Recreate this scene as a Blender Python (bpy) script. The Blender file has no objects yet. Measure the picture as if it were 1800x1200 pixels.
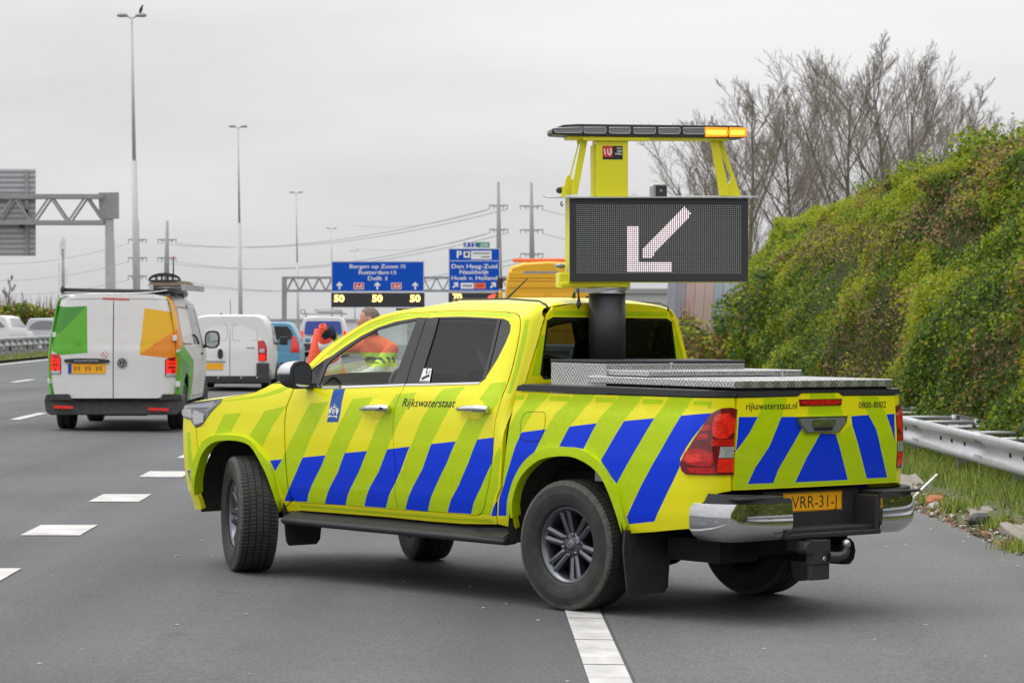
import bpy, bmesh, math, random
import numpy as np
from mathutils import Vector, Matrix
from mathutils.geometry import tessellate_polygon
random.seed(7); rng = np.random.default_rng(7)
R = math.radians
sc = bpy.context.scene
COL = sc.collection

# ---------------------------------------------------------------- camera
cd = bpy.data.cameras.new('camera'); cam = bpy.data.objects.new('camera', cd); COL.objects.link(cam)
CAMH = 1.7064
cam.location = (0, 0, CAMH)
cam.rotation_euler = (R(90) - math.atan(44 / 5000), 0, 0)
cd.sensor_width = 36; cd.lens = 100; cd.clip_start = 0.5; cd.clip_end = 6000
cd.dof.use_dof = True; cd.dof.focus_distance = 17.0; cd.dof.aperture_fstop = 10.0
sc.camera = cam

# ---------------------------------------------------------------- overcast sky, weak soft sun
SUN_EL, SUN_AZ = 60.0, 280.0           # azimuth measured clockwise from +Y
W = bpy.data.worlds.new('World'); sc.world = W; W.use_nodes = True
nt = W.node_tree; nt.nodes.clear()
def wn(t, **k):
    n = nt.nodes.new(t)
    for a, b in k.items(): setattr(n, a, b)
    return n
tc = wn('ShaderNodeTexCoord')
sep = wn('ShaderNodeSeparateXYZ'); nt.links.new(tc.outputs['Generated'], sep.inputs[0])
# overcast luminance: dim near the horizon, brighter towards the zenith
ram = wn('ShaderNodeMapRange'); ram.inputs[1].default_value = 0; ram.inputs[2].default_value = 1
ram.inputs[3].default_value = 0.78; ram.inputs[4].default_value = 2.3
nt.links.new(sep.outputs[2], ram.inputs[0])
mp = wn('ShaderNodeMapping'); mp.inputs['Scale'].default_value = (2.2, 2.2, 11)
nt.links.new(tc.outputs['Generated'], mp.inputs[0])
no = wn('ShaderNodeTexNoise'); no.inputs['Scale'].default_value = 2.0; no.inputs['Detail'].default_value = 4; no.inputs['Roughness'].default_value = .48
nt.links.new(mp.outputs[0], no.inputs['Vector'])
cr = wn('ShaderNodeMapRange'); cr.inputs[1].default_value = .3; cr.inputs[2].default_value = .7; cr.inputs[3].default_value = .86; cr.inputs[4].default_value = 1.08
nt.links.new(no.outputs['Fac'], cr.inputs[0])
mul = wn('ShaderNodeMath', operation='MULTIPLY'); nt.links.new(ram.outputs[0], mul.inputs[0]); nt.links.new(cr.outputs[0], mul.inputs[1])
tint = wn('ShaderNodeMixRGB'); tint.inputs[1].default_value = (.93, .965, 1, 1); tint.inputs[2].default_value = (1, 1, 1.01, 1); nt.links.new(cr.outputs[0], tint.inputs[0])
bgc = wn('ShaderNodeBackground'); nt.links.new(tint.outputs[0], bgc.inputs[0]); nt.links.new(mul.outputs[0], bgc.inputs[1])
sky = wn('ShaderNodeTexSky', sky_type='NISHITA'); sky.sun_disc = False
sky.sun_elevation = R(SUN_EL); sky.sun_rotation = R(SUN_AZ); sky.dust_density = 4
hs = wn('ShaderNodeHueSaturation'); hs.inputs['Saturation'].default_value = .12; nt.links.new(sky.outputs[0], hs.inputs['Color'])
bgs = wn('ShaderNodeBackground'); nt.links.new(hs.outputs[0], bgs.inputs[0]); bgs.inputs[1].default_value = 0.05
mx = wn('ShaderNodeMixShader'); mx.inputs[0].default_value = .12
nt.links.new(bgc.outputs[0], mx.inputs[1]); nt.links.new(bgs.outputs[0], mx.inputs[2])
wo = wn('ShaderNodeOutputWorld'); nt.links.new(mx.outputs[0], wo.inputs[0])
sl = bpy.data.lights.new('sun', 'SUN'); so = bpy.data.objects.new('sun', sl); COL.objects.link(so)
sl.energy = 1.1; sl.angle = R(40); sl.color = (1, .97, .92)
_sd = Vector((math.sin(R(SUN_AZ)) * math.cos(R(SUN_EL)), math.cos(R(SUN_AZ)) * math.cos(R(SUN_EL)), math.sin(R(SUN_EL))))
so.rotation_euler = (-_sd).to_track_quat('-Z', 'Y').to_euler()
sc.view_settings.view_transform = 'Standard'; sc.view_settings.look = 'None'
sc.view_settings.exposure = 0.0; sc.view_settings.gamma = 1; sc.view_settings.use_curve_mapping = False
sc.cycles.use_denoising = True
sc.cycles.max_bounces = 8; sc.cycles.transparent_max_bounces = 16

# ---------------------------------------------------------------- ground shape: crossfall to the right, a long dip far ahead
K = 0.0127
def gz(x, y):
    d = 0.0
    if y > 130: d = -8e-5 * min(y - 130, 200) ** 2
    return -K * max(-40, min(25, x)) + d
def at(u, v, Y):
    "point at depth Y that stands at pixel (u, v) of the 1800 px photograph"
    p = math.atan(44 / 5000); x, up = (u - 900) / 5000, (600 - v) / 5000
    d = Vector((x, math.cos(p) + up * math.sin(p), -math.sin(p) + up * math.cos(p)))
    return Vector((0, 0, CAMH)) + d * (Y / d.y)

# ---------------------------------------------------------------- materials
M = {}
def mat(name, col, rough=.5, metal=0., coat=0., spec=.5, noise=None, bump=None, emit=None, estr=1.0):
    m = bpy.data.materials.new(name); m.use_nodes = True
    t = m.node_tree; b = t.nodes['Principled BSDF']
    b.inputs['Base Color'].default_value = (*col, 1); b.inputs['Roughness'].default_value = rough
    b.inputs['Metallic'].default_value = metal; b.inputs['Coat Weight'].default_value = coat
    b.inputs['Coat Roughness'].default_value = .06; b.inputs['Specular IOR Level'].default_value = spec
    if emit: b.inputs['Emission Color'].default_value = (*emit, 1); b.inputs['Emission Strength'].default_value = estr
    if noise or bump:
        co = t.nodes.new('ShaderNodeTexCoord')
    if noise:                                    # (scale, amount, second colour, detail)
        s, amt, c2 = noise[:3]
        n = t.nodes.new('ShaderNodeTexNoise'); n.inputs['Scale'].default_value = s; n.inputs['Detail'].default_value = noise[3] if len(noise) > 3 else 5
        n.inputs['Roughness'].default_value = .62
        t.links.new(co.outputs['Object'], n.inputs['Vector'])
        r = t.nodes.new('ShaderNodeMapRange'); r.inputs[1].default_value = .35; r.inputs[2].default_value = .68; r.inputs[4].default_value = amt
        t.links.new(n.outputs['Fac'], r.inputs[0])
        x = t.nodes.new('ShaderNodeMixRGB'); x.inputs[1].default_value = (*col, 1); x.inputs[2].default_value = (*c2, 1)
        t.links.new(r.outputs[0], x.inputs[0]); t.links.new(x.outputs[0], b.inputs['Base Color'])
    if bump:                                     # (scale, strength, distance)
        n = t.nodes.new('ShaderNodeTexNoise'); n.inputs['Scale'].default_value = bump[0]; n.inputs['Detail'].default_value = 3
        t.links.new(co.outputs['Object'], n.inputs['Vector'])
        u = t.nodes.new('ShaderNodeBump'); u.inputs['Strength'].default_value = bump[1]; u.inputs['Distance'].default_value = bump[2]
        t.links.new(n.outputs['Fac'], u.inputs['Height']); t.links.new(u.outputs[0], b.inputs['Normal'])
    M[name] = m
    return m
def glassmat(name, tint, refl_rough=.02, ior=1.5):
    m = bpy.data.materials.new(name); m.use_nodes = True; t = m.node_tree; t.nodes.clear()
    o = t.nodes.new('ShaderNodeOutputMaterial'); mixs = t.nodes.new('ShaderNodeMixShader')
    lw = t.nodes.new('ShaderNodeLayerWeight'); pw = t.nodes.new('ShaderNodeMath'); pw.operation = 'POWER'; pw.inputs[1].default_value = 4.2
    t.links.new(lw.outputs['Facing'], pw.inputs[0]); f = t.nodes.new('ShaderNodeMapRange'); f.inputs[3].default_value = .045; f.inputs[4].default_value = .9; t.links.new(pw.outputs[0], f.inputs[0])
    tr = t.nodes.new('ShaderNodeBsdfTransparent'); tr.inputs[0].default_value = (*tint, 1)
    g = t.nodes.new('ShaderNodeBsdfGlossy'); g.inputs['Roughness'].default_value = refl_rough
    t.links.new(f.outputs[0], mixs.inputs[0]); t.links.new(tr.outputs[0], mixs.inputs[1]); t.links.new(g.outputs[0], mixs.inputs[2])
    t.links.new(mixs.outputs[0], o.inputs[0]); M[name] = m
YEL = (.82, .775, .004)
mat('yellow', YEL, .36, coat=.45, spec=.3, noise=(1.6, .12, (.72, .68, .015)))
# prismatic lime reflective film
lime = mat('lime', (.40, .53, .004), .42, coat=.2, spec=.25)
_t = lime.node_tree; _b = _t.nodes['Principled BSDF']
_co = _t.nodes.new('ShaderNodeTexCoord'); _br = _t.nodes.new('ShaderNodeTexBrick')
_br.inputs['Scale'].default_value = 18; _br.inputs['Color1'].default_value = (.43, .61, .001, 1); _br.inputs['Color2'].default_value = (.48, .65, .001, 1); _br.inputs['Mortar'].default_value = (.54, .68, .006, 1)
_br.inputs['Mortar Size'].default_value = .012
_mp = _t.nodes.new('ShaderNodeMapping'); _mp.inputs['Rotation'].default_value = (R(90), R(30), 0)
_t.links.new(_co.outputs['Object'], _mp.inputs[0]); _t.links.new(_mp.outputs[0], _br.inputs['Vector']); _t.links.new(_br.outputs['Color'], _b.inputs['Base Color'])
mat('blue', (.0, .040, .70), .4, coat=.1, spec=.25)
mat('sign_blue', (.0, .075, .50), .5, spec=.2)
mat('ribbon_blue', (.004, .07, .36), .35, coat=.3)
mat('white_print', (.82, .82, .82), .5)
mat('black_print', (.012, .012, .014), .5)
mat('black_plastic', (.020, .021, .024), .55, noise=(14, .6, (.034, .034, .036)), bump=(220, .12, .002))
mat('gloss_black', (.012, .012, .014), .12, coat=.5)
mat('satin_black', (.03, .031, .035), .35)
mat('dark_void', (.006, .006, .006), .9)
mat('wheel_well', (.014, .014, .014), .9, noise=(30, .8, (.05, .045, .04), 8), bump=(60, .5, .01))
mat('rubber', (.014, .014, .015), .68, noise=(11, .8, (.042, .040, .036), 9), bump=(150, .15, .002))
mat('rubber_wear', (.05, .048, .044), .85, noise=(45, .9, (.12, .11, .095), 8))
mat('alloy_dark', (.15, .16, .18), .28, metal=.85, noise=(20, .3, (.10, .105, .115)))
mat('chrome', (.66, .67, .69), .06, metal=1.)
mat('pole_grey', (.50, .51, .53), .6, noise=(3, .5, (.42, .43, .45)))
mat('steel', (.50, .51, .52), .32, metal=.9, noise=(8, .5, (.40, .41, .42)))
mat('galvanised', (.50, .51, .53), .5, metal=.55, noise=(5, .7, (.40, .40, .41), 8))
mat('galv_dull', (.33, .335, .345), .6, metal=.2, noise=(6, .7, (.23, .23, .24), 8))
mat('mirror', (.55, .60, .62), .04, metal=1.)
glassmat('glass_clear', (.90, .95, .94))
glassmat('glass_tint', (.035, .035, .04))
glassmat('glass_dark', (.12, .14, .14))
mat('lens_red', (.62, .008, .006), .1, coat=.8, noise=(24, .8, (.32, .004, .004)), bump=(50, .4, .006))
mat('lens_red_bright', (.90, .022, .010), .1, coat=.8, noise=(28, .8, (.55, .008, .006)), bump=(60, .5, .006))
mat('lens_red_dark', (.16, .006, .012), .1, coat=.8)
mat('lens_lit', (.9, .02, .01), .2, emit=(1, .03, .01), estr=.42)
mat('lens_clear', (.62, .63, .64), .12, metal=.7, bump=(140, .7, .004))
mat('lens_smoke', (.16, .165, .18), .1, coat=.8)
mat('lens_grey', (.34, .36, .40), .15, metal=.4, coat=.8)
mat('plate_yellow', (.95, .43, .004), .4)
mat('plate_print', (.42, .20, .012), .5)
mat('amber_lit', (.9, .3, .01), .3, emit=(1, .24, .008), estr=1.1)
mat('amber_hot', (1, .6, .1), .3, emit=(1, .42, .03), estr=1.7)
mat('amber_orange', (.75, .16, .03), .3, coat=.4)
mat('led_off', (.40, .41, .38), .4)
mat('led_on', (1, .9, .9), .4, emit=(1, .80, .84), estr=1.15)
mat('matrix_on', (1, .8, .3), .4, emit=(1, .68, .16), estr=2.6)
mat('matrix_red', (1, .1, .05), .4, emit=(1, .07, .03), estr=1.6)
mat('board_black', (.026, .027, .031), .5)
mat('board_yellow', (.72, .68, .012), .38)
mat('label_red', (.62, .03, .03), .5)
mat('van_white', (.74, .73, .72), .42, coat=.2, noise=(2.2, .45, (.60, .575, .54), 7))
mat('van2_white', (.76, .765, .76), .4, coat=.2, noise=(2.5, .35, (.66, .65, .63), 6))
mat('van_green', (.10, .40, .018), .42, coat=.2)
mat('van_dgreen', (.05, .26, .025), .42, coat=.2)
mat('van_gold', (.80, .44, .006), .42, coat=.2)
mat('van_orange', (.78, .24, .008), .42, coat=.2)
mat('bumper_grey', (.034, .034, .036), .62, noise=(12, .7, (.07, .065, .06), 6))
mat('car_blue', (.10, .30, .46), .3, coat=.4)
mat('car_silver', (.55, .57, .60), .3, coat=.3)
mat('police_blue', (.012, .05, .30), .25, coat=.4)
mat('tow_yellow', (.78, .41, .003), .4, coat=.2, noise=(1.5, .3, (.70, .35, .004)))
mat('wood_old', (.30, .23, .16), .8, noise=(9, .7, (.18, .14, .10)))
mat('hivis_orange', (.95, .17, .04), .75, noise=(12, .25, (.7, .09, .02)))
mat('hivis_lime', (.48, .72, .03), .75, noise=(12, .3, (.38, .6, .03)))
mat('reflective', (.62, .63, .63), .4)
mat('navy', (.012, .02, .06), .85)
mat('glove', (.012, .012, .014), .7)
mat('skin', (.52, .27, .18), .55)
mat('hair', (.13, .10, .085), .8, noise=(60, .8, (.24, .20, .17)))
mat('cone_red', (.80, .075, .025), .5, noise=(14, .3, (.66, .05, .02)))
mat('cone_white', (.68, .68, .67), .45)
mat('bark', (.13, .108, .08), .9, noise=(4, .8, (.20, .175, .13)))
mat('twig', (.25, .215, .18), .9)
mat('sticker_white', (.75, .76, .77), .4)
mat('seat_fabric', (.05, .048, .047), .9)
mat('bird', (.02, .018, .017), .8)
mat('kerb_stone', (.30, .27, .23), .9, noise=(7, .8, (.19, .175, .14), 8), bump=(40, .6, .02))
mat('pebble', (.42, .40, .37), .85)
mat('brick_red', (.42, .16, .08), .9)
mat('soil', (.075, .055, .038), .95, noise=(6, .9, (.14, .11, .07), 8), bump=(25, .7, .03))
for i, c in enumerate([(.115, .185, .010), (.180, .250, .012), (.060, .115, .012), (.28, .32, .020), (.36, .34, .035), (.25, .15, .05), (.036, .072, .012)]):
    m_ = mat('leaf%d' % i, c, .55, spec=.22); t_ = m_.node_tree; tl_ = t_.nodes.new('ShaderNodeBsdfTranslucent'); ms_ = t_.nodes.new('ShaderNodeMixShader'); ms_.inputs[0].default_value = .38
    tl_.inputs[0].default_value = (min(1, c[0] * 1.7), min(1, c[1] * 1.6), c[2] * .8, 1); t_.links.new(t_.nodes['Principled BSDF'].outputs[0], ms_.inputs[1]); t_.links.new(tl_.outputs[0], ms_.inputs[2]); t_.links.new(ms_.outputs[0], t_.nodes['Material Output'].inputs[0])
mat('dead_stem', (.19, .115, .06), .9)
mat('grass0', (.16, .24, .03), .7, spec=.2); mat('grass1', (.25, .31, .05), .7, spec=.2); mat('grass2', (.36, .33, .13), .8, spec=.2); mat('grass3', (.10, .17, .025), .7, spec=.2)
mat('hedge_core', (.045, .065, .012), 1., noise=(1.6, .7, (.085, .07, .025), 8))
mat('bush_far', (.07, .10, .02), .9, noise=(.6, .9, (.12, .11, .04), 8))
for i, c in enumerate([(.36, .37, .43), (.33, .345, .42), (.58, .42, .40), (.62, .45, .42), (.47, .52, .60), (.58, .62, .66)]):
    mat('plank%d' % i, c, .8, noise=(1.1, .75, [(.27, .30, .37), (.42, .32, .36), (.60, .32, .30), (.52, .48, .47), (.33, .45, .58), (.46, .52, .58)][i], 6))

# asphalt: fine stone grain, darker bands and light worn patches
am = mat('asphalt', (.085, .086, .088), .82)
t = am.node_tree; b = t.nodes['Principled BSDF']
co = t.nodes.new('ShaderNodeTexCoord')
def tn(scale, det, ro=.6, vec=None):
    n = t.nodes.new('ShaderNodeTexNoise'); n.inputs['Scale'].default_value = scale; n.inputs['Detail'].default_value = det; n.inputs['Roughness'].default_value = ro
    t.links.new(vec or co.outputs['Object'], n.inputs['Vector']); return n
def tmr(src, a, b_, c, d):
    r = t.nodes.new('ShaderNodeMapRange'); r.inputs[1].default_value = a; r.inputs[2].default_value = b_; r.inputs[3].default_value = c; r.inputs[4].default_value = d
    t.links.new(src, r.inputs[0]); return r
def tmul(a, b_):
    r = t.nodes.new('ShaderNodeMath'); r.operation = 'MULTIPLY'; t.links.new(a, r.inputs[0]); t.links.new(b_, r.inputs[1]); return r
n1 = tn(70, 3, .85); n2 = tn(28, 3, .7); n3 = tn(.35, 4, .5)
st = t.nodes.new('ShaderNodeMapping'); st.inputs['Scale'].default_value = (1.1, .03, 1); st.inputs['Rotation'].default_value = (0, 0, R(-1)); t.links.new(co.outputs['Object'], st.inputs[0])
n4 = tn(1, 3, .5, st.outputs[0])
g = tmul(tmr(n1.outputs['Fac'], .3, .72, .42, 1.62).outputs[0], tmr(n2.outputs['Fac'], .3, .7, .82, 1.18).outputs[0])
g = tmul(g.outputs[0], tmr(n3.outputs['Fac'], .3, .7, .82, 1.14).outputs[0])
g = tmul(g.outputs[0], tmr(n4.outputs['Fac'], .3, .7, .78, 1.18).outputs[0])
n5 = tn(2.6, 5, .7); n6 = tn(.9, 2, .5)
g = tmul(g.outputs[0], tmr(tmul(tmr(n5.outputs['Fac'], .60, .70, 0, 1).outputs[0], tmr(n6.outputs['Fac'], .5, .6, 0, 1).outputs[0]).outputs[0], 0, 1, 1, .74).outputs[0])
vv = t.nodes.new('ShaderNodeVectorMath'); vv.operation = 'SCALE'; vv.inputs[0].default_value = (.088, .092, .095)
t.links.new(g.outputs[0], vv.inputs['Scale']); t.links.new(vv.outputs[0], b.inputs['Base Color'])
bu_ = t.nodes.new('ShaderNodeBump'); bu_.inputs['Strength'].default_value = .5; bu_.inputs['Distance'].default_value = .006
t.links.new(n1.outputs['Fac'], bu_.inputs['Height']); t.links.new(bu_.outputs[0], b.inputs['Normal'])
mat('line_paint', (.60, .585, .57), .75, noise=(4, .9, (.36, .352, .34), 10))
ao = am.copy(); ao.name = 'asphalt_pale'; M['asphalt_pale'] = ao  # paler copy of the asphalt for the hard shoulder
for n_ in ao.node_tree.nodes:
    if n_.type == 'VECT_MATH': n_.inputs[0].default_value = (.128, .129, .125)
mat('verge_soil', (.10, .085, .05), .95, noise=(3, .9, (.085, .12, .03), 8), bump=(14, .8, .05))

# aluminium chequer plate: raised bars in alternating directions
cm = mat('chequer', (.58, .59, .60), .28, metal=.9)
t = cm.node_tree; b = t.nodes['Principled BSDF']; co = t.nodes.new('ShaderNodeTexCoord')
def wave(rot):
    mpn = t.nodes.new('ShaderNodeMapping'); mpn.inputs['Rotation'].default_value = rot; t.links.new(co.outputs['UV'], mpn.inputs[0])
    w = t.nodes.new('ShaderNodeTexWave'); w.inputs['Scale'].default_value = 17; w.inputs['Distortion'].default_value = 0; t.links.new(mpn.outputs[0], w.inputs['Vector'])
    return w
w1, w2 = wave((0, 0, R(38))), wave((0, 0, R(-38)))
ck = t.nodes.new('ShaderNodeTexChecker'); ck.inputs['Scale'].default_value = 16; t.links.new(co.outputs['UV'], ck.inputs[0])
mxx = t.nodes.new('ShaderNodeMixRGB'); t.links.new(ck.outputs['Fac'], mxx.inputs[0]); t.links.new(w1.outputs['Fac'], mxx.inputs[1]); t.links.new(w2.outputs['Fac'], mxx.inputs[2])
rr = tmr(mxx.outputs[0], .5, .7, 0, 1)
bp = t.nodes.new('ShaderNodeBump'); bp.inputs['Strength'].default_value = .8; bp.inputs['Distance'].default_value = .006
t.links.new(rr.outputs[0], bp.inputs['Height']); t.links.new(bp.outputs[0], b.inputs['Normal'])
cmx = t.nodes.new('ShaderNodeMixRGB'); cmx.inputs[1].default_value = (.44, .45, .46, 1); cmx.inputs[2].default_value = (.86, .87, .88, 1)  # bright bars on a darker ground: reflected contrast put into the colour
t.links.new(rr.outputs[0], cmx.inputs[0]); t.links.new(cmx.outputs[0], b.inputs['Base Color'])

# ---------------------------------------------------------------- mesh helpers
def tag(o, label=None, cat=None, group=None, kind=None):
    if label: o['label'] = label
    if cat: o['category'] = cat
    if group: o['group'] = group
    if kind: o['kind'] = kind
    return o
def empty(name, loc=(0, 0, 0), rz=0., parent=None):
    o = bpy.data.objects.new(name, None); COL.objects.link(o); o.location = loc; o.rotation_euler = (0, 0, rz); o.empty_display_size = .2
    if parent: o.parent = parent
    return o
class MB:
    def __init__(s): s.v = []; s.f = []; s.m = []; s.sm = []
    def add(s, vs, fs, mi=0, smooth=False):
        k = len(s.v); s.v += [tuple(p) for p in vs]
        for f in fs: s.f.append([i + k for i in f]); s.m.append(mi); s.sm.append(smooth)
        return s
    def box(s, x0, x1, y0, y1, z0, z1, mi=0):
        vs = [(x, y, z) for z in (z0, z1) for y in (y0, y1) for x in (x0, x1)]
        return s.add(vs, [(0, 2, 3, 1), (4, 5, 7, 6), (0, 1, 5, 4), (2, 6, 7, 3), (0, 4, 6, 2), (1, 3, 7, 5)], mi)
    def bar(s, a, b, w, h, mi=0, up=(0, 0, 1), w2=None, h2=None):
        a, b = Vector(a), Vector(b); d = (b - a).normalized(); u = Vector(up)
        if abs(d.dot(u)) > .98: u = Vector((0, 1, 0))
        r = d.cross(u).normalized(); u = r.cross(d)
        w2 = w2 or w; h2 = h2 or h
        vs = []
        for p, ww, hh in ((a, w, h), (b, w2, h2)):
            for i, j in ((-1, -1), (1, -1), (1, 1), (-1, 1)): vs.append(p + r * (i * ww / 2) + u * (j * hh / 2))
        return s.add(vs, [(0, 1, 2, 3)[::-1], (4, 5, 6, 7), (0, 1, 5, 4), (1, 2, 6, 5), (2, 3, 7, 6), (3, 0, 4, 7)], mi)
    def tube(s, pts, r, n=8, mi=0, smooth=True, caps=True):
        pts = [Vector(p) for p in pts]
        if not isinstance(r, (list, tuple)): r = [r] * len(pts)
        vs = []; prev = None
        for i, p in enumerate(pts):
            d = (pts[min(i + 1, len(pts) - 1)] - pts[max(i - 1, 0)]).normalized()
            if prev is None:
                a = Vector((0, 0, 1)) if abs(d.z) < .9 else Vector((1, 0, 0)); prev = d.cross(a).normalized()
            x = (prev - d * prev.dot(d)); x = x.normalized() if x.length > 1e-6 else d.orthogonal().normalized(); prev = x
            y = d.cross(x)
            for k in range(n):
                an = 2 * math.pi * k / n; vs.append(p + (x * math.cos(an) + y * math.sin(an)) * r[i])
        fs = []
        for i in range(len(pts) - 1):
            for k in range(n): fs.append((i * n + k, i * n + (k + 1) % n, (i + 1) * n + (k + 1) % n, (i + 1) * n + k))
        s.add(vs, fs, mi, smooth)
        if caps and n > 2:
            k0 = len(s.v) - len(vs)
            s.f += [[k0 + k for k in range(n)][::-1], [k0 + (len(pts) - 1) * n + k for k in range(n)]]; s.m += [mi, mi]; s.sm += [False, False]
        return s
    def lathe(s, prof, o=(0, 0, 0), axis='z', n=32, mi=0, smooth=True, closed=False, a0=0.):
        "prof = [(radius, height)] about an axis through o"
        vs = []
        for r, h in prof:
            for k in range(n):
                an = a0 + 2 * math.pi * k / n; c, d = r * math.cos(an), r * math.sin(an)
                p = {'z': (c, d, h), 'y': (d, h, c), 'x': (h, c, d)}[axis]
                vs.append((p[0] + o[0], p[1] + o[1], p[2] + o[2]))
        fs = []; L = len(prof)
        for i in range(L if closed else L - 1):
            j = (i + 1) % L
            for k in range(n): fs.append((i * n + k, i * n + (k + 1) % n, j * n + (k + 1) % n, j * n + k))
        return s.add(vs, fs, mi, smooth)
    def prism(s, poly, fn, d, mi=0, mi_side=None):
        "poly 2D -> fn(u,v) 3D front, pushed back by vector d"
        d = Vector(d); tri = tessellate_polygon([[Vector((a, b_, 0)) for a, b_ in poly]]); n = len(poly)
        F = [Vector(fn(a, b_)) for a, b_ in poly]; B = [p + d for p in F]
        s.add(F + B, [tuple(q) for q in tri] + [tuple(i + n for i in q[::-1]) for q in tri], mi)
        s.add(F + B, [(i, (i + 1) % n, n + (i + 1) % n, n + i) for i in range(n)], mi if mi_side is None else mi_side)
        return s
    def ico(s, c, r, mi=0, sub=1, jitter=0.):
        bm = bmesh.new(); bmesh.ops.create_icosphere(bm, subdivisions=sub, radius=1)
        r = (r, r, r) if not isinstance(r, (tuple, list)) else r
        vs = []
        for v in bm.verts:
            q = 1 + random.uniform(-jitter, jitter); vs.append((c[0] + v.co.x * r[0] * q, c[1] + v.co.y * r[1] * q, c[2] + v.co.z * r[2] * q))
        s.add(vs, [[v.index for v in f.verts] for f in bm.faces], mi, jitter == 0); bm.free(); return s
    def build(s, name, mats, parent=None, bevel=0, seg=2, fix=True):
        me = bpy.data.meshes.new(name); me.from_pydata(s.v, [], s.f)
        mats = mats if isinstance(mats, (list, tuple)) else [mats]
        for q in mats: me.materials.append(M[q])
        me.polygons.foreach_set('material_index', s.m); me.polygons.foreach_set('use_smooth', s.sm)
        if fix:
            bm = bmesh.new(); bm.from_mesh(me); bmesh.ops.remove_doubles(bm, verts=bm.verts, dist=1e-5); bmesh.ops.recalc_face_normals(bm, faces=bm.faces); bm.to_mesh(me); bm.free()
        o = bpy.data.objects.new(name, me); COL.objects.link(o)
        if parent: o.parent = parent
        if bevel:
            q = o.modifiers.new('bevel', 'BEVEL'); q.width = bevel; q.segments = seg; q.limit_method = 'ANGLE'; q.angle_limit = R(40); q.harden_normals = False
        return o
def copy_tree(o, parent=None):
    c = o.copy(); COL.objects.link(c)
    if parent: c.parent = parent
    for ch in list(o.children): copy_tree(ch, c)
    return c

# text -> 2D triangles, cached, height of capitals about .7
_TX = {}
def text2d(s, shear=0., bold=0.):
    k = (s, shear, bold)
    if k not in _TX:
        cu = bpy.data.curves.new('txt', 'FONT'); cu.body = s; cu.size = 1; cu.shear = shear; cu.offset = bold; cu.resolution_u = 3; cu.fill_mode = 'FRONT'
        o = bpy.data.objects.new('txt', cu); COL.objects.link(o)
        dg = bpy.context.evaluated_depsgraph_get(); me = bpy.data.meshes.new_from_object(o.evaluated_get(dg))
        vs = [(v.co.x, v.co.y) for v in me.vertices]; fs = [tuple(p.vertices) for p in me.polygons]
        xs = [a for a, b_ in vs]; x0, x1 = min(xs), max(xs)
        _TX[k] = ([((a - x0) / (x1 - x0), b_) for a, b_ in vs], fs)
        bpy.data.objects.remove(o); bpy.data.curves.remove(cu); bpy.data.meshes.remove(me)
    return _TX[k]
def text_on(mb, s, fn, u0, u1, v0, h, mi=0, shear=0., bold=0.):
    "text laid from (u0,v0) to u1 with capital height h, through fn(u,v)->3D"
    vs, fs = text2d(s, shear, bold)
    mb.add([fn(u0 + a * (u1 - u0), v0 + b_ / .72 * h) for a, b_ in vs], fs, mi)

def inpoly(x, y, P):
    c = False; n = len(P); j = n - 1
    for i in range(n):
        xi, yi = P[i]; xj, yj = P[j]
        if (yi > y) != (yj > y) and x < (xj - xi) * (y - yi) / (yj - yi) + xi: c = not c
        j = i
    return c
def area2(P): return sum(P[i - 1][0] * P[i][1] - P[i][0] * P[i - 1][1] for i in range(len(P)))
def inset(P, d):
    "move every edge of the polygon inwards by d"
    if area2(P) < 0: P = P[::-1]
    n = len(P); out = []
    for i in range(n):
        a, b_, c = Vector(P[i - 1]), Vector(P[i]), Vector(P[(i + 1) % n])
        e1 = (b_ - a).normalized() if (b_ - a).length > 1e-6 else Vector((1, 0)); e2 = (c - b_).normalized() if (c - b_).length > 1e-6 else e1
        n1, n2 = Vector((-e1.y, e1.x)), Vector((-e2.y, e2.x)); m = n1 + n2
        if m.length < .3: m = n1; k = d
        else: m.normalize(); k = min(d / max(m.dot(n1), .4), 2.5 * d)
        out.append(tuple(b_ + m * k))
    return out
def smooth_poly(P, it=1):
    for _ in range(it):
        Q = []
        for i in range(len(P)):
            a, b_ = P[i], P[(i + 1) % len(P)]
            Q += [(.75 * a[0] + .25 * b_[0], .75 * a[1] + .25 * b_[1]), (.25 * a[0] + .75 * b_[0], .25 * a[1] + .75 * b_[1])]
        P = Q
    return P
def roundp(P, r, n=4):
    out = []
    for i in range(len(P)):
        A, B, C = Vector(P[i - 1]), Vector(P[i]), Vector(P[(i + 1) % len(P)])
        d1 = min(r, (A - B).length * .45); d2 = min(r, (C - B).length * .45); p, q = B + (A - B).normalized() * d1, B + (C - B).normalized() * d2
        for k in range(n + 1): t = k / n; out.append(tuple(p * (1 - t) ** 2 + B * 2 * t * (1 - t) + q * t * t))
    return out
def dense(P, it=2):
    "corner-cutting of an open polyline that keeps its ends"
    for _ in range(it):
        Q = [P[0]]
        for i in range(len(P) - 1):
            p, q = P[i], P[i + 1]; Q += [(.75 * p[0] + .25 * q[0], .75 * p[1] + .25 * q[1]), (.25 * p[0] + .75 * q[0], .25 * p[1] + .75 * q[1])]
        P = Q + [P[-1]]
    return P
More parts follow.
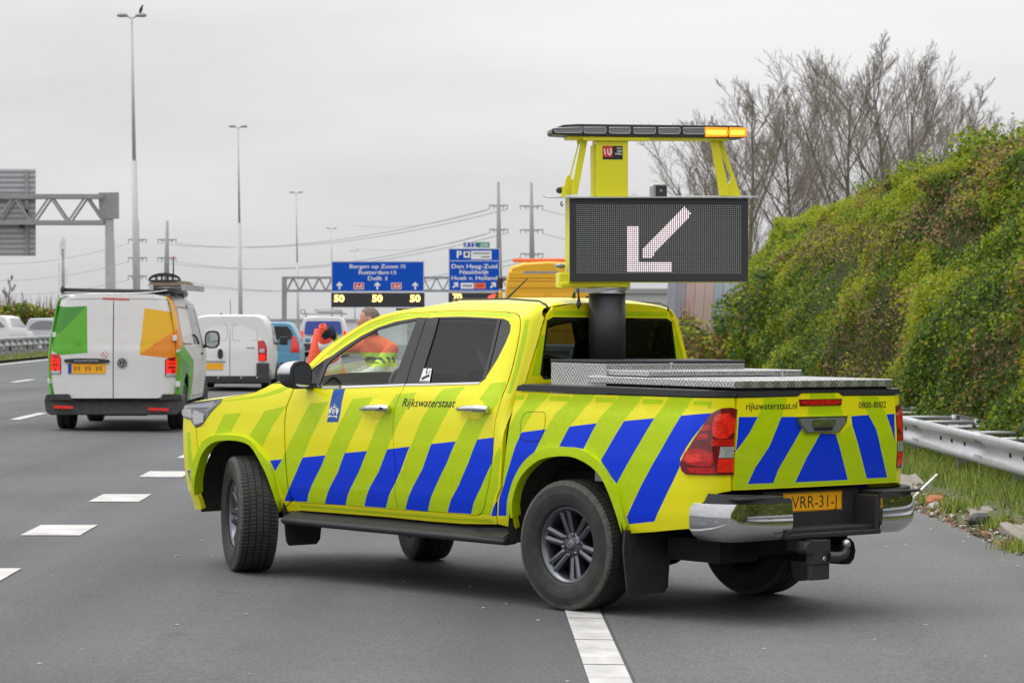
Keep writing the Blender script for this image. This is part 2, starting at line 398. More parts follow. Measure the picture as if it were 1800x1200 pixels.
def panel(name, surf, outline, mats, parent=None, holes=(), decals=(), grid=.06, gap=0., rim=.02, eps=.012, us=(), off=0., flip=1):
    """a sheet-metal panel: 2D outline (u,v) cut out of the surface surf(u,v)->Vector, with turned-in edges.
    decals = [(material index, polygon)] is film cut into the panel."""
    if gap: outline = inset(outline, gap)
    loops = [[Vector((a, b_, 0)) for a, b_ in outline]] + [[Vector((a, b_, 0)) for a, b_ in h] for h in holes]
    flat = [p for l in loops for p in l]
    bm = bmesh.new(); vs = [bm.verts.new(p) for p in flat]
    for tri in tessellate_polygon(loops):
        try: bm.faces.new([vs[i] for i in tri])
        except ValueError: pass
    def cut(co, no, geom=None):
        g_ = geom or (bm.verts[:] + bm.edges[:] + bm.faces[:])
        bmesh.ops.bisect_plane(bm, geom=g_, plane_co=co, plane_no=no, dist=1e-5)
    u0, u1 = min(p.x for p in flat), max(p.x for p in flat); v0, v1 = min(p.y for p in flat), max(p.y for p in flat)
    for u in list(np.arange(u0 + grid, u1 - grid * .3, grid)) + list(us): cut((u, 0, 0), (1, 0, 0))
    for v in np.arange(v0 + grid, v1 - grid * .3, grid): cut((0, v, 0), (0, 1, 0))
    for mi, P in decals:
        a0, a1 = min(p[0] for p in P) - .001, max(p[0] for p in P) + .001; b0, b1 = min(p[1] for p in P) - .001, max(p[1] for p in P) + .001
        for i in range(len(P)):
            e = Vector((*P[i], 0)) - Vector((*P[i - 1], 0))
            if e.length < 1e-5: continue
            ex0, ex1 = sorted((P[i][0], P[i - 1][0])); ey0, ey1 = sorted((P[i][1], P[i - 1][1]))
            fs = []
            for f in bm.faces:
                xs = [v.co.x for v in f.verts]; ys = [v.co.y for v in f.verts]
                if max(xs) >= ex0 and min(xs) <= ex1 and max(ys) >= ey0 and min(ys) <= ey1: fs.append(f)
            if not fs: continue
            gs = set(fs)
            for f in fs: gs.update(f.edges); gs.update(f.verts)
            cut((*P[i], 0), (-e.y, e.x, 0), list(gs))
    for f in bm.faces:
        c = f.calc_center_median()
        for mi, P in decals:
            if inpoly(c.x, c.y, P): f.material_index = mi
        if f.normal.z * flip > 0: f.normal_flip()
    bmesh.ops.recalc_face_normals(bm, faces=bm.faces)
    bm.verts.ensure_lookup_table()
    P2 = [(v.co.x, v.co.y) for v in bm.verts]
    def nrm(u, v):
        a = surf(u + eps, v) - surf(u - eps, v); b_ = surf(u, v + eps) - surf(u, v - eps)
        n = a.cross(b_) * flip; return n.normalized() if n.length > 1e-12 else Vector((0, 0, 1))
    N = [nrm(u, v) for u, v in P2]
    co = [surf(u, v) + N[i] * off for i, (u, v) in enumerate(P2)]
    bm.verts.index_update()
    V = [tuple(c) for c in co]; F = []; FM = []; LN = []
    for f in bm.faces:
        ids = [v.index for v in f.verts]
        a, b_, c = co[ids[0]], co[ids[1]], co[ids[2]]
        if sum(((co[ids[k]] - a).cross(co[ids[(k + 1) % len(ids)]] - a)).dot(N[ids[0]]) for k in range(len(ids))) < 0: ids = ids[::-1]
        F.append(ids); FM.append(f.material_index); LN += [tuple(N[i]) for i in ids]
    if rim:
        back = {}
        for e in bm.edges:
            if len(e.link_faces) != 1: continue
            i, j = e.verts[0].index, e.verts[1].index
            for k in (i, j):
                if k not in back: back[k] = len(V); V.append(tuple(co[k] - N[k] * rim))
            f = e.link_faces[0]; c2 = f.calc_center_median(); mid = (e.verts[0].co + e.verts[1].co) / 2
            q = [i, j, back[j], back[i]]
            A, B_, C_ = Vector(V[q[0]]), Vector(V[q[1]]), Vector(V[q[2]])
            fn = (B_ - A).cross(C_ - A); fn = fn.normalized() if fn.length > 1e-12 else Vector((0, 0, 1))
            out = surf(mid.x, mid.y) - surf(mid.x + (c2.x - mid.x) * .2, mid.y + (c2.y - mid.y) * .2)
            if fn.dot(out) < 0: q = q[::-1]; fn = -fn
            F.append(q); FM.append(f.material_index); LN += [tuple(fn)] * 4
    bm.free()
    me = bpy.data.meshes.new(name); me.from_pydata(V, [], F)
    for q in (mats if isinstance(mats, (list, tuple)) else [mats]): me.materials.append(M[q])
    me.polygons.foreach_set('material_index', FM); me.polygons.foreach_set('use_smooth', [True] * len(F))
    me.normals_split_custom_set(LN)
    o = bpy.data.objects.new(name, me); COL.objects.link(o)
    if parent: o.parent = parent
    return o
def mirror_copy(o, parent=None, name=None):
    "the same panel for the other side of the vehicle"
    me = o.data.copy(); n = len(me.vertices); c = np.empty(n * 3); me.vertices.foreach_get('co', c); c[1::3] *= -1
    F = [list(p.vertices)[::-1] for p in me.polygons]; mi = [p.material_index for p in me.polygons]
    nm = bpy.data.meshes.new(o.data.name); nm.from_pydata(c.reshape(-1, 3).tolist(), [], F)
    for q in me.materials: nm.materials.append(q)
    LN = []
    cn = [tuple(l.vector) for l in o.data.corner_normals]
    for p in o.data.polygons:
        for li in reversed(list(p.loop_indices)): a = cn[li]; LN.append((a[0], -a[1], a[2]))
    nm.polygons.foreach_set('material_index', mi); nm.polygons.foreach_set('use_smooth', [True] * len(F)); nm.normals_split_custom_set(LN)
    bpy.data.meshes.remove(me)
    q = bpy.data.objects.new(name or o.name, nm); COL.objects.link(q); q.parent = parent or o.parent
    return q
T={
'door1':[(2.53,1.241),(2.548,1.174),(2.58,1.1),(2.588,1.012),(2.582,0.902),(2.578,0.755),(2.578,0.644),(2.575,0.57),(2.565,0.522),(2.526,0.489),(2.072,0.498),(1.521,0.499),(1.533,0.554),(1.526,0.647),(1.509,0.697),(1.507,0.789),(1.523,0.922),(1.534,1.014),(1.529,1.126),(1.502,1.205),(1.476,1.275),(1.482,1.377),(1.475,1.545),(1.456,1.727),(1.701,1.716),(1.845,1.69),(1.99,1.648),(2.091,1.598),(2.19,1.542),(2.316,1.452),(2.425,1.359)],
'door2':[(1.521,0.499),(1.533,0.554),(1.526,0.647),(1.509,0.697),(1.507,0.789),(1.523,0.922),(1.534,1.014),(1.529,1.126),(1.502,1.205),(1.476,1.275),(1.482,1.377),(1.475,1.545),(1.456,1.727),(1.268,1.736),(1.106,1.737),(0.943,1.735),(0.78,1.731),(0.696,1.725),(0.648,1.709),(0.626,1.679),(0.611,1.617),(0.601,1.525),(0.594,1.407),(0.594,1.315),(0.6,1.251),(0.606,1.167),(0.618,1.085),(0.621,1.001),(0.624,0.895),(0.643,0.787),(0.684,0.665),(0.725,0.569),(0.762,0.524),(0.803,0.507),(1.191,0.506)],
'dlo1':[(1.543,1.693),(1.752,1.664),(1.898,1.627),(2.037,1.571),(2.17,1.498),(2.261,1.442),(2.323,1.414),(2.428,1.348),(2.385,1.245),(1.577,1.269),(1.476,1.275)],
'glass1':[(1.546,1.682),(1.71,1.662),(1.895,1.622),(2.032,1.56),(2.163,1.485),(2.253,1.426),(2.296,1.392),(2.318,1.247),(1.582,1.272),(1.578,1.367)],
'dlo2':[(1.536,1.687),(1.376,1.696),(1.157,1.702),(0.911,1.697),(0.774,1.692),(0.725,1.678),(0.692,1.649),(0.684,1.611),(0.695,1.545),(0.724,1.447),(0.765,1.36),(0.793,1.316),(0.819,1.302),(1.477,1.274)],
'glass2':[(1.359,1.686),(1.151,1.691),(0.821,1.687),(0.805,1.489),(0.8,1.321),(0.814,1.308),(1.357,1.289)],
'quarter':[(0.798,1.683),(0.77,1.683),(0.73,1.673),(0.704,1.649),(0.695,1.613),(0.703,1.545),(0.732,1.447),(0.789,1.332),(0.784,1.495)],
'chrome':[(2.385,1.245),(2.342,1.244),(2.221,1.242),(1.481,1.279),(1.475,1.278),(0.817,1.306),(0.821,1.297),(1.478,1.267),(1.477,1.269),(2.216,1.232),(2.354,1.235)],
'roofline':[(2.454,1.4),(2.369,1.473),(2.272,1.535),(2.138,1.608),(2.037,1.658),(1.896,1.706),(1.723,1.74),(1.586,1.754),(1.5,1.773),(1.203,1.783),(0.828,1.788),(0.66,1.787),(0.575,1.785)],
'sillbot':[(2.718,0.42),(2.708,0.416),(2.503,0.44),(1.663,0.446),(1.309,0.443),(0.966,0.446),(0.643,0.46)],
'gapcab':[(0.456,1.262),(0.493,1.062),(0.524,0.848),(0.554,0.687),(0.6,0.62),(0.646,0.463)],
'bedarch':[(0.641,0.463),(0.491,0.443),(0.473,0.518),(0.463,0.59),(0.434,0.671),(0.374,0.761),(0.305,0.819),(0.225,0.865),(0.147,0.888),(0.025,0.902),(-0.062,0.902),(-0.148,0.882),(-0.223,0.851),(-0.275,0.816),(-0.327,0.757),(-0.363,0.683),(-0.397,0.601),(-0.412,0.525),(-0.419,0.472),(-0.5,0.482),(-0.67,0.501),(-0.834,0.523),(-0.951,0.537),(-1.155,0.747),(-1.17,0.981),(-1.129,1.277)],
'bedtop':[(0.457,1.26),(-0.028,1.262),(-0.488,1.267),(-0.783,1.269),(-1.129,1.271)],
'railtop':[(0.435,1.292),(-0.487,1.297),(-0.352,1.304),(-1.126,1.302)],
'flareRout':[(0.526,0.519),(0.505,0.596),(0.473,0.677),(0.425,0.758),(0.36,0.84),(0.269,0.906),(0.17,0.938),(0.061,0.953),(-0.059,0.954),(-0.147,0.944),(-0.223,0.916),(-0.288,0.877),(-0.35,0.812),(-0.401,0.746),(-0.435,0.672),(-0.456,0.582),(-0.465,0.529)],
'archF':[(3.594,0.379),(3.585,0.484),(3.561,0.55),(3.516,0.64),(3.456,0.746),(3.388,0.813),(3.303,0.852),(3.188,0.866),(3.074,0.869),(2.987,0.862),(2.913,0.84),(2.854,0.781),(2.798,0.713),(2.752,0.638),(2.712,0.524),(2.717,0.422)],
'flareFout':[(3.599,0.624),(3.561,0.69),(3.519,0.737),(3.473,0.803),(3.419,0.856),(3.325,0.894),(3.222,0.9),(3.121,0.902),(3.02,0.9),(2.941,0.887),(2.883,0.852),(2.825,0.805),(2.749,0.753),(2.699,0.681)],
'hoodgap':[(3.26,1.137),(2.992,1.178),(2.917,1.192),(2.831,1.228),(2.769,1.258)],
'headlight':[(3.26,1.137),(3.271,1.113),(3.374,1.041),(3.462,0.955),(3.535,0.94),(3.573,0.964),(3.554,1.047),(3.477,1.11),(3.462,1.12)],
'bumperleft':[(3.602,0.899),(3.654,0.846),(3.69,0.78),(3.718,0.714),(3.653,0.825),(3.705,0.75),(3.766,0.65),(4.264,0.508),(4.293,0.413),(4.274,0.364),(3.69,0.379),(3.595,0.378)],
'L1':[(3.225,1.035),(3.045,1.05),(3.147,0.92),(3.324,0.896)],
'L2':[(2.804,1.072),(2.585,1.11),(2.709,0.983),(2.763,0.907),(2.819,0.833),(2.882,0.871),(2.951,0.906),(2.858,1.002)],
'LH':[(3.258,1.123),(3.005,1.152),(2.815,1.183),(2.655,1.23),(2.569,1.248),(2.57,1.232),(2.67,1.19),(2.809,1.161),(3.257,1.117)],
'Ba':[(2.744,0.752),(2.616,0.764),(2.698,0.683)],
'Bb':[(3.683,0.641),(3.582,0.651),(3.653,0.564)],
'L3':[(2.349,1.133),(2.165,1.151),(2.405,0.786),(2.5,0.662),(2.572,0.578),(2.645,0.493),(2.695,0.682),(2.616,0.764),(2.579,0.813)],
'B1':[(2.405,0.786),(2.179,0.81),(2.215,0.749),(2.328,0.62),(2.384,0.551),(2.411,0.499),(2.522,0.495),(2.646,0.492),(2.573,0.574),(2.5,0.662)],
'L4':[(1.938,1.174),(1.746,1.193),(1.978,0.836),(2.077,0.691),(2.154,0.607),(2.204,0.546),(2.234,0.497),(2.412,0.497),(2.384,0.551),(2.328,0.62),(2.215,0.749),(2.173,0.816)],
'B2':[(1.989,0.832),(1.772,0.855),(1.851,0.73),(1.941,0.625),(1.992,0.565),(2.029,0.501),(2.234,0.497),(2.204,0.546),(2.148,0.615),(2.064,0.706)],
'L5':[(1.532,1.216),(1.346,1.233),(1.484,1.036),(1.579,0.874),(1.666,0.732),(1.765,0.627),(1.819,0.553),(1.844,0.504),(2.029,0.501),(1.992,0.565),(1.941,0.625),(1.851,0.73),(1.772,0.855),(1.687,1.015)],
'B3':[(1.581,0.873),(1.371,0.899),(1.462,0.742),(1.537,0.646),(1.588,0.587),(1.643,0.504),(1.846,0.503),(1.819,0.553),(1.765,0.627),(1.666,0.732)],
'L6':[(1.128,1.258),(0.935,1.278),(1.173,0.925),(1.258,0.765),(1.357,0.651),(1.411,0.582),(1.459,0.505),(1.655,0.501),(1.607,0.556),(1.535,0.641),(1.444,0.756),(1.364,0.901),(1.265,1.077)],
'B4':[(1.173,0.923),(0.953,0.948),(1.041,0.804),(1.162,0.646),(1.21,0.578),(1.251,0.506),(1.459,0.505),(1.411,0.582),(1.357,0.651),(1.258,0.765)],
'L7':[(0.716,1.305),(0.602,1.315),(0.601,1.251),(0.62,1.177),(0.684,1.097),(0.762,0.969),(0.839,0.828),(0.933,0.687),(1.014,0.589),(1.07,0.51),(1.251,0.506),(1.21,0.578),(1.162,0.646),(1.041,0.804),(0.953,0.948),(0.887,1.047),(0.786,1.197)],
'B5':[(0.764,0.967),(0.537,0.995),(0.569,0.939),(0.642,0.823),(0.745,0.676),(0.822,0.578),(0.857,0.513),(1.07,0.51),(1.02,0.589),(0.933,0.687),(0.839,0.828)],
'L8':[(0.569,0.936),(0.552,0.898),(0.589,0.684),(0.632,0.621),(0.681,0.515),(0.857,0.513),(0.822,0.578),(0.745,0.676),(0.642,0.823)],
'Bc':[(0.59,0.631),(0.619,0.515),(0.682,0.511),(0.648,0.567)],
'L9':[(0.349,1.255),(0.176,1.253),(0.299,1.143),(0.388,1.019),(0.444,0.883),(0.524,0.737),(0.56,0.664),(0.538,0.808),(0.509,0.943),(0.492,1.054),(0.435,1.142)],
'B6':[(0.384,1.024),(0.182,1.05),(0.264,0.918),(0.36,0.84),(0.425,0.758),(0.473,0.677),(0.505,0.596),(0.53,0.519),(0.619,0.517),(0.588,0.623),(0.539,0.705),(0.486,0.818),(0.429,0.947)],
'L10':[(-0.028,1.26),(-0.201,1.26),(-0.014,1.073),(0.066,0.954),(0.17,0.938),(0.264,0.914),(0.182,1.05),(0.11,1.145)],
'B7':[(-0.014,1.073),(-0.232,1.1),(-0.136,0.948),(-0.059,0.954),(0.066,0.954)],
'L11':[(-0.398,1.265),(-0.581,1.267),(-0.442,1.119),(-0.277,0.888),(-0.223,0.916),(-0.141,0.947),(-0.232,1.1),(-0.269,1.15)],
'B8':[(-0.447,1.12),(-0.681,1.144),(-0.567,0.983),(-0.399,0.76),(-0.339,0.819),(-0.277,0.888)],
'L12':[(-0.783,1.269),(-0.964,1.268),(-0.883,1.165),(-0.759,0.983),(-0.605,0.775),(-0.463,0.586),(-0.44,0.664),(-0.394,0.756),(-0.567,0.983),(-0.681,1.144)],
'B9':[(-0.883,1.165),(-1.066,1.185),(-1.015,1.093),(-0.946,0.999),(-0.898,0.928),(-0.894,0.881),(-0.834,0.786),(-0.673,0.561),(-0.467,0.533),(-0.46,0.574),(-0.605,0.775),(-0.759,0.983)],
'dash1':[(0.176,1.244),(0.01,1.249),(0.01,1.218),(0.175,1.213)],
'dash2':[(-0.201,1.249),(-0.366,1.252),(-0.367,1.223),(-0.202,1.218)],
'dash3':[(-0.576,1.249),(-0.736,1.252),(-0.736,1.225),(-0.576,1.22)],
'dash4':[(-0.964,1.251),(-1.064,1.25),(-1.056,1.208),(-1.043,1.211),(-1.043,1.229),(-0.964,1.227)],
'dash5':[(0.473,1.239),(0.383,1.242),(0.399,1.214),(0.479,1.212)],
'pil1':[(0.6,1.688),(0.58,1.688),(0.569,1.569),(0.563,1.391),(0.566,1.246),(0.581,1.246),(0.581,1.391),(0.591,1.58)],
'pil2':[(0.545,1.711),(0.534,1.695),(0.543,1.635),(0.54,1.472),(0.521,1.322),(0.541,1.322),(0.546,1.472),(0.548,1.618)],
'ribbon':[(2.14,1.231),(2.029,1.236),(2.043,1.074),(2.058,1.025),(2.168,1.019),(2.157,1.092)],
'crest':[(2.162,1.131),(2.062,1.134),(2.051,1.054),(2.151,1.05)],
'textR':[(1.472,1.141),(0.976,1.154),(0.985,1.205),(1.46,1.196)],
'fuel':[(0.35,1.147),(0.223,1.153),(0.19,1.143),(0.189,1.065),(0.208,1.01),(0.228,0.974),(0.385,0.972),(0.398,1.01),(0.394,1.089),(0.382,1.129)],
'tail':[(-0.901,0.901),(-0.916,0.858),(-0.947,0.84),(-1.157,0.841),(-1.145,1.204),(-1.129,1.215),(-1.111,1.215),(-1.091,1.203),(-1.067,1.179),(-1.023,1.091),(-0.972,1.003)],
'tailL1':[(-1.075,1.185),(-1.133,1.189),(-1.162,1.042),(-1.08,1.041)],
'tailclear':[(-1.103,0.995),(-1.154,0.999),(-1.157,0.935),(-1.098,0.934)],
'handle1':[(1.82,1.113),(1.559,1.125)],
'handle2':[(0.93,1.141),(0.665,1.147)],
'sticker':[(1.37,1.379),(1.278,1.381),(1.262,1.296),(1.353,1.296)],
}
# ================================================================ THE PICK-UP TRUCK
TO = Vector((0.9564, 17.1177, -0.0127 * 0.9564)); TY = 2.3333
_n = Vector((K, 0, 1)).normalized(); _f = Vector((math.cos(TY), math.sin(TY), 0)); _f = (_f - _n * _f.dot(_n)).normalized(); _l = _n.cross(_f)
truck = empty('pickup_truck'); truck.matrix_world = Matrix(((_f.x, _l.x, _n.x, TO.x), (_f.y, _l.y, _n.y, TO.y), (_f.z, _l.z, _n.z, TO.z), (0, 0, 0, 1)))
TM = truck.matrix_world.copy()
tag(truck, 'yellow pickup truck with lime and blue stripes carrying an arrow board', 'truck')
ZS = [.35, .42, .50, .60, .75, .90, 1.05, 1.15, 1.22, 1.26, 1.70, 1.745, 1.78, 1.81]
YS = [.785, .81, .85, .875, .893, .900, .895, .885, .870, .852, .68, .645, .58, .42]
_zz = np.arange(.3, 1.83, .005); _yy = np.interp(_zz, ZS, YS)
_ker = np.hanning(13); _ker /= _ker.sum(); _ys = np.convolve(np.pad(_yy, 6, 'edge'), _ker, 'valid'); _ys[_zz > 1.76] = _yy[_zz > 1.76]
def prof(z): return float(np.interp(z, _zz, _ys))
def corner(x):
    if x > 3.5: t = min(x - 3.5, .4985); return .5 - math.sqrt(.25 - t * t)
    if x < -.93: t = min(-.93 - x, .1995); return .2 - math.sqrt(max(.04 - t * t, 0))
    return 0.
def Scab(x, z):
    y = prof(z)
    if z > 1.0 and x < .66: t = min(.66 - x, .1198); y -= min(1, (z - 1) / .25) * (.12 - math.sqrt(.0144 - t * t))
    return Vector((x, y - corner(x), z))
def Sbed(x, z):
    y = prof(z); y = max(y, .872) if z > 1.12 else y
    return Vector((x, y - corner(x), z))
def both(o): return o, mirror_copy(o)
# --- bed sides
bed_out = T['gapcab'] + T['bedarch'][1:2] + dense(T['bedarch'][2:19], 1) + T['bedarch'][19:23] + [(-.951, .535), (-1.0, .66), (-1.10, .74), (-1.1288, .752), (-1.1288, 1.27)] + [(-.5, 1.267), (0, 1.262)]
def D(*n): return [((1 if q[0] in 'Ldp' else 2), T[q]) for q in n]
bed = panel('bed_side', Sbed, bed_out, ['yellow', 'lime', 'blue'], truck, decals=D('L9', 'L10', 'L11', 'L12', 'dash1', 'dash2', 'dash3', 'dash4', 'dash5', 'B6', 'B7', 'B8', 'B9'), gap=.002, flip=-1, us=[-1.02, -1.06, -1.09, -1.11, -1.12], rim=.03); both(bed)
rail_out = [(.435, 1.266), (.455, 1.27), (.44, 1.298), (.40, 1.304), (-1.1285, 1.308), (-1.1285, 1.275)]
rl = panel('bed_rail', Sbed, rail_out, ['satin_black'], truck, flip=-1, off=.006, us=[-1.02, -1.06, -1.09, -1.11, -1.12], rim=.05); both(rl)
mb = MB(); mb.box(-.96, .44, .60, .855, 1.27, 1.309); mb.box(-.96, .44, -.855, -.60, 1.27, 1.309); mb.build('rail_top', 'satin_black', truck, .008)
fl = panel('fuel_door', Sbed, smooth_poly(T['fuel']), ['yellow', 'lime', 'blue'], truck, decals=D('L9', 'B6', 'L10'), flip=-1, off=.0012, rim=.004, grid=.05)
mb = MB()
def ring_on(mb, P, S, w, off, mi=0):
    n = len(P); Q = inset(P, w)
    if area2(P) < 0: P = P[::-1]
    e = .01
    def pt(p):
        s = S(*p); nn = (S(p[0] + e, p[1]) - S(p[0] - e, p[1])).cross(S(p[0], p[1] + e) - S(p[0], p[1] - e)).normalized() * -1
        return s + nn * off
    mb.add([pt(p) for p in P] + [pt(p) for p in Q], [(i, (i + 1) % n, n + (i + 1) % n, n + i) for i in range(n)], mi)
ring_on(mb, smooth_poly(T['fuel'], 2), Sbed, .003, .0018); mb.build('fuel_door_seam', 'dark_void', truck)
# --- wheel-arch flares
def flare(name, outer, inner, S):
    P = dense(outer) + dense(inner)[::-1]
    o = panel(name, S, P, ['lime'], truck, flip=-1, off=.022, rim=.07, grid=.05); both(o)
flare('wheel_arch_flare', T['flareRout'], T['bedarch'][2:19], Sbed)
flare('wheel_arch_flare', T['flareFout'] + [(2.68, .50)], T['archF'][1:], Scab)
# --- doors
B1d = [(1.543, 1.700), (1.47, 1.702), (1.48, 1.50), (1.482, 1.377), (1.476, 1.275), (2.385, 1.245), (2.428, 1.348)] 
door1 = panel('front_door', Scab, T['door1'], ['yellow', 'lime', 'blue', 'ribbon_blue'], truck,
    holes=[[(1.50, 1.272)] + [(2.36, 1.243)] + T['dlo1'][7::-1] + [(1.50, 1.692)]],
    decals=D('L6') + [(1, [(1.44, 1.70), (1.44, 1.722), (1.70, 1.711), (1.845, 1.684), (1.99, 1.642), (2.1, 1.588), (2.2, 1.53), (2.31, 1.448), (2.29, 1.44), (2.18, 1.515), (2.04, 1.59), (1.90, 1.642), (1.75, 1.678), (1.55, 1.70)])] + D('L3', 'L4', 'L5', 'B1', 'B2', 'B3') + [(3, T['ribbon'])], gap=.0025, flip=-1, rim=.03)
door2 = panel('rear_door', Scab, T['door2'], ['yellow', 'lime', 'blue'], truck, holes=[[(1.445, 1.276)] + T['dlo2'][-2::-1] + [(1.445, 1.69)]],
    decals=[(1, [(1.43, 1.708), (1.43, 1.726), (1.1, 1.732), (.75, 1.726), (.70, 1.712), (.72, 1.70), (1.1, 1.712)])] + D('L5', 'L6', 'L7', 'L8', 'B3', 'B4', 'B5'), gap=.0025, flip=-1, rim=.03, us=[.64, .61])
m1, m2 = mirror_copy(door1), mirror_copy(door2)
def strip_on(P, S, w, off, name, mats, par, mi=0):
    mb = MB(); ring_on(mb, P, S, w, off, mi); return mb.build(name, mats, par)
for sgn in (1, -1):
    dA, dB = (door1, door2) if sgn > 0 else (m1, m2)
    def mk(name, P, mats, par, **k):
        o = panel(name, Scab, P, mats, par, flip=-1, **k)
        if sgn < 0:
            q = mirror_copy(o, par); bpy.data.objects.remove(o); return q
        return o
    mk('window_glass', inset(T['glass1'], -.004), ['glass_clear'], dA, off=-.006, rim=0, grid=.12)
    mk('window_glass', inset(T['glass2'], -.004), ['glass_tint'], dB, off=-.006, rim=0, grid=.12)
    # black pillar trims and gasket
    mk('pillar_seam', [(1.4715, 1.276), (1.4775, 1.377), (1.4715, 1.50), (1.4675, 1.692), (1.473, 1.692), (1.4775, 1.50), (1.4835, 1.377), (1.4785, 1.275)], ['dark_void'], dB, off=.0022, rim=.003)
    mk('pillar_trim', [(1.477, 1.272), (1.60, 1.269), (1.588, 1.37), (1.552, 1.690), (1.470, 1.692), (1.475, 1.50), (1.481, 1.377)], ['board_black'], dA, off=.001, rim=.02)
    mk('pillar_trim', [(1.357, 1.279), (1.476, 1.275), (1.480, 1.377), (1.474, 1.50), (1.469, 1.69), (1.36, 1.694), (1.352, 1.60)], ['board_black'], dB, off=.001, rim=.02)
    mk('window_gasket', T['dlo1'][:8] + [(2.33, 1.30), (2.325, 1.246)] + [(2.300, 1.246), (2.285, 1.38)] + [(2.250, 1.418), (2.158, 1.478), (2.028, 1.552), (1.893, 1.614), (1.71, 1.654), (1.546, 1.676)], ['satin_black'], dA, off=-.001, rim=.012)
    mk('window_gasket', T['dlo2'][:13] + [(.84, 1.307)] + [(.800, 1.330), (.745, 1.447), (.714, 1.545), (.703, 1.611), (.712, 1.646), (.735, 1.668), (.774, 1.681), (.911, 1.687), (1.157, 1.692), (1.376, 1.688), (1.536, 1.680)], ['satin_black'], dB, off=-.001, rim=.012)
    mk('quarter_glass', T['quarter'], ['gloss_black'], dB, off=-.004, rim=0)
    mk('divider_bar', [(.825, 1.69), (.798, 1.69), (.782, 1.495), (.775, 1.33), (.803, 1.312), (.808, 1.49)], ['satin_black'], dB, off=.001, rim=.01)
    mk('sail_panel', [(2.428, 1.348), (2.323, 1.414), (2.33, 1.246), (2.385, 1.243)], ['black_plastic'], dA, off=-.001, rim=.015)
    mk('chrome_strip', [(1.482, 1.268), (1.484, 1.280), (2.221, 1.243), (2.385, 1.246), (2.385, 1.235), (2.216, 1.231)], ['chrome'], dA, off=.004, rim=.012)
    mk('chrome_strip', [(1.474, 1.268), (1.474, 1.280), (.812, 1.308), (.822, 1.296)], ['chrome'], dB, off=.004, rim=.012)
    # handles: pull bar on two feet over a shallow cup
    for dd, (xa, xb, za, zb) in ((dA, (1.825, 1.556, 1.113, 1.126)), (dB, (.932, .662, 1.141, 1.150))):
        mb = MB(); pts = []; rs = []
        for k in range(13):
            t_ = k / 12; x = xa + (xb - xa) * t_; z = za + (zb - za) * t_ + .006 * math.sin(math.pi * t_)
            y = Scab(x, z).y + .012 + .034 * math.sin(math.pi * min(max(t_, .04), .96)) ** .6; pts.append((x, y * sgn, z)); rs.append(.010 + .011 * math.sin(math.pi * (.12 + .76 * t_)) + (.006 if t_ > .66 else 0))
        mb.tube(pts, rs, 10)
        if dd is dA: mb.lathe([(.0, .0), (.010, .0), (.010, .006)], (1.592, (Scab(1.592, 1.124).y + .060) * sgn, 1.126), 'y', 12, 1)
        mb.build('door_handle', ['chrome', 'black_plastic'], dd)
        mb = MB(); cx, cz = (xa + xb) / 2, (za + zb) / 2
        ring = [(cx + .088 * math.cos(a * math.pi / 12), cz + .062 * math.sin(a * math.pi / 12)) for a in range(24)]
        nn = 24; P_ = [Scab(*p) + Vector((0, .0015, 0)) for p in ring]; Q_ = [Scab(cx + (p[0] - cx) * .75, cz + (p[1] - cz) * .75) + Vector((0, .004, 0)) for p in ring]
        mb.add([(p.x, p.y * sgn, p.z) for p in P_ + Q_], [(i, (i + 1) % nn, nn + (i + 1) % nn, nn + i) for i in range(nn)] + [tuple(range(nn, 2 * nn))], 0, True); mb.build('handle_cup', 'yellow', dd)
# --- cab side, A-pillar, roof rail and sill, around the two doors
d2r = T['door2'][13:26]; d2b = T['door2'][26:]
cab_out = [(2.545, 1.25), (2.62, 1.257), (2.475, 1.37)] + T['roofline'][1:8] + [(1.45, 1.776), (1.203, 1.786), (.9, 1.788), (.70, 1.786), (.60, 1.775), (.556, 1.76), (.5405, 1.70), (.5405, 1.30)]
cab_out += [(.5405, 1.16), (.542, 1.06), (.548, .86), (.572, .69), (.612, .63), (.652, .463), (.966, .446), (1.309, .443), (1.663, .446), (2.503, .437), (2.695, .417), (2.697, .428), (2.583, .486)]
cab_in = [(2.533, 1.243), (2.428, 1.362), (2.318, 1.455), (2.192, 1.545), (2.093, 1.601), (1.991, 1.651), (1.846, 1.693), (1.702, 1.719), (1.456, 1.730), (1.268, 1.739), (.943, 1.738), (.78, 1.734), (.694, 1.728), (.645, 1.712), (.623, 1.680), (.608, 1.617), (.598, 1.525), (.591, 1.407), (.591, 1.315), (.597, 1.25), (.603, 1.167), (.615, 1.085), (.618, 1.0), (.621, .895), (.640, .787), (.681, .664), (.722, .567), (.760, .521), (.803, .504), (1.191, .503), (1.521, .496), (2.072, .495), (2.526, .486)]
cab_out += cab_in[::-1]
cabp = panel('cab_side', Scab, cab_out, ['yellow', 'lime', 'blue'], truck, decals=D('pil1', 'L8', 'Bc') + [(1, [(.98, .478), (.7, .49), (.68, .467), (2.5, .458), (2.5, .475)])], flip=-1, us=[.64, .62, .60, .58, .56, .55, .545], rim=.03)
both(cabp)
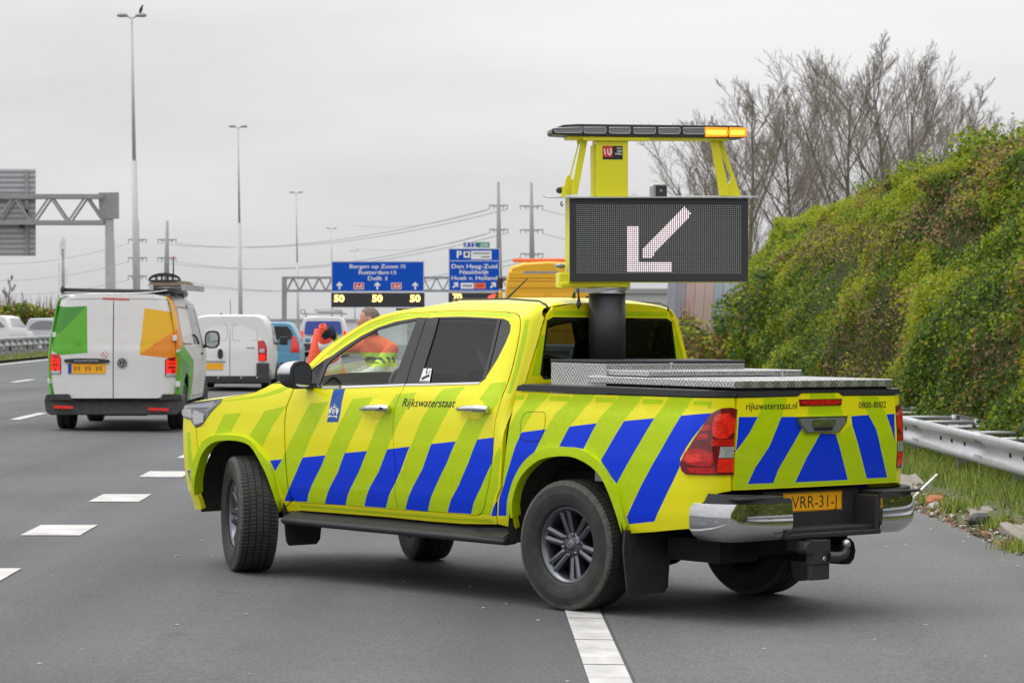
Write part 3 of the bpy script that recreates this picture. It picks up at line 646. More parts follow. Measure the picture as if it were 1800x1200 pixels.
# --- roof skin, lofted between the two roof rails
mb = MB(); st = []
for x, z in [(.556, 1.757), (.60, 1.772), (.70, 1.784), (.9, 1.787), (1.2, 1.785), (1.45, 1.775), (1.586, 1.753), (1.723, 1.739), (1.896, 1.705)]:
    e = Scab(x, z); row = []
    for k in range(15):
        s_ = 1 - k / 7; row.append((x - (.03 * (1 - s_ * s_) if x < .62 else 0) * 0, e.y * s_, z + (.040 if x < 1.7 else .02) * (1 - abs(s_) ** 3.0)))
    st.append(row)
vs = [p for r_ in st for p in r_]; fs = [(i * 15 + k, i * 15 + k + 1, (i + 1) * 15 + k + 1, (i + 1) * 15 + k) for i in range(len(st) - 1) for k in range(14)]
mb.add(vs, fs, 0, True); mb.build('roof', 'yellow', truck)
for s_ in (1, -1):
    mb = MB(); mb.tube([(x, s_ * y, z + .004) for x, y, z in ((.545, .53, 1.752), (.56, .535, 1.775), (.62, .535, 1.797), (.9, .53, 1.809), (1.4, .53, 1.803))], .0065, 6); mb.build('roof_gutter', 'satin_black', truck)
mb = MB(); mb.tube([(.78, .08, 1.822), (.78, .08, 1.842), (.76, .08, 1.90)], [.016, .010, .003], 8); mb.build('roof_aerial', 'black_plastic', truck)
mb = MB(); mb.tube([(1.62, -.1, 1.77), (1.6, -.1, 1.80), (1.38, -.1, 1.95)], [.014, .008, .0035], 8); mb.build('whip_aerial', 'black_plastic', truck)
# --- cab rear wall with the window
def Srear(y, z): return Vector((.5405 + .012 * (y / .6) ** 2 * 0 - .012 * (1 - (y / .7) ** 2), y, z))
rw_ = [(.60, 1.36), (.55, 1.684), (.50, 1.706), (-.50, 1.706), (-.55, 1.684), (-.615, 1.36), (-.60, 1.33), (.57, 1.33)]
ro = [(.765, 1.05), (.725, 1.27), (.54, 1.72), (.50, 1.765)] + [(y, 1.757 + .040 * (1 - abs(y / .5) ** 3)) for y in (.45, .3, .15, 0, -.15, -.3, -.45)] + [(-.50, 1.765), (-.54, 1.72), (-.725, 1.27), (-.765, 1.05)]
panel('cab_rear_wall', Srear, ro, ['yellow', 'lime'], truck, holes=[rw_], decals=[(1, [(.50, 1.715), (.50, 1.745), (-.50, 1.745), (-.50, 1.715)]), (1, [(.60, 1.35), (.56, 1.60), (.60, 1.60), (.67, 1.35)]), (1, [(-.61, 1.35), (-.57, 1.60), (-.61, 1.60), (-.68, 1.35)])], flip=-1, rim=.02)
panel('rear_window', Srear, inset(rw_, -.004), ['glass_dark'], truck, flip=-1, off=-.004, rim=0, grid=.15)
mb = MB(); nn = len(rw_); Q_ = inset(rw_, .016); RW = rw_ if area2(rw_) > 0 else rw_[::-1]
mb.add([Srear(*p) - Vector((.001, 0, 0)) for p in RW + Q_], [(i, (i + 1) % nn, nn + (i + 1) % nn, nn + i) for i in range(nn)]); mb.build('window_seal', 'gloss_black', truck)
# --- windscreen
mb = MB(); W_ = []
for x, z in [(1.896, 1.703), (2.138, 1.603), (2.30, 1.50), (2.475, 1.365), (2.60, 1.25)]:
    e = Scab(x, z); W_.append([(x + .16 * (1 - (k / 5 - 1) ** 2), e.y * (1 - k / 5), z) for k in range(11)])
mb.add([p for r_ in W_ for p in r_], [(i * 11 + k, i * 11 + k + 1, (i + 1) * 11 + k + 1, (i + 1) * 11 + k) for i in range(4) for k in range(10)], 0, True); mb.build('windscreen', 'glass_clear', truck)
# --- front wings and bumper
hg = [(3.47, 1.10), (3.26, 1.137), (2.992, 1.178), (2.917, 1.192), (2.831, 1.222), (2.769, 1.25)]
arch = T['archF']
wing_out = [(2.70, .43), (2.585, .489), (2.573, .522)] + [(2.584, .57), (2.586, .755), (2.590, .902), (2.596, 1.012), (2.588, 1.1), (2.556, 1.174), (2.538, 1.25), (2.62, 1.256)] + hg[::-1][0:5] + [(3.275, 1.118), (3.374, 1.038), (3.462, .952), (3.52, .935), (3.50, .72)] + arch[2:15]
wing = panel('front_wing', Scab, wing_out, ['yellow', 'lime', 'blue'], truck, decals=D('L1', 'L2', 'LH', 'Ba') + [(1, [(2.616, .764), (2.579, .82), (2.55, .60), (2.63, .48), (2.70, .68)]), (2, [(2.645, .493), (2.572, .578), (2.56, .49)])], gap=.0015, flip=-1, rim=.03); both(wing)
bump_out = arch[0:3] + [(3.505, .72), (3.525, .93), (3.535, .938), (3.575, .962), (3.62, 1.0), (3.80, 1.0), (3.94, .98), (3.99, .95), (3.994, .48), (3.93, .40), (3.80, .36)]
bump = panel('front_bumper', Scab, bump_out, ['yellow', 'lime', 'blue'], truck, decals=D('Bb') + [(1, [(3.60, .90), (3.66, .90), (3.66, .66), (3.58, .66)])], gap=.0015, flip=-1, us=[3.62, 3.7, 3.76, 3.8, 3.84, 3.88, 3.91, 3.94, 3.96, 3.975, 3.985, 3.99], rim=.03); both(bump)
def Sfr(y, z): return Vector((3.995 + .09 * (1 - (y / .42) ** 2), y, z))
panel('front_grille', Sfr, [(.41, .62), (.41, .99), (-.41, .99), (-.41, .62)], ['gloss_black'], truck, flip=1, rim=.02)
panel('front_bumper_centre', Sfr, [(.41, .42), (.41, .615), (-.41, .615), (-.41, .42)], ['yellow'], truck, flip=1, rim=.02)
# --- bonnet
mb = MB(); HB = []
for x, z in [(2.60, 1.268), (2.68, 1.262), (2.769, 1.252), (2.831, 1.224), (2.917, 1.194), (2.992, 1.180), (3.26, 1.139), (3.47, 1.116), (3.6, 1.104), (3.72, 1.085), (3.84, 1.055), (3.95, 1.01)]:
    yb = min(Scab(min(x, 3.9), z).y, .9) - .004; row = []
    for k in range(21):
        s_ = 1 - k / 10; row.append((x + (.10 if x > 3.6 else 0) * (1 - s_ * s_) * (x - 3.5) / .45, yb * s_, z + (.058 - .02 * max(0, x - 3.4)) * (1 - abs(s_) ** 2.6)))
    HB.append(row)
mb.add([p for r_ in HB for p in r_], [(i * 21 + k, i * 21 + k + 1, (i + 1) * 21 + k + 1, (i + 1) * 21 + k) for i in range(len(HB) - 1) for k in range(20)], 0, True)
mb.build('bonnet', 'yellow', truck)
# --- headlights
hl_out = [(3.262, 1.134), (3.271, 1.113), (3.374, 1.042), (3.462, .957), (3.54, .942), (3.60, .985), (3.78, 1.0), (3.86, 1.03), (3.72, 1.075), (3.60, 1.092), (3.47, 1.106)]
hl = panel('headlight', Scab, hl_out, ['lens_smoke'], truck, flip=-1, off=.004, rim=.03, us=[3.56, 3.6, 3.65, 3.7, 3.75], grid=.03)
for o in both(hl):
    s_ = 1 if o is hl else -1
    for nm_, P_, m_, f_ in (('projector_lens', [(3.44, .975), (3.535, .955), (3.56, 1.01), (3.545, 1.05), (3.43, 1.03)], 'lens_clear', .012), ('upper_lens', [(3.32, 1.115), (3.46, 1.094), (3.60, 1.082), (3.70, 1.06), (3.60, 1.065), (3.44, 1.072), (3.36, 1.075)], 'lens_grey', .009), ('corner_lens', [(3.565, 1.0), (3.60, 1.0), (3.75, 1.012), (3.78, 1.04), (3.70, 1.052), (3.58, 1.055)], 'lens_clear', .014), ('light_guide', [(3.30, 1.10), (3.40, 1.045), (3.42, 1.05), (3.32, 1.105)], 'lens_grey', .008)):
        q = panel(nm_, Scab, P_, [m_], o, flip=-1, off=f_, rim=.01, us=[3.6, 3.65, 3.7, 3.75], grid=.04)
        if s_ < 0: mirror_copy(q, o); bpy.data.objects.remove(q)
# --- tail lights wrapping the corner
tl_out = [(-.901, .901), (-.916, .860), (-.947, .842), (-1.1288, .842), (-1.1288, 1.205), (-1.122, 1.215), (-1.100, 1.213), (-1.085, 1.203), (-1.060, 1.179), (-1.021, 1.091), (-.970, 1.003)]
USX = [-1.02, -1.06, -1.09, -1.11, -1.12, -1.126]
tl = panel('tail_light', Sbed, tl_out, ['lens_red_dark'], truck, flip=-1, off=.010, rim=.02, us=USX, grid=.04)
def lamp_bits(par, s_):
    def bit(name, P, m_, off):
        o = panel(name, Sbed, P, [m_], par, flip=-1, off=off, rim=.008, us=[u for u in USX if min(p[0] for p in P) < u < max(p[0] for p in P)], grid=.04)
        if s_ < 0: q = mirror_copy(o, par); bpy.data.objects.remove(o)
    bit('brake_lens', smooth_poly([(-1.078, 1.178), (-1.1286, 1.186), (-1.1286, 1.045), (-1.079, 1.043), (-1.068, 1.11)]), 'lens_red_bright', .0135)
    bit('upper_lens', [(-1.072, 1.04), (-1.1286, 1.04), (-1.1286, 1.003), (-1.07, 1.003)], 'lens_red', .0130)
    bit('reflector_bar', smooth_poly([(-1.032, 1.112), (-1.064, 1.125), (-1.066, 1.088), (-1.020, 1.082)]), 'lens_red', .0140)
    bit('reflector_bar', smooth_poly([(-1.010, 1.066), (-1.058, 1.072), (-1.056, 1.040), (-1.000, 1.034)]), 'lens_red', .0140)
    bit('lower_lens', smooth_poly([(-.93, .955), (-.965, .985), (-1.075, .985), (-1.086, .90), (-1.05, .885), (-.93, .905)]), 'lens_red', .0130)
    bit('fog_lens', smooth_poly([(-.945, .935), (-.965, .955), (-1.030, .957), (-1.032, .91), (-.955, .905)]), 'lens_red_bright', .0150)
    bit('base_lens', [(-.955, .88), (-1.085, .885), (-1.085, .852), (-.975, .852)], 'lens_red', .0130)
    bit('reversing_lens', [(-1.1016, .998), (-1.1286, 1.0), (-1.1286, .938), (-1.0985, .937)], 'lens_clear', .0138)
    bit('indicator_lens', [(-1.0975, .932), (-1.1286, .933), (-1.1286, .858), (-1.093, .858)], 'lens_red_bright', .0138)
tlm = mirror_copy(tl); lamp_bits(tl, 1); lamp_bits(tlm, -1)
# --- tailgate
def Stg(y, z): return Vector((-1.133 - .014 * (1 - (y / .7) ** 2) - .012 * max(0, (1.0 - abs(z - 1.02) / .3)), y, z))
tgo = [(.712, .756), (.712, .95), (.692, 1.268), (.195, 1.272), (.165, 1.290), (-.165, 1.290), (-.195, 1.272), (-.692, 1.268), (-.712, .95), (-.712, .756)]
TG = {'La': [(.482, 1.267), (.289, 1.265), (.335, 1.159), (.442, .993), (.542, .887), (.608, .788), (.711, .774), (.711, .962), (.534, 1.162), (.488, 1.229)],
 'Lb': [(.146, 1.115), (.095, 1.066), (.01, 1.055), (.121, .921), (.209, .786), (.396, .787), (.357, .864), (.262, .98)],
 'Lc': [(-.133, 1.052), (-.205, 1.062), (-.27, 1.108), (-.338, .975), (-.43, .79), (-.257, .786), (-.194, .923)],
 'Ld': [(-.346, 1.268), (-.524, 1.266), (-.608, 1.159), (-.711, .986), (-.711, .786), (-.634, .788), (-.561, .942), (-.506, 1.075), (-.437, 1.159)],
 'Lm': [(.093, 1.289), (-.121, 1.289), (-.188, 1.202), (-.203, 1.157), (.119, 1.16), (.099, 1.224)], 'Ls': [(.711, .760), (-.711, .760), (-.711, .787), (.711, .787)],
 'Ba': [(.673, 1.164), (.534, 1.162), (.6, 1.078), (.711, .972), (.687, 1.164)], 'Bb': [(.338, 1.159), (.168, 1.157), (.146, 1.115), (.262, .98), (.357, .864), (.396, .787), (.605, .788), (.549, .878), (.442, .993)],
 'Bc': [(.006, 1.059), (-.13, 1.056), (-.194, .923), (-.257, .786), (.209, .786), (.121, .921)], 'Bd': [(-.276, 1.154), (-.437, 1.159), (-.506, 1.075), (-.561, .942), (-.631, .788), (-.433, .788), (-.353, .956), (-.284, 1.098)],
 'Be': [(-.608, 1.159), (-.687, 1.162), (-.687, 1.0), (-.655, 1.073)]}
tg = panel('tailgate', Stg, tgo, ['yellow', 'lime', 'blue'], truck, decals=[(1 if k[0] == 'L' else 2, v) for k, v in TG.items()], flip=-1, rim=.04)
panel('tailgate_cap', Stg, [(.69, 1.272), (.70, 1.306), (-.70, 1.306), (-.69, 1.272), (-.198, 1.275), (-.167, 1.294), (.167, 1.294), (.198, 1.275)], ['satin_black'], tg, flip=-1, off=.004, rim=.06)
panel('brake_light', Stg, smooth_poly([(.18, 1.252), (-.18, 1.252), (-.172, 1.222), (.172, 1.222)]), ['lens_red'], tg, flip=-1, off=.008, rim=.02)
panel('brake_light_frame', Stg, [(.19, 1.256), (-.19, 1.256), (-.182, 1.218), (.182, 1.218)], ['lens_red_dark'], tg, flip=-1, off=.004, rim=.02)
panel('handle_bezel', Stg, [(.225, 1.158), (-.225, 1.158), (-.212, 1.118), (-.145, 1.063), (.145, 1.063), (.212, 1.118)], ['chrome'], tg, flip=-1, off=.016, rim=.03)
panel('handle_recess_shade', Stg, [(.20, 1.146), (-.20, 1.146), (-.19, 1.118), (-.135, 1.070), (.135, 1.070), (.19, 1.118)], ['lens_smoke'], tg, flip=-1, off=.018, rim=.01)  # flat dark sheet on the bezel; shade of the recess put into its colour
panel('handle_grip', Stg, roundp([(.11, 1.138), (-.11, 1.138), (-.10, 1.104), (.10, 1.104)], .01), ['chrome'], tg, flip=-1, off=.024, rim=.01)
panel('handle_pocket_shade', Stg, [(.088, 1.096), (-.088, 1.096), (-.078, 1.076), (.078, 1.076)], ['dark_void'], tg, flip=-1, off=.0195, rim=.004)  # flat black sheet in place of the shaded hollow behind the grip
def ftg(a, b_): return Stg(a, b_) - Vector((.0022, 0, 0))
mb = MB(); text_on(mb, 'rijkswaterstaat.nl', ftg, .628, .205, 1.204, .040); mb.build('lettering', 'black_print', tg)
mb = MB(); text_on(mb, '0800-8002', ftg, -.346, -.603, 1.200, .037); mb.build('phone_number', 'black_print', tg)
def fsd(a, b_): return Scab(a, b_) + Vector((0, .0022, .0003))
mb = MB(); text_on(mb, 'Rijkswaterstaat', lambda a, b_: fsd(a, b_ + (1.470 - a) * .02), 1.462, .980, 1.143, .052, shear=.28); mb.build('lettering', 'black_print', door2)
# coat of arms on the blue ribbon: crown, shield, two lions, scroll
mb = MB(); cx, cz, w_, h_ = 2.107, 1.092, .049, .042
def cr_(p): return fsd(cx - p[0] * w_ - (p[1]) * .006, cz + p[1] * h_)
def shp(P): mb.add([cr_(p) for p in P], [tuple(q) for q in tessellate_polygon([[Vector((a, b_, 0)) for a, b_ in P]])])
def circ(x, y, r_, n=10): return [(x + r_ * math.cos(k * 2 * math.pi / n), y + r_ * 1.1 * math.sin(k * 2 * math.pi / n)) for k in range(n)]
shp([(-.34, .45), (-.30, -.2), (0, -.52), (.30, -.2), (.34, .45), (.22, .45), (.19, -.12), (0, -.34), (-.19, -.12), (-.22, .45)])
shp([(-.14, .38), (-.1, .0), (0, -.2), (.1, .0), (.14, .38), (.03, .2), (0, .3), (-.03, .2)])
shp([(-.26, .52), (.26, .52), (.32, .78), (.12, .66), (0, .90), (-.12, .66), (-.32, .78)]); shp(circ(0, 1.03, .09)); shp(circ(.30, .86, .06)); shp(circ(-.30, .86, .06))
for s_ in (1, -1):
    shp([(s_ * a, b_) for a, b_ in [(.42, .50), (.56, .62), (.72, .52), (.70, .30), (.86, .10), (.90, .42), (.98, .46), (.97, -.05), (.80, -.30), (.86, -.55), (.72, -.58), (.60, -.30), (.46, -.10), (.50, .20)]])
    shp([(s_ * a, b_) for a, b_ in [(.05, -.72), (.50, -.66), (.92, -.70), (.86, -.86), (.96, -1.02), (.70, -.98), (.50, -.82), (.05, -.88)]])
mb.build('coat_of_arms', 'white_print', door1)
# camera sticker on the rear side window
mb = MB(); P = T['sticker']
def fst(a, b_): return Scab(1.372 - a * .092 - (1 - b_) * -.016 * -1, 1.297 + b_ * .083) + Vector((0, .001, 0))
def q2(P, mi, k=0):
    mb.add([fst(*p) + Vector((0, .001 * k, 0)) for p in P], [tuple(q) for q in tessellate_polygon([[Vector((a, b_, 0)) for a, b_ in P]])], mi)
q2([(0, 0), (1, 0), (1, 1), (0, 1)], 0); q2([(.14, .30), (.84, .60), (.92, .42), (.22, .14)], 1, 1); q2([(.5, 1), (.60, 1), (.60, .60), (.5, .56)], 1, 1); q2([(.08, .04), (.92, .04), (.92, .09), (.08, .09)], 1, 1); q2([(.66, .62), (.74, .78), (.82, .72), (.92, .88), (.94, .84), (.82, .66), (.74, .70)], 1, 1)
mb.build('camera_sticker', ['sticker_white', 'black_print'], door2)
# --- mirrors
for s_, dd in ((1, door1), (-1, m1)):
    hs_ = MB(); gl = MB(); cx, cy, cz = 2.355, .975, 1.312
    def my(x, y, z): return (x, y * s_, z)
    outl = smooth_poly([(-.088, -.070), (-.086, .04), (-.066, .076), (0, .088), (.066, .076), (.086, .024), (.076, -.060), (.038, -.084), (-.046, -.084)], 2)
    L_ = []
    for k, (sx, sc_) in enumerate([(-.030, .96), (-.030, 1.0), (0, 1.02), (.035, .96), (.07, .80), (.10, .52), (.112, .1)]):
        L_ += [my(cx + sx, cy + a * sc_ + .01 * k, cz + b_ * sc_) for a, b_ in outl]
    n_ = len(outl); hs_.add(L_, [(i * n_ + k, i * n_ + (k + 1) % n_, (i + 1) * n_ + (k + 1) % n_, (i + 1) * n_ + k) for i in range(6) for k in range(n_)], 0, True)
    hs_.add([my(cx - .030, cy + a * .96, cz + b_ * .96) for a, b_ in outl], [tuple(range(n_))], 0)
    hs_.bar(my(cx + .02, .84, cz - .072), my(cx + .02, cy - .05, cz - .062), .07, .04, 0)
    ho = hs_.build('wing_mirror', ['black_plastic'], truck)
    c_ = MB(); L_ = []; top = [p for p in outl if p[0] > -.05 or p[1] > .0]
    for k, (sx, sc_) in enumerate([(-.024, 1.03), (.006, 1.05), (.04, .99), (.075, .83), (.105, .53), (.118, .1)]): L_ += [my(cx + sx, cy + a * sc_ + .01 * k + .012, cz + max(b_, .0) * sc_ + .004) for a, b_ in outl]
    c_.add(L_, [(i * n_ + k, i * n_ + (k + 1) % n_, (i + 1) * n_ + (k + 1) % n_, (i + 1) * n_ + k) for i in range(5) for k in range(n_)], 0, True); c_.build('mirror_cap', 'chrome', ho)
    gl.add([my(cx - .0335, cy + a * .84, cz + b_ * .84) for a, b_ in outl], [tuple(range(n_))], 0); gl.build('mirror_glass', 'mirror', ho)
    c_ = MB(); c_.box(cx + .0, cx + .05, *sorted((s_ * (cy + .070), s_ * (cy + .098))), cz - .035, cz - .008); c_.build('indicator_lens', 'lens_clear', ho, .006)
# --- rear bumper: chrome corners, black step, recessed plate
def Sbm(a, z):
    # a runs round the corner: 0 at side front, 1 at the inner rear edge
    z0 = (z - .47) / .24; bul = -.011 * (1 - (2 * z0 - 1) ** 2)
    pts = [(-.955, .872), (-1.06, .866), (-1.15, .835), (-1.215, .77), (-1.25, .68), (-1.272, .54), (-1.286, .395)]
    f_ = a * 6; i = min(int(f_), 5); t_ = f_ - i
    p = [Vector(q) for q in pts]; g_ = lambda k: p[max(0, min(6, k))]
    q = .5 * ((2 * g_(i)) + (g_(i + 1) - g_(i - 1)) * t_ + (2 * g_(i - 1) - 5 * g_(i) + 4 * g_(i + 1) - g_(i + 2)) * t_ ** 2 + (-g_(i - 1) + 3 * g_(i) - 3 * g_(i + 1) + g_(i + 2)) * t_ ** 3)
    d_ = Vector((math.cos(a * 1.5), -math.sin(a * 1.5))); nn_ = Vector((-math.sin(a * 1.5), math.cos(a * 1.5)))
    crease = .014 * math.exp(-((z - .615) / .02) ** 2) * min(1, max(0, (a - .35) * 5)) 
    tuck = .07 * max(0, (.56 - z) / .09) ** 2 
    q = q - nn_ * (tuck) - nn_ * bul
    return Vector((q.x, q.y, z))
bo = [(0, .485), (.10, .472), (.4, .466), (.97, .478), (1.0, .53), (1.0, .67), (.99, .684), (0.0, .684), (0, .58)]
bo = [(0, .50), (.03, .476), (.4, .468), (.94, .476), (.985, .51), (1.0, .56), (.995, .684), (.012, .684), (0.0, .60)]
rb = panel('rear_bumper', Sbm, bo, ['chrome'], truck, flip=-1 if False else 1, grid=.035, rim=.03); rbm = mirror_copy(rb)
bt = [(.14, .686), (1.0, .686), (1.0, .712), (.72, .716), (.68, .737), (.18, .742)]
bo2 = panel('bumper_top', Sbm, bt, ['black_plastic'], truck, flip=1, grid=.05, rim=.11, off=-.010); mirror_copy(bo2)
mb = MB()
for s_ in (1, -1): mb.box(-1.27, -1.10, *sorted((s_ * .37, s_ * .40)), .50, .70)
mb.box(-1.10, -1.075, -.42, .42, .48, .735); mb.box(-1.27, -1.08, -.42, .42, .475, .505); mb.box(-1.24, -1.08, -.40, .40, .50, .53)
for s_ in (1, -1): mb.box(-1.26, -1.0, *sorted((s_ * .44, s_ * .80)), .705, .722)
mb.build('bumper_step', 'black_plastic', truck, .008)
mb = MB(); fp = lambda a, b_: (-1.104 - .0006, a, b_)
pl = MB(); pl.box(-1.104, -1.101, -.26, .26, .612, .722, 0); plo = pl.build('licence_plate', 'plate_yellow', truck, .002)
text_on(mb, 'VRR-31-J', fp, .185, -.212, .632, .072, bold=-.004)
for a0_, a1_, b0_, b1_ in ((-.255, .255, .716, .719), (-.255, .255, .615, .618), (.252, .255, .615, .719), (-.255, -.252, .615, .719)): mb.add([fp(a0_, b0_), fp(a1_, b0_), fp(a1_, b1_), fp(a0_, b1_)], [(0, 1, 2, 3)])
mb.build('plate_lettering', 'black_print', plo)
# --- tow hitch
mb = MB(); mb.box(-1.30, -1.12, .16, .25, .40, .47); mb.box(-1.345, -1.29, .125, .275, .335, .47); mb.tube([(-1.355, .315, .43), (-1.28, .315, .43)], .036, 14); mb.tube([(-1.345, .14, .375), (-1.37, .09, .372), (-1.38, .045, .385), (-1.38, .03, .41), (-1.38, .03, .43)], [.03, .028, .025, .022, .02], 12); mb.ico((-1.38, .03, .445), .026, 1, 2)
mb.box(-1.335, -1.30, .12, .275, .245, .335); mb.tube([(-1.352, .18, .365), (-1.342, .18, .365)], .014, 8, 1); mb.build('tow_hitch', ['satin_black', 'steel'], truck, .008)
# --- running boards, mud flaps, underbody
for s_ in (1, -1):
    mb = MB(); P = [(.80, .43), (.86, .40), (.90, .385), (.905, .365), (.885, .345), (.80, .35), (.72, .38), (.72, .43)]
    for x0, x1, k0, k1 in ((.52, 2.62, 0, 0),):
        A = [(x0, s_ * a, b_) for a, b_ in P]; B = [(x1, s_ * a, b_) for a, b_ in P]; n_ = len(P)
        mb.add(A + B, [(i, (i + 1) % n_, n_ + (i + 1) % n_, n_ + i) for i in range(n_)] + [tuple(range(n_))[::-1], tuple(range(n_, 2 * n_))])
    mb.build('running_board', 'black_plastic', truck, .012)
    for Q4 in (((.53, .90, .39), (.53, .80, .445), (.86, .80, .43), (.80, .895, .39)), ((2.61, .90, .38), (2.61, .80, .44), (2.40, .80, .43), (2.46, .895, .385))):
        mb = MB(); mb.add([(x, s_ * y, z) for x, y, z in Q4] + [(x, s_ * y, z - .015) for x, y, z in Q4], [(0, 1, 2, 3), (7, 6, 5, 4), (0, 4, 5, 1), (1, 5, 6, 2), (2, 6, 7, 3), (3, 7, 4, 0)]); mb.build('step_end', 'satin_black', truck)
    for xf, zt, zb_ in ((-.47, .50, .13), (2.655, .50, .20)):
        mb = MB(); wx = 0 if xf < 0 else -.055; pts_ = [(.50, zt), (.89 + wx, zt), (.90 + wx, zb_ + .25), (.885 + wx, zb_ + .03), (.86 + wx, zb_), (.58, zb_), (.55, zb_ + .03)]
        mb.prism([(s_ * a, b_) for a, b_ in pts_], lambda a, b_: (xf - (.02 if b_ < .3 else 0), a, b_), (.012, 0, 0)); mb.build('mud_flap', 'black_plastic', truck)
    for xc, r_ in ((.03, .47), (3.14, .47)):      # wheel-well liners
        mb = MB(); nseg = 16; vs = []
        for k in range(nseg + 1):
            an = math.radians(-12 + 204 * k / nseg)
            for y in (.50, .885 if xc < 1 else .79): vs.append((xc + (r_ + (.03 if y < .6 else 0)) * math.cos(an), s_ * y, .46 + r_ * math.sin(an)))
        mb.add(vs, [(2 * k, 2 * k + 1, 2 * k + 3, 2 * k + 2) for k in range(nseg)], 0, True); mb.add([vs[2 * k] for k in range(nseg + 1)], [tuple(range(nseg + 1))]); mb.build('wheel_well', 'wheel_well', truck)
mb = MB(); mb.box(-.95, 3.75, -.50, .50, .36, .62); mb.box(.56, 2.66, -.78, .78, .41, .50); mb.box(-.9, .45, -.6, .6, .5, .8); mb.box(.56, .62, -.78, .78, .45, 1.0)
mb.tube([(0, -.72, .383), (0, .72, .383)], .05, 10); mb.ico((0, .05, .37), (.17, .15, .15), 0, 2); mb.tube([(3.085, -.6, .383), (3.085, .6, .383)], .04, 8)
mb.box(-.55, -.95, .30, .62, .33, .46); mb.tube([(-.4, -.35, .35), (-1.05, -.38, .36)], .08, 10); mb.build('underbody', 'dark_void', truck)
mb = MB(); mb.box(-.30, -.10, .76, .79, .83, .90); mb.box(-.22, -.12, .775, .785, .76, .84); mb.build('wheel_well_bracket', 'galv_dull', truck)
# --- wheels
def tyre_mesh(Rw, rr_, w, nseg=90):
    hw = w / 2; prof_ = [(rr_, -hw * .80), (rr_ + .012, -hw * .92), (rr_ + .05, -hw * 1.0), ((rr_ + Rw) / 2, -hw * 1.03), (Rw - .035, -hw * .99), (Rw - .014, -hw * .93)]
    tread = []; nr = 5; tw = hw * .86; y = -tw
    for k in range(nr):
        a, b_ = -tw + 2 * tw * k / nr, -tw + 2 * tw * (k + 1) / nr; cr_f = lambda q: Rw - .009 * (q / hw) ** 2
        tread += [(cr_f(a + .004), a + .004, k), (cr_f(b_ - .004), b_ - .004, k)]
        if k < nr - 1: tread += [(Rw - .011, b_ - .0025, -1), (Rw - .011, b_ + .0025, -1)]
    pr = [(r_, h, -2) for r_, h in prof_] + tread + [(r_, -h, -2) for r_, h in prof_[::-1]]
    vs = []; n = nseg * 4
    for i, (r_, h, k) in enumerate(pr):
        for s_ in range(n):
            d_ = 0
            if k in (0, 4) and s_ % 4 == 0: d_ = .004
            elif k in (1, 3) and (s_ + 1) % 4 == 0: d_ = .003
            elif k == 2 and (s_ + 2) % 8 == 0: d_ = .003
            an = 2 * math.pi * s_ / n; vs.append(((r_ - d_) * math.cos(an), h, (r_ - d_) * math.sin(an)))
    fs = [(i * n + k, i * n + (k + 1) % n, (i + 1) * n + (k + 1) % n, (i + 1) * n + k) for i in range(len(pr) - 1) for k in range(n)]
    mis = [1 if (4 <= i <= 5 or i >= len(pr) - 7 and i <= len(pr) - 6) else 0 for i in range(len(pr) - 1) for k in range(n)]
    return vs, fs, mis
def alloy(mb, s_, rr_, w):
    "six double-spoke rim, outer face towards s_*Y"
    yf = w * .36
    mb.lathe([(rr_ - .002, s_ * -w * .4), (rr_ - .02, s_ * -w * .38), (rr_ - .035, s_ * -w * .1), (rr_ - .03, s_ * w * .30), (rr_ - .012, s_ * w * .37), (rr_ + .004, s_ * w * .40), (rr_ + .004, s_ * w * .385)], axis='y', n=60)
    mb.lathe([(0, s_ * -.02), (rr_ - .03, s_ * -.03)], axis='y', n=32, mi=1)
    mb.lathe([(0, s_ * (yf - .026)), (.05, s_ * (yf - .024)), (.075, s_ * (yf - .034)), (.086, s_ * (yf - .07)), (.086, 0)], axis='y', n=32)
    for k in range(6):
        a0 = math.radians(60 * k + 30)
        for sg in (-1, 1):
            def pt(r_, t_, y): 
                an = a0; return Vector((r_ * math.cos(an) - t_ * math.sin(an), s_ * y, r_ * math.sin(an) + t_ * math.cos(an)))
            t0, t1 = sg * .017, sg * .030
            A = [pt(.06, t0 - .015, yf - .035), pt(.06, t0 + .015, yf - .035), pt(rr_ - .012, t1 + .020, yf - .012), pt(rr_ - .012, t1 - .020, yf - .012)]
            C_ = [pt(.08, t0, yf - .026), pt(rr_ - .03, t1, yf - .006)]
            B = [p + Vector((0, -s_ * .045, 0)) for p in A]
            mb.add(A + B + C_, [(0, 3, 9, 8), (1, 8, 9, 2), (0, 8, 1), (3, 2, 9), (0, 4, 7, 3), (1, 2, 6, 5), (2, 3, 7, 6)])
        an = math.radians(60 * k); mb.lathe([(0, s_ * (yf - .010)), (.010, s_ * (yf - .011)), (.012, s_ * (yf - .04))], (.062 * math.cos(an), 0, .062 * math.sin(an)), 'y', 10, 0)
    mb.lathe([(0, s_ * (yf - .015)), (.028, s_ * (yf - .016)), (.034, s_ * (yf - .022)), (.034, s_ * (yf - .04))], axis='y', n=24)
    for (ex, ez, rx, rz) in ((0, 0, .022, .015), (0, .0035, .0085, .011), (0, .006, .016, .006)):
        n = 20; vs = []
        for k in range(n):
            an = 2 * math.pi * k / n
            for q in (1, .78): vs.append((ex + rx * q * math.cos(an), s_ * (yf - .0135), ez + rz * q * math.sin(an)))
        mb.add(vs, [(2 * k, 2 * k + 1, (2 * k + 3) % (2 * n), (2 * k + 2) % (2 * n)) for k in range(n)], 2)
tv, tf, tmi = tyre_mesh(.383, .222, .262)
_tm = None
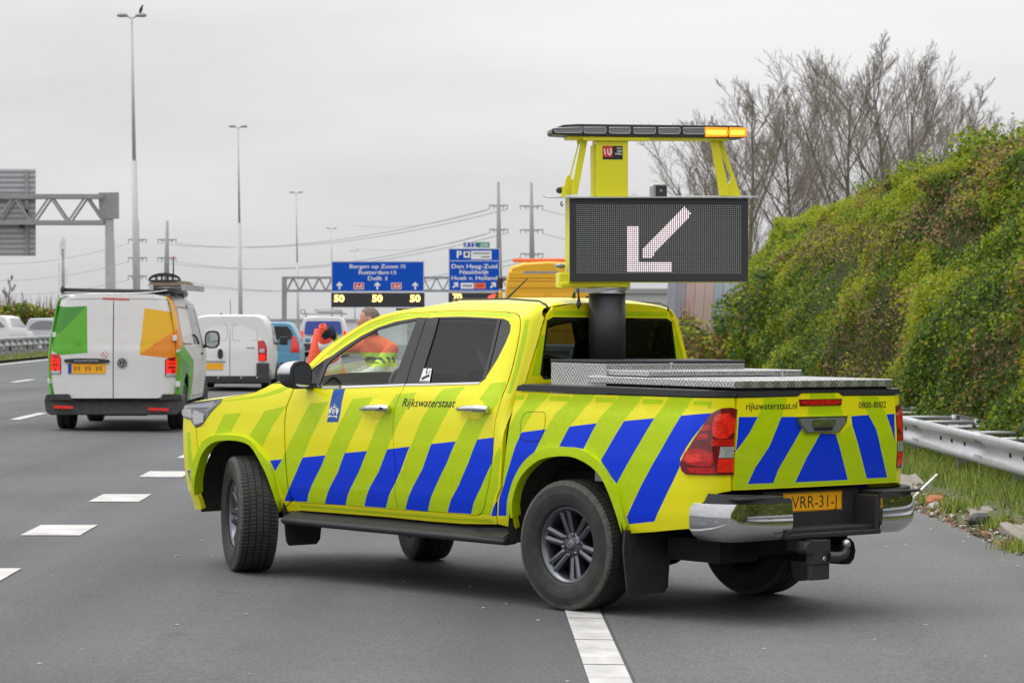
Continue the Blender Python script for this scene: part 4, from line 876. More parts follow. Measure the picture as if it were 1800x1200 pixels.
for nm, x, y, st in (('rear', 0, 1, 0), ('rear', 0, -1, 0), ('front', 3.085, 1, -28), ('front', 3.085, -1, -26)):
    w_ = empty('wheel', (x, y * .785, .383), R(st), truck)
    if _tm is None:
        mb = MB(); mb.v = tv; mb.f = [list(q) for q in tf]; mb.m = tmi; mb.sm = [False] * len(tf); ty = mb.build('tyre', ['rubber', 'rubber_wear'], w_); _tm = ty.data
    else:
        ty = bpy.data.objects.new('tyre', _tm); COL.objects.link(ty); ty.parent = w_
    ty.rotation_euler = (0, R(37 * (x + y)), 0)
    mb = MB(); alloy(mb, y, .222, .262); rm = mb.build('rim', ['alloy_dark', 'dark_void', 'chrome'], w_); rm.rotation_euler = (0, R(14 if x == 0 else 40), 0)
# --- cabin interior
mb = MB(); mb.box(2.05, 2.62, -.70, .70, .95, 1.18); mb.box(2.18, 2.58, -.69, .69, 1.18, 1.225); mb.build('dashboard', 'seat_fabric', truck, .03)
mb = MB(); mb.lathe([(.178 + .014 * math.cos(a), .014 * math.sin(a)) for a in [k * math.pi / 4 for k in range(8)]], axis='x', n=32, closed=True); mb.bar((0, -.17, 0), (0, .17, 0), .02, .035); mb.bar((0, 0, 0), (0, 0, -.17), .02, .03); mb.ico((0, 0, 0), (.03, .06, .05), 0, 2)
sw = mb.build('steering_wheel', 'board_black', truck); sw.location = (1.96, .36, 1.20); sw.rotation_euler = (0, R(24), 0)
for y in (.37, -.37):
    mb = MB(); mb.box(1.30, 1.78, y - .24, y + .24, .72, .86); mb.bar((1.36, y, .84), (1.12, y, 1.36), .46, .12, up=(0, 1, 0) if False else (0, 0, 1)); mb.bar((1.11, y, 1.38), (1.06, y, 1.56), .25, .09); mb.build('front_seat', 'seat_fabric', truck, .035)
mb = MB(); mb.box(.80, 1.15, -.62, .62, .70, .84); mb.bar((.86, 0, .84), (.66, 0, 1.32), 1.26, .12); mb.build('rear_seat', 'seat_fabric', truck, .03)
for y in (.34, -.34):
    mb = MB(); mb.bar((.67, y, 1.33), (.65, y, 1.46), .26, .08); mb.build('headrest', 'seat_fabric', truck, .03)
mb = MB(); mb.box(.62, 2.6, -.72, .72, .50, .53); mb.build('cabin_floor', 'dark_void', truck)
mb = MB(); mb.box(.72, 1.9, -.56, .56, 1.735, 1.75); mb.build('headliner', 'seat_fabric', truck)
# --- aluminium chequer-plate load covers
def uvbox(o):
    me = o.data; uv = me.uv_layers.new(name='uv')
    for p in me.polygons:
        n = p.normal; ax = max(range(3), key=lambda i: abs(n[i]))
        for li in p.loop_indices:
            c = me.vertices[me.loops[li].vertex_index].co; uv.data[li].uv = ((c.y + 3, c.z + 3) if ax == 0 else (c.x + 3, c.z + 3) if ax == 1 else (c.x + 3, c.y + 3))
def cover(name, x0, x1, y0, y1, z0, z1):
    mb = MB(); mb.box(x0, x1, y0, y1, z0, z1); o = mb.build(name, 'chequer', truck); uvbox(o); q = o.modifiers.new('bevel', 'BEVEL'); q.width = .006; q.segments = 2; return o
cover('load_cover', -1.118, .035, -.695, .700, 1.322, 1.366)
cover('load_cover', -.415, .03, -.700, .655, 1.372, 1.404)
tb = cover('tool_box', -.085, .377, -.545, .668, 1.20, 1.438)
mb = MB(); mb.box(-.089, .381, -.549, .672, 1.438, 1.456); mb.build('box_lid', 'board_black', tb, .004)
mb = MB(); mb.box(-1.10, .03, -.66, .66, 1.25, 1.324); mb.build('cover_gasket', 'dark_void', truck)
for x, y, z in ((-.26, .30, 1.405), (-.50, -.42, 1.367)):
    mb = MB(); mb.tube([(x, y, z), (x, y, z + .035)], .010, 8); mb.bar((x - .028, y + .028, z + .037), (x + .028, y - .028, z + .037), .02, .010); mb.build('lid_handle', 'steel', truck, .003)
# --- arrow board on its mast, turned to face the traffic behind
BY = 17.22
def bpos(px, py): p = at(px, py, BY); return p
BC = at(1159, 421, BY); BR = R(7)
board_M = Matrix.Translation(BC) @ Matrix.Rotation(BR, 4, 'Z')     # local: x right, y away from the camera, z up
PPM = 5000 / BY
def cu(px, py): return ((px - 1159) / PPM, (421 - py) / PPM)
def c7(x, y): return cu(940 + x / 3.529, 190 + y / 3.529)
bx0, bz1 = cu(999.5, 347.5); bx1, bz0 = cu(1317.5, 495)
mb = MB(); mb.box(bx0, bx1, .014, .19, bz0 - .004, bz1, 0)
brd = mb.build('arrow_board', 'board_yellow', truck, .004)
brd.matrix_local = TM.inverted() @ board_M
mb = MB(); mb.box(bx0 + .002, bx1 + .001, -.004, .016, bz0, bz1 - .002); mb.build('display_panel', 'board_black', brd, .003)
# dot grid, 85 x 35
gx0, gz1 = c7(257, 604); gx1, gz0 = c7(1283, 1022); NCOL, NROW = 85, 35
AR = [[c7(*p) for p in P] for P in ([(574, 738), (640, 738), (640, 953), (849, 953), (849, 1018), (574, 1018)], [(664, 880), (905, 632), (926, 612), (972, 658), (952, 680), (716, 930), (664, 930)])]
on, off_ = MB(), MB()
for i in range(NCOL):
    for j in range(NROW):
        x = gx0 + (gx1 - gx0) * i / (NCOL - 1); z = gz0 + (gz1 - gz0) * j / (NROW - 1); lit = any(inpoly(x, z, P) for P in AR)
        h = .0045 if lit else .0031; q = on if lit else off_; n8 = 6
        q.add([(x + h * math.cos(k * math.pi / 3), -.0065 - (.001 if lit else 0), z + h * math.sin(k * math.pi / 3)) for k in range(6)], [tuple(range(6))])
tag(off_.build('unlit_lamps', 'led_off', brd), kind='stuff'); tag(on.build('lit_lamps', 'led_on', brd), kind='stuff')
# weather roof, base trough, turntable, mast
mb = MB(); x0, _z = c7(75, 572); x1, _z = c7(1395, 560); mb.add([(x0, -.03, bz1 - .008), (x1, -.03, bz1 + .002), (x1, .24, bz1 + .016), (x0, .24, bz1 + .010)] + [(x0, -.03, bz1 - .002), (x1, -.03, bz1 + .010), (x1, .24, bz1 + .024), (x0, .24, bz1 + .018)], [(0, 1, 2, 3), (4, 7, 6, 5), (0, 4, 5, 1), (1, 5, 6, 2), (2, 6, 7, 3), (3, 7, 4, 0)]); mb.build('weather_roof', 'galvanised', brd)
mb = MB(); a0, _ = c7(160, 1075); a1, _ = c7(595, 1075); mb.box(a0, a1, .03, .26, bz0 - .034, bz0 - .002); mb.box(bx0 - .055, bx0 + .01, .05, .22, bz0 - .03, bz0 + .055); mb.build('base_trough', 'board_yellow', brd, .01)
mb = MB(); t0, _ = c7(250, 1130); t1, _ = c7(600, 1130); tc_ = (c7(468, 1130))[0]; zt = bz0 - .036
mb.lathe([(.0, zt), (.128, zt), (.128, zt - .008), (.118, zt - .010), (.118, zt - .026), (.128, zt - .028), (.128, zt - .036), (0, zt - .036)], (tc_, .14, 0), 'z', 36); mb.box(t0, tc_, .02, .05, zt - .03, zt - .004); mb.build('turntable', 'steel', brd)
mb = MB(); mb.lathe([(0, zt - .036), (.112, zt - .036), (.112, zt - .46), (.104, zt - .46)], (tc_, .14, 0), 'z', 48); mb.build('mast', 'board_black', brd)
mb = MB(); cx_, _ = c7(265, 1150); mb.tube([(cx_, .0, zt - .004), (cx_, .0, zt - .03), (cx_ + .002, .0, zt - .05), (cx_ + .003, 0, zt - .095), (cx_ + .003, 0, zt - .105), (cx_, 0, zt - .13)], [.006, .006, .005, .014, .016, .004], 8); mb.build('hanging_cable', 'black_plastic', brd)
# control box with the maker's label
k0, k1 = c7(383, 195), c7(585, 537); mb = MB(); mb.box(k0[0], k1[0], .05, .20, bz1 + .004, k0[1]); mb.box(k0[0] - .014, k0[0] + .01, .08, .19, bz1 + .006, k0[1] - .03); ctl = mb.build('control_box', 'board_yellow', brd, .005)
l0, l1 = c7(425, 235), c7(550, 318); fl_ = lambda a, b_: (l0[0] + (l1[0] - l0[0]) * a, .0475, l1[1] + (l0[1] - l1[1]) * b_)
fl2 = lambda a, b_: (lambda p: (p[0], p[1] - .0012, p[2]))(fl_(a, b_))
mb = MB(); mb.add([fl_(0, 0), fl_(1, 0), fl_(1, 1), fl_(0, 1)], [(0, 1, 2, 3)], 0); mb.add([fl2(0, .18), fl2(.5, .18), fl2(.5, 1), fl2(0, 1)], [(0, 1, 2, 3)], 1)
for cx in (.06, .22):
    pts = [(cx + .14 * math.cos(a), .62 - .26 * math.sin(a) if a < 0 else .62) for a in (0,)]
    arcp = [(cx, .78), (cx + .02, .45), (cx + .08, .33)]; arcq = [(cx + .05, .78), (cx + .07, .5), (cx + .12, .33)]
    P = arcp + arcq[::-1]; mb.add([(p[0], p[1] - .0006, p[2]) for p in (fl2(*q) for q in P)], [tuple(range(6))], 2)
P = [(.36, .84), (.44, .80), (.46, .5), (.38, .30), (.30, .28), (.36, .42), (.39, .55)]; mb.add([(p[0], p[1] - .0006, p[2]) for p in (fl2(*q) for q in P)], [tuple(q) for q in tessellate_polygon([[Vector((a, b_, 0)) for a, b_ in P]])], 2)
text_on(mb, 'EBO', fl2, .72, .97, .76, .14, 2); text_on(mb, 'VAN', fl2, .70, .97, .55, .14, 2, bold=.02); text_on(mb, 'WEEL', fl2, .60, .97, .34, .14, 2, bold=.02)
mb.build('maker_label', ['black_print', 'label_red', 'white_print'], ctl)
# rear camera
p0, p1 = c7(745, 475), c7(822, 538); mb = MB(); mb.box(p0[0], p1[0], .0, .07, bz1 + .004, p0[1]); mb.box(p0[0] - .018, p0[0], .02, .09, bz1 + .004, p0[1] - .01, 1); mb.box(p0[0] + .005, p1[0] - .005, -.004, .0, bz1 + .010, p0[1] - .006, 2); mb.lathe([(0, -.012), (.008, -.012), (.011, -.004)], ((p0[0] + p1[0]) / 2, 0, (p0[1] + bz1) / 2), 'y', 14, 3); mb.build('rear_camera', ['galv_dull', 'galvanised', 'board_black', 'lens_smoke'], brd)
mb = MB(); p0 = c7(160, 510); mb.lathe([(.0, -.02), (.016, -.02), (.02, .05), (.012, .06)], (p0[0], .05, p0[1]), 'y', 12, 0); mb.box(p0[0] + .006, p0[0] + .03, .02, .07, bz1, p0[1] + .02, 1); p1 = c7(168, 600); mb.tube([(p1[0], .04, p1[1] + .02), (p1[0] - .008, .04, p1[1]), (p1[0], .04, p1[1] - .012), (p1[0] + .008, .04, p1[1] + .004)], .004, 6, 0); mb.build('side_camera', ['black_plastic', 'board_yellow'], brd)
mb = MB(); p0 = c7(165, 980); mb.ico((p0[0], .1, p0[1]), (.035, .05, .018), 0, 2); mb.build('side_beacon', 'lens_smoke', brd)
# light-bar legs
def leg(P, yy):
    mb = MB(); mb.prism([c7(*p) for p in P[0]], lambda a, b_: (a, yy, b_), (0, .018, 0))
    return mb
LB = c7(0, 182)[1]
for name, polys in (('light_bar_leg', [[(288, 165), (340, 165), (330, 230), (272, 535), (230, 535), (288, 240)], [(276, 195), (300, 170), (290, 215), (242, 400), (236, 440), (262, 440), (246, 535), (186, 535), (205, 440), (214, 418), (230, 412), (282, 228)]]),
                    ('light_bar_leg', [[(1110, 185), (1160, 185), (1168, 235), (1214, 430), (1226, 540), (1170, 540)], [(1148, 185), (1192, 185), (1314, 545), (1205, 545), (1225, 470), (1250, 440), (1250, 418), (1172, 225)]])):
    mb = MB()
    for q, P in enumerate(polys): mb.prism([c7(*p) for p in P], lambda a, b_: (a, .08 + .035 * q, b_), (0, .022 + .02 * q, 0))
    mb.build(name, 'board_yellow', brd, .003)
# light bar: black base, clear modules, two lit amber modules at the right
e0, e1 = c7(102, 145), c7(1332, 145); zt_, zm, zb_ = c7(0, 106)[1], c7(0, 145)[1], c7(0, 186)[1]
mb = MB(); P = [(e0[0], zm - .012), (e0[0] + .004, zm + .012), (e0[0] + .07, zt_ - .002), (e0[0] + .16, zt_ + .004), (e1[0] - .05, zt_ + .002), (e1[0] - .01, zt_ - .008), (e1[0], zm), (e1[0] - .004, zb_ + .012), (e1[0] - .03, zb_ + .004), (e0[0] + .12, zb_ + .010), (e0[0] + .01, zm - .024)]
mb.prism(P, lambda a, b_: (a, .02, b_), (0, .22, 0)); lbr = mb.build('light_bar', 'satin_black', brd, .012)
mb = MB(); a_, b__ = c7(205, 186), c7(1220, 194); mb.box(a_[0], b__[0], .04, .2, b__[1], a_[1] + .01); a_, b__ = c7(300, 182), c7(720, 196); mb.box(a_[0], b__[0], .03, .1, b__[1] - .006, a_[1]); mb.build('light_bar_beam', 'board_yellow', brd)
for (xa, xb) in ((118, 290), (300, 440), (460, 592), (612, 750), (770, 905), (925, 1060)):
    a_, b__ = c7(xa, 120), c7(xb, 160 if xa > 200 else 158); mb = MB(); P = [(a_[0], b__[1] + .012), (a_[0], a_[1] - (.004 if xa > 200 else .01)), (b__[0], a_[1] - .002), (b__[0], b__[1] + .010), (b__[0] - .008, b__[1]), (a_[0] + .008, b__[1])]
    mb.prism(P, lambda a, b_: (a, .012, b_), (0, .012, 0)); mo = mb.build('light_module', 'lens_smoke', brd)
    mb = MB(); mb.tube([(p[0], .010, p[1]) for p in P + P[:1]], .0028, 5); mb.build('module_rim', 'steel', brd)
for (xa, xb) in ((1064, 1212), (1216, 1328)):
    a_, b__ = c7(xa, 116), c7(xb, 180); mb = MB(); P = [(a_[0], b__[1] + .004), (a_[0], a_[1]), (b__[0] - .006, a_[1] - .002), (b__[0] - (.0 if xa > 1200 else -.001), (a_[1] + b__[1]) / 2), (b__[0] - .006, b__[1] + .006)]
    mb.prism(P, lambda a, b_: (a, .008, b_), (0, .20, 0)); mo = mb.build('lit_amber_module', 'amber_lit', brd, .003)
    mb = MB(); mb.box(a_[0] + .006, b__[0] - .016, .004, .0075, b__[1] + .016, a_[1] - .018); mb.build('hot_lamp', 'amber_hot', brd)
# ================================================================ SETTING: ground, road, markings
def sheet(name, xs, ys, dz, m_, kind='structure', zf=gz):
    vs = [(x if not callable(x) else x(y), y, 0) for y in ys for x in xs]
    vs = [(x, y, zf(x, y) + dz) for x, y, _ in vs]; nx = len(xs)
    fs = [(j * nx + i, j * nx + i + 1, (j + 1) * nx + i + 1, (j + 1) * nx + i) for j in range(len(ys) - 1) for i in range(nx - 1)]
    mb = MB(); mb.add(vs, fs, 0, True); o = mb.build(name, m_, fix=False); tag(o, kind=kind); return o
YS_ = [-40, 5, 15, 20, 30, 45, 60, 80, 100, 130, 150, 170, 190, 210, 240, 270, 300, 340, 500, 900, 2000, 3000]
rd = lambda x0: (lambda y: x0 - .0165 * y)                # lines that run along the road
sheet('ground', [-3000, -900, -200, -60, -40, -20, 0, 10, 25, 60, 200, 900, 3000], YS_, -.06, 'verge_soil')
road = sheet('road', [rd(-14.9), rd(-11), rd(-7), rd(-3.4), rd(.6), rd(4.12)], YS_, 0, 'asphalt')
sh = sheet('hard_shoulder', [rd(.80), rd(2.4), rd(4.10)], YS_, .004, 'asphalt_pale')
far = sheet('opposite_carriageway', [rd(-33), rd(-26), rd(-17.2)], YS_, -.004, 'asphalt')
LAB = lambda: None
def marking(pts, name='road_marking'):
    mb = MB(); vs = [(x, y, gz(x, y) + .004) for x, y in pts]; n = len(vs)
    mb.add(vs + [(a, b_, c + .003) for a, b_, c in vs], [tuple(range(n, 2 * n))] + [(i, (i + 1) % n, n + (i + 1) % n, n + i) for i in range(n)]); o = mb.build(name, 'line_paint'); tag(o, kind='structure'); return o
# edge line made of thermoplastic plates with narrow joints
y = 10.75
while y < 24:
    x = .306 + (16.62 - y) * .0165; L_ = 1.07
    marking([(x, y), (x + .202, y), (x + .202 - L_ * .0165, y + L_ - .035), (x - L_ * .0165, y + L_ - .035)]); y += L_
yy = 24.2
while yy < 190: 
    x = .306 + (16.62 - yy) * .0165; marking([(x, yy), (x + .2, yy), (x + .2 - .2, yy + 12), (x - .2, yy + 12)]); yy += 12.2
# block markings of the exit lane
for k in range(-3, 26):
    y = 21.52 + 3.9 * k; x = -3.72 - .0165 * (y - 21.5)
    marking([(x, y), (x + .44, y + .06), (x + .42, y + 1.13), (x - .02, y + 1.05)])
for x0, y0, w_ in ((-7.74, 44.2, .16), (-11.78, 67.1, .18)):
    for k in range(-4, 10):
        y = y0 + 12 * k; x = x0 - .0165 * (y - y0)
        if y > 12: marking([(x - w_ / 2, y), (x + w_ / 2, y), (x + w_ / 2 - .05, y + 3), (x - w_ / 2 - .05, y + 3)])
yy = 40
while yy < 190: x = -14.55 - .0165 * yy; marking([(x, yy), (x + .22, yy), (x + .02, yy + 12), (x - .2, yy + 12)]); yy += 12
# scattered light specks of grit on the asphalt
mb = MB()
for _ in range(80):
    y = random.uniform(13, 34); x = random.uniform(-.19, .19) * y; r_ = random.uniform(.003, .010)
    mb.ico((x, y, gz(x, y) + .003), (r_ * 1.6, r_ * 1.4, r_ * .5), 0, 1, .2)
tag(mb.build('grit', 'pebble'), kind='stuff')
# verge on the right: soil bank that carries kerb stones, rubble and grass
def vz(x, y):
    e = x - (4.12 - .0165 * y) + .07 * math.sin(y * 2.3) + .04 * math.sin(y * 6.1 + 1) + .03 * math.sin(y * 13.7); b_ = gz(x, y)
    return b_ + (-.03 if e < 0 else min(e, .5) * .14 + min(max(e - .5, 0), .8) * .08) + .02 * math.sin(x * 7 + y * 3) * math.sin(y * 4.1 - x * 2) * (1 if e > .05 else 0)
vx = [rd(3.9 + .12 * k) for k in range(34)]
sheet('verge', vx, list(np.arange(12, 62, .25)) + list(np.arange(62, 200, 6)), 0, 'verge_soil', zf=vz)

# ---------------------------------------------------------------- steel safety barrier on the right
def W_beam(pts, z0, z1, face, name, par, m_='galvanised'):
    "W-profile rail along pts (x, y, z0 of the lower edge); face = -1 bulges towards -x"
    pr = [(0, .012), (.04, .0), (.25, .0), (.30, .055), (.42, .075), (.5, .012), (.58, .075), (.70, .055), (.75, .0), (.96, .0), (1.0, .012)]
    pr = [(0, .03), (.03, .01), (.10, 0), (.26, 0), (.40, .07), (.60, .07), (.74, 0), (.90, 0), (.97, .01), (1, .03)]
    vs = []
    for (x, y, z) in pts:
        for t_, d_ in pr: vs.append((x - face * d_ - 0, y, z + (z1 - z0) * t_))
    n = len(pr); mb = MB()
    mb.add(vs, [(i * n + k, i * n + k + 1, (i + 1) * n + k + 1, (i + 1) * n + k) for i in range(len(pts) - 1) for k in range(n - 1)], 0, True)
    o = mb.build(name, m_, par); s_ = o.modifiers.new('thick', 'SOLIDIFY'); s_.thickness = .004; return o
RX = lambda y: 4.75 - .018 * (y - 29.8)
grail = empty('safety_barrier', (RX(26), 26, gz(4.7, 26))); tag(grail, 'double sided galvanised steel safety barrier on the grass verge below the ivy', 'guardrail')
gl_ = grail.location
def rel(o): o.location = -Vector(gl_); return o
y = 13.0
while y < 64:
    a = [(RX(q), q, .20) for q in (y, y + 2, y + 4.0)]; rel(W_beam(a, .2, .51, -1, 'front_rail', grail))
    a = [(RX(q) + .80, q, .20) for q in (y, y + 2, y + 4.0)]; rel(W_beam(a, .2, .51, 1, 'rear_rail', grail, 'galv_dull')); 
    mb = MB()
    for dy in (.10, 3.88):                             # splice bolts and slots
        for dz in (.075, .235):
            for k in (0, .12): mb.lathe([(0, 0), (.016, .0), (.018, .012)], (RX(y + dy + k) - .006, y + dy + k, .2 + dz), 'x', 8)
    for dy in (1.2, 2.0, 2.7): mb.box(RX(y + dy) + .058, RX(y + dy) + .0665, y + dy - .05, y + dy + .03, .335, .375)
    rel(mb.build('rail_bolts', 'dark_void', grail)); y += 4.0
y = 14.55
while y < 62:
    mb = MB(); x = RX(y); mb.tube([(x + .03, y, .47), (x + .3, y + .02, .475), (x + .79, y + .02, .47)], .022, 8); mb.tube([(x + .74, y + .02, .41), (x + .74, y + .02, .505)], .04, 10); rel(mb.build('spacer_bar', 'galvanised', grail)); y += 1.55
y = 15.2
while y < 62:
    for dx in (.12, .68):
        mb = MB(); x = RX(y) + dx; mb.box(x - .05, x + .05, y - .003, y + .003, -.3, .44); mb.box(x - .05, x - .044, y - .03, y + .03, -.3, .44); mb.box(x + .044, x + .05, y - .03, y + .03, -.3, .44); rel(mb.build('post', 'galv_dull', grail))
    y += 3.1
# ---------------------------------------------------------------- kerb stones and rubble along the asphalt edge
def slab(x, y, L_, w_, h, rz, label, m_='kerb_stone', tilt=.0):
    mb = MB(); n = 12; vs = []
    P = [(-L_ / 2, -w_ / 2), (0, -w_ / 2 * 1.05), (L_ / 2, -w_ / 2), (L_ / 2 * 1.02, 0), (L_ / 2, w_ / 2), (0.1, w_ / 2), (-L_ / 2, w_ / 2), (-L_ / 2 * .98, 0)]
    P = [(a + random.uniform(-.02, .02), b_ + random.uniform(-.015, .015)) for a, b_ in P]
    P = [q for k in range(8) for q in (P[k], ((P[k][0] + P[(k + 1) % 8][0]) / 2 + random.uniform(-.025, .025), (P[k][1] + P[(k + 1) % 8][1]) / 2 + random.uniform(-.02, .02)))]
    mb.prism(P, lambda a, b_: (a, b_, h + random.uniform(-.014, .010)), (0, 0, -.2)); o = mb.build('kerb_stone', m_, bevel=.018, seg=3)
    o.location = (x, y, vz(x, y)); o.rotation_euler = (tilt, R(-6), rz); tag(o, label, 'kerb stone', 'kerb stones at the edge of the asphalt'); return o
slab(4.10, 24.6, .90, .24, .012, R(91), 'weathered concrete kerb stone between the grass tuft and the dark stone')
slab(4.02, 22.2, .90, .24, .020, R(94), 'broken concrete kerb stone nearest the camera at the asphalt edge')
slab(4.02, 28.6, 1.2, .28, .012, R(91), 'concrete kerb stone under the white strip beside the rear bumper')
for x, y, r_, m_, lb in ((3.93, 23.9, .085, 'board_black', 'round black stone lying on the asphalt edge'), (3.86, 25.9, .075, 'brick_red', 'orange brick lump beside the grass tuft'), (3.80, 25.5, .06, 'pebble', 'pale rubble stone below the orange brick lump'), (3.70, 26.3, .07, 'kerb_stone', 'grey flat stone left of the orange brick lump'), (3.97, 22.95, .04, 'brick_red', 'small orange brick chip between the two kerb stones')):
    mb = MB(); mb.ico((0, 0, 0), (r_ * 1.2, r_ * 1.1, r_ * .8), 0, 2, .12); o = mb.build('rubble_stone', m_); o.location = (x, y, vz(x, y) + r_ * .4); tag(o, lb, 'stone', 'rubble along the kerb')
mb = MB(); mb.bar((3.66, 26.2, vz(3.66, 26.2) + .08), (4.23, 28.3, vz(4.23, 28.3) + .10), .022, .012); o = mb.build('white_strip', 'cone_white'); tag(o, 'thin white plastic strip lying on the verge beside the rear bumper', 'strip')
mb = MB()
for _ in range(2200):
    y = random.uniform(17, 34); x = 4.12 - .0165 * y + abs(random.gauss(0.05, .26)) - .06; r_ = random.choice((.006, .008, .012, .016, .024))
    mb.ico((x, y, max(vz(x, y), gz(x, y)) + r_ * .3), (r_, r_ * 1.2, r_ * .7), random.choice((0, 0, 0, 0, 0, 1, 1, 2, 3, 3, 3)), 1, .3)
tag(mb.build('verge_litter', ['soil', 'pebble', 'brick_red', 'dead_stem']), kind='stuff')
mb = MB()
for _ in range(70):
    y = random.uniform(17, 33); x = 3.75 - .01 * (y - 17) + random.gauss(0, .18); r_ = random.uniform(.006, .014); mb.ico((x, y, gz(x, y) + r_ * .3), (r_ * 1.4, r_, r_ * .6), 0, 1, .2)
tag(mb.build('pale_gravel', 'pebble'), kind='stuff')

# ---------------------------------------------------------------- big leaf/blade meshes through numpy
def quads(name, P, mats, mi, parent=None, smooth=False):
    "P: (n, 4, 3) array of quads"
    n = len(P); me = bpy.data.meshes.new(name); me.vertices.add(n * 4); me.vertices.foreach_set('co', np.ascontiguousarray(P, dtype=np.float32).ravel())
    me.loops.add(n * 4); me.loops.foreach_set('vertex_index', np.arange(n * 4, dtype=np.int32)); me.polygons.add(n)
    me.polygons.foreach_set('loop_start', np.arange(0, n * 4, 4, dtype=np.int32)); me.polygons.foreach_set('loop_total', np.full(n, 4, dtype=np.int32))
    for q in mats: me.materials.append(M[q])
    me.polygons.foreach_set('material_index', mi.astype(np.int32)); me.update(); me.validate()
    o = bpy.data.objects.new(name, me); COL.objects.link(o)
    if parent: o.parent = parent
    return o
def blades(n, xf, y0, y1, hmin, hmax, zf, wid=.006):
    y = rng.uniform(y0, y1, n); x = xf(y, n); h = rng.uniform(hmin, hmax, n); a = rng.uniform(0, 2 * np.pi, n); le = rng.normal(0, .35, (n, 2)) * h[:, None]
    z = np.array([zf(p, q) for p, q in zip(x, y)]); w_ = wid * rng.uniform(.7, 1.5, n)
    b0 = np.stack([x - np.cos(a) * w_, y - np.sin(a) * w_, z - .01], 1); b1 = np.stack([x + np.cos(a) * w_, y + np.sin(a) * w_, z - .01], 1)
    tp = np.stack([x + le[:, 0], y + le[:, 1], z + h], 1); t2 = tp + np.stack([np.cos(a), np.sin(a), 0 * a], 1) * (w_ * .25)[:, None]
    return np.stack([b0, b1, t2, tp], 1)
g_ = blades(42000, lambda y, n: 4.12 - .0165 * y + .50 + rng.beta(1.15, 1.0, n) * 1.95, 15, 58, .04, .15, vz)
gm = rng.choice(4, len(g_), p=[.47, .33, .08, .12]); o = quads('grass', g_, ['grass0', 'grass1', 'grass2', 'grass3'], gm); tag(o, 'mown green grass under the right safety barrier', 'grass', kind='stuff')
for x, y, r_, lb, nn_ in ((3.95, 25.15, .14, 'bright grass tuft growing beside the first kerb stone', 500), (3.88, 26.4, .11, 'low grass tuft above the orange brick lump', 300), (3.99, 23.3, .09, 'mossy grass tuft between the two kerb stones', 250), (3.80, 21.2, .12, 'yellow green moss tuft at the right edge of the asphalt', 300)):
    P = blades(nn_, lambda yy_, n: x + rng.normal(0, r_ * .7, n), y - r_ * 2, y + r_ * 2, .03, .13, lambda p, q: max(vz(p, q), gz(p, q))); o = quads('grass_tuft', P, ['grass0', 'grass1', 'grass2'], rng.choice(3, nn_, p=[.3, .5, .2])); tag(o, lb, 'grass', kind='stuff')

# ---------------------------------------------------------------- ivy-covered wall
_PT = rng.random((7, 256, 256))
def nzv(x, y, s, seed=0):
    "smooth value noise in -1..1 for arrays or numbers"
    x = np.asarray(x, float) * s + seed * 17.3 + 400; y = np.asarray(y, float) * s - seed * 5.1 + 400
    xi, yi = np.floor(x).astype(int), np.floor(y).astype(int); fx_, fy_ = x - xi, y - yi; fx_ = fx_ * fx_ * (3 - 2 * fx_); fy_ = fy_ * fy_ * (3 - 2 * fy_); g = _PT[seed % 7]
    a = g[xi % 256, yi % 256]; b_ = g[(xi + 1) % 256, yi % 256]; c_ = g[xi % 256, (yi + 1) % 256]; d_ = g[(xi + 1) % 256, (yi + 1) % 256]
    return ((a * (1 - fx_) + b_ * fx_) * (1 - fy_) + (c_ * (1 - fx_) + d_ * fx_) * fy_) * 2 - 1
def nz(x, y, s, seed=0): return float(nzv(x, y, s, seed))
HX = lambda y: 6.57 - .0165 * y
def hface(y, t_):
    "points of the ivy face: t_ 0 at the ground, 1 at the crest, up to 1.3 back over the top"
    y = np.asarray(y, float); t_ = np.asarray(t_, float)
    top = 4.46 - .12 * np.clip((y - 44) / 15, 0, 1) - .10 * np.clip((y - 59) / 16, 0, 1) - np.maximum(0, y - 78) * .13 + .15 * nzv(y, 0, .30, 1) + .13 * nzv(y, 3, .8, 2) + .10 * nzv(y, 5, 2.2, 3)
    d_ = .42 * nzv(y * .6, t_ * 4.4, .55, 3) + .34 * nzv(y * .55, t_ * 4.4, 1.4, 4) + .17 * nzv(y * .6, t_ * 4.4, 3.1, 5)
    up = np.maximum(0, t_ - 1)
    z = K * -6 + np.where(t_ <= 1, top * (1 - (1 - np.minimum(t_, 1)) ** 1.25), top - .5 * up); fe = np.clip((y - 62) / 22, 0, 1.2); x = HX(y) - .35 + fe * 1.9 + 2.45 * (1 - .72 * fe) * np.minimum(t_, 1) ** 1.5 + up * 4.2 + d_
    return np.stack([x, y, z], -1)
hedge = empty('ivy_hedge', (HX(30), 30, 0)); tag(hedge, 'tall wall of dense green ivy with brown patches behind the barrier', 'hedge')
ys_ = list(np.arange(-45, 24, 1.5)) + list(np.arange(24, 90, .4)); ts_ = np.linspace(0, 1.3, 20); mb = MB()
mb.add([tuple(hface(y, t_) + np.array((.27, 0, -.10))) for y in ys_ for t_ in ts_], [(i * 20 + k, i * 20 + k + 1, (i + 1) * 20 + k + 1, (i + 1) * 20 + k) for i in range(len(ys_) - 1) for k in range(19)], 0, True)
o = mb.build('ivy_bank', 'hedge_core', hedge); o.location = -hedge.location
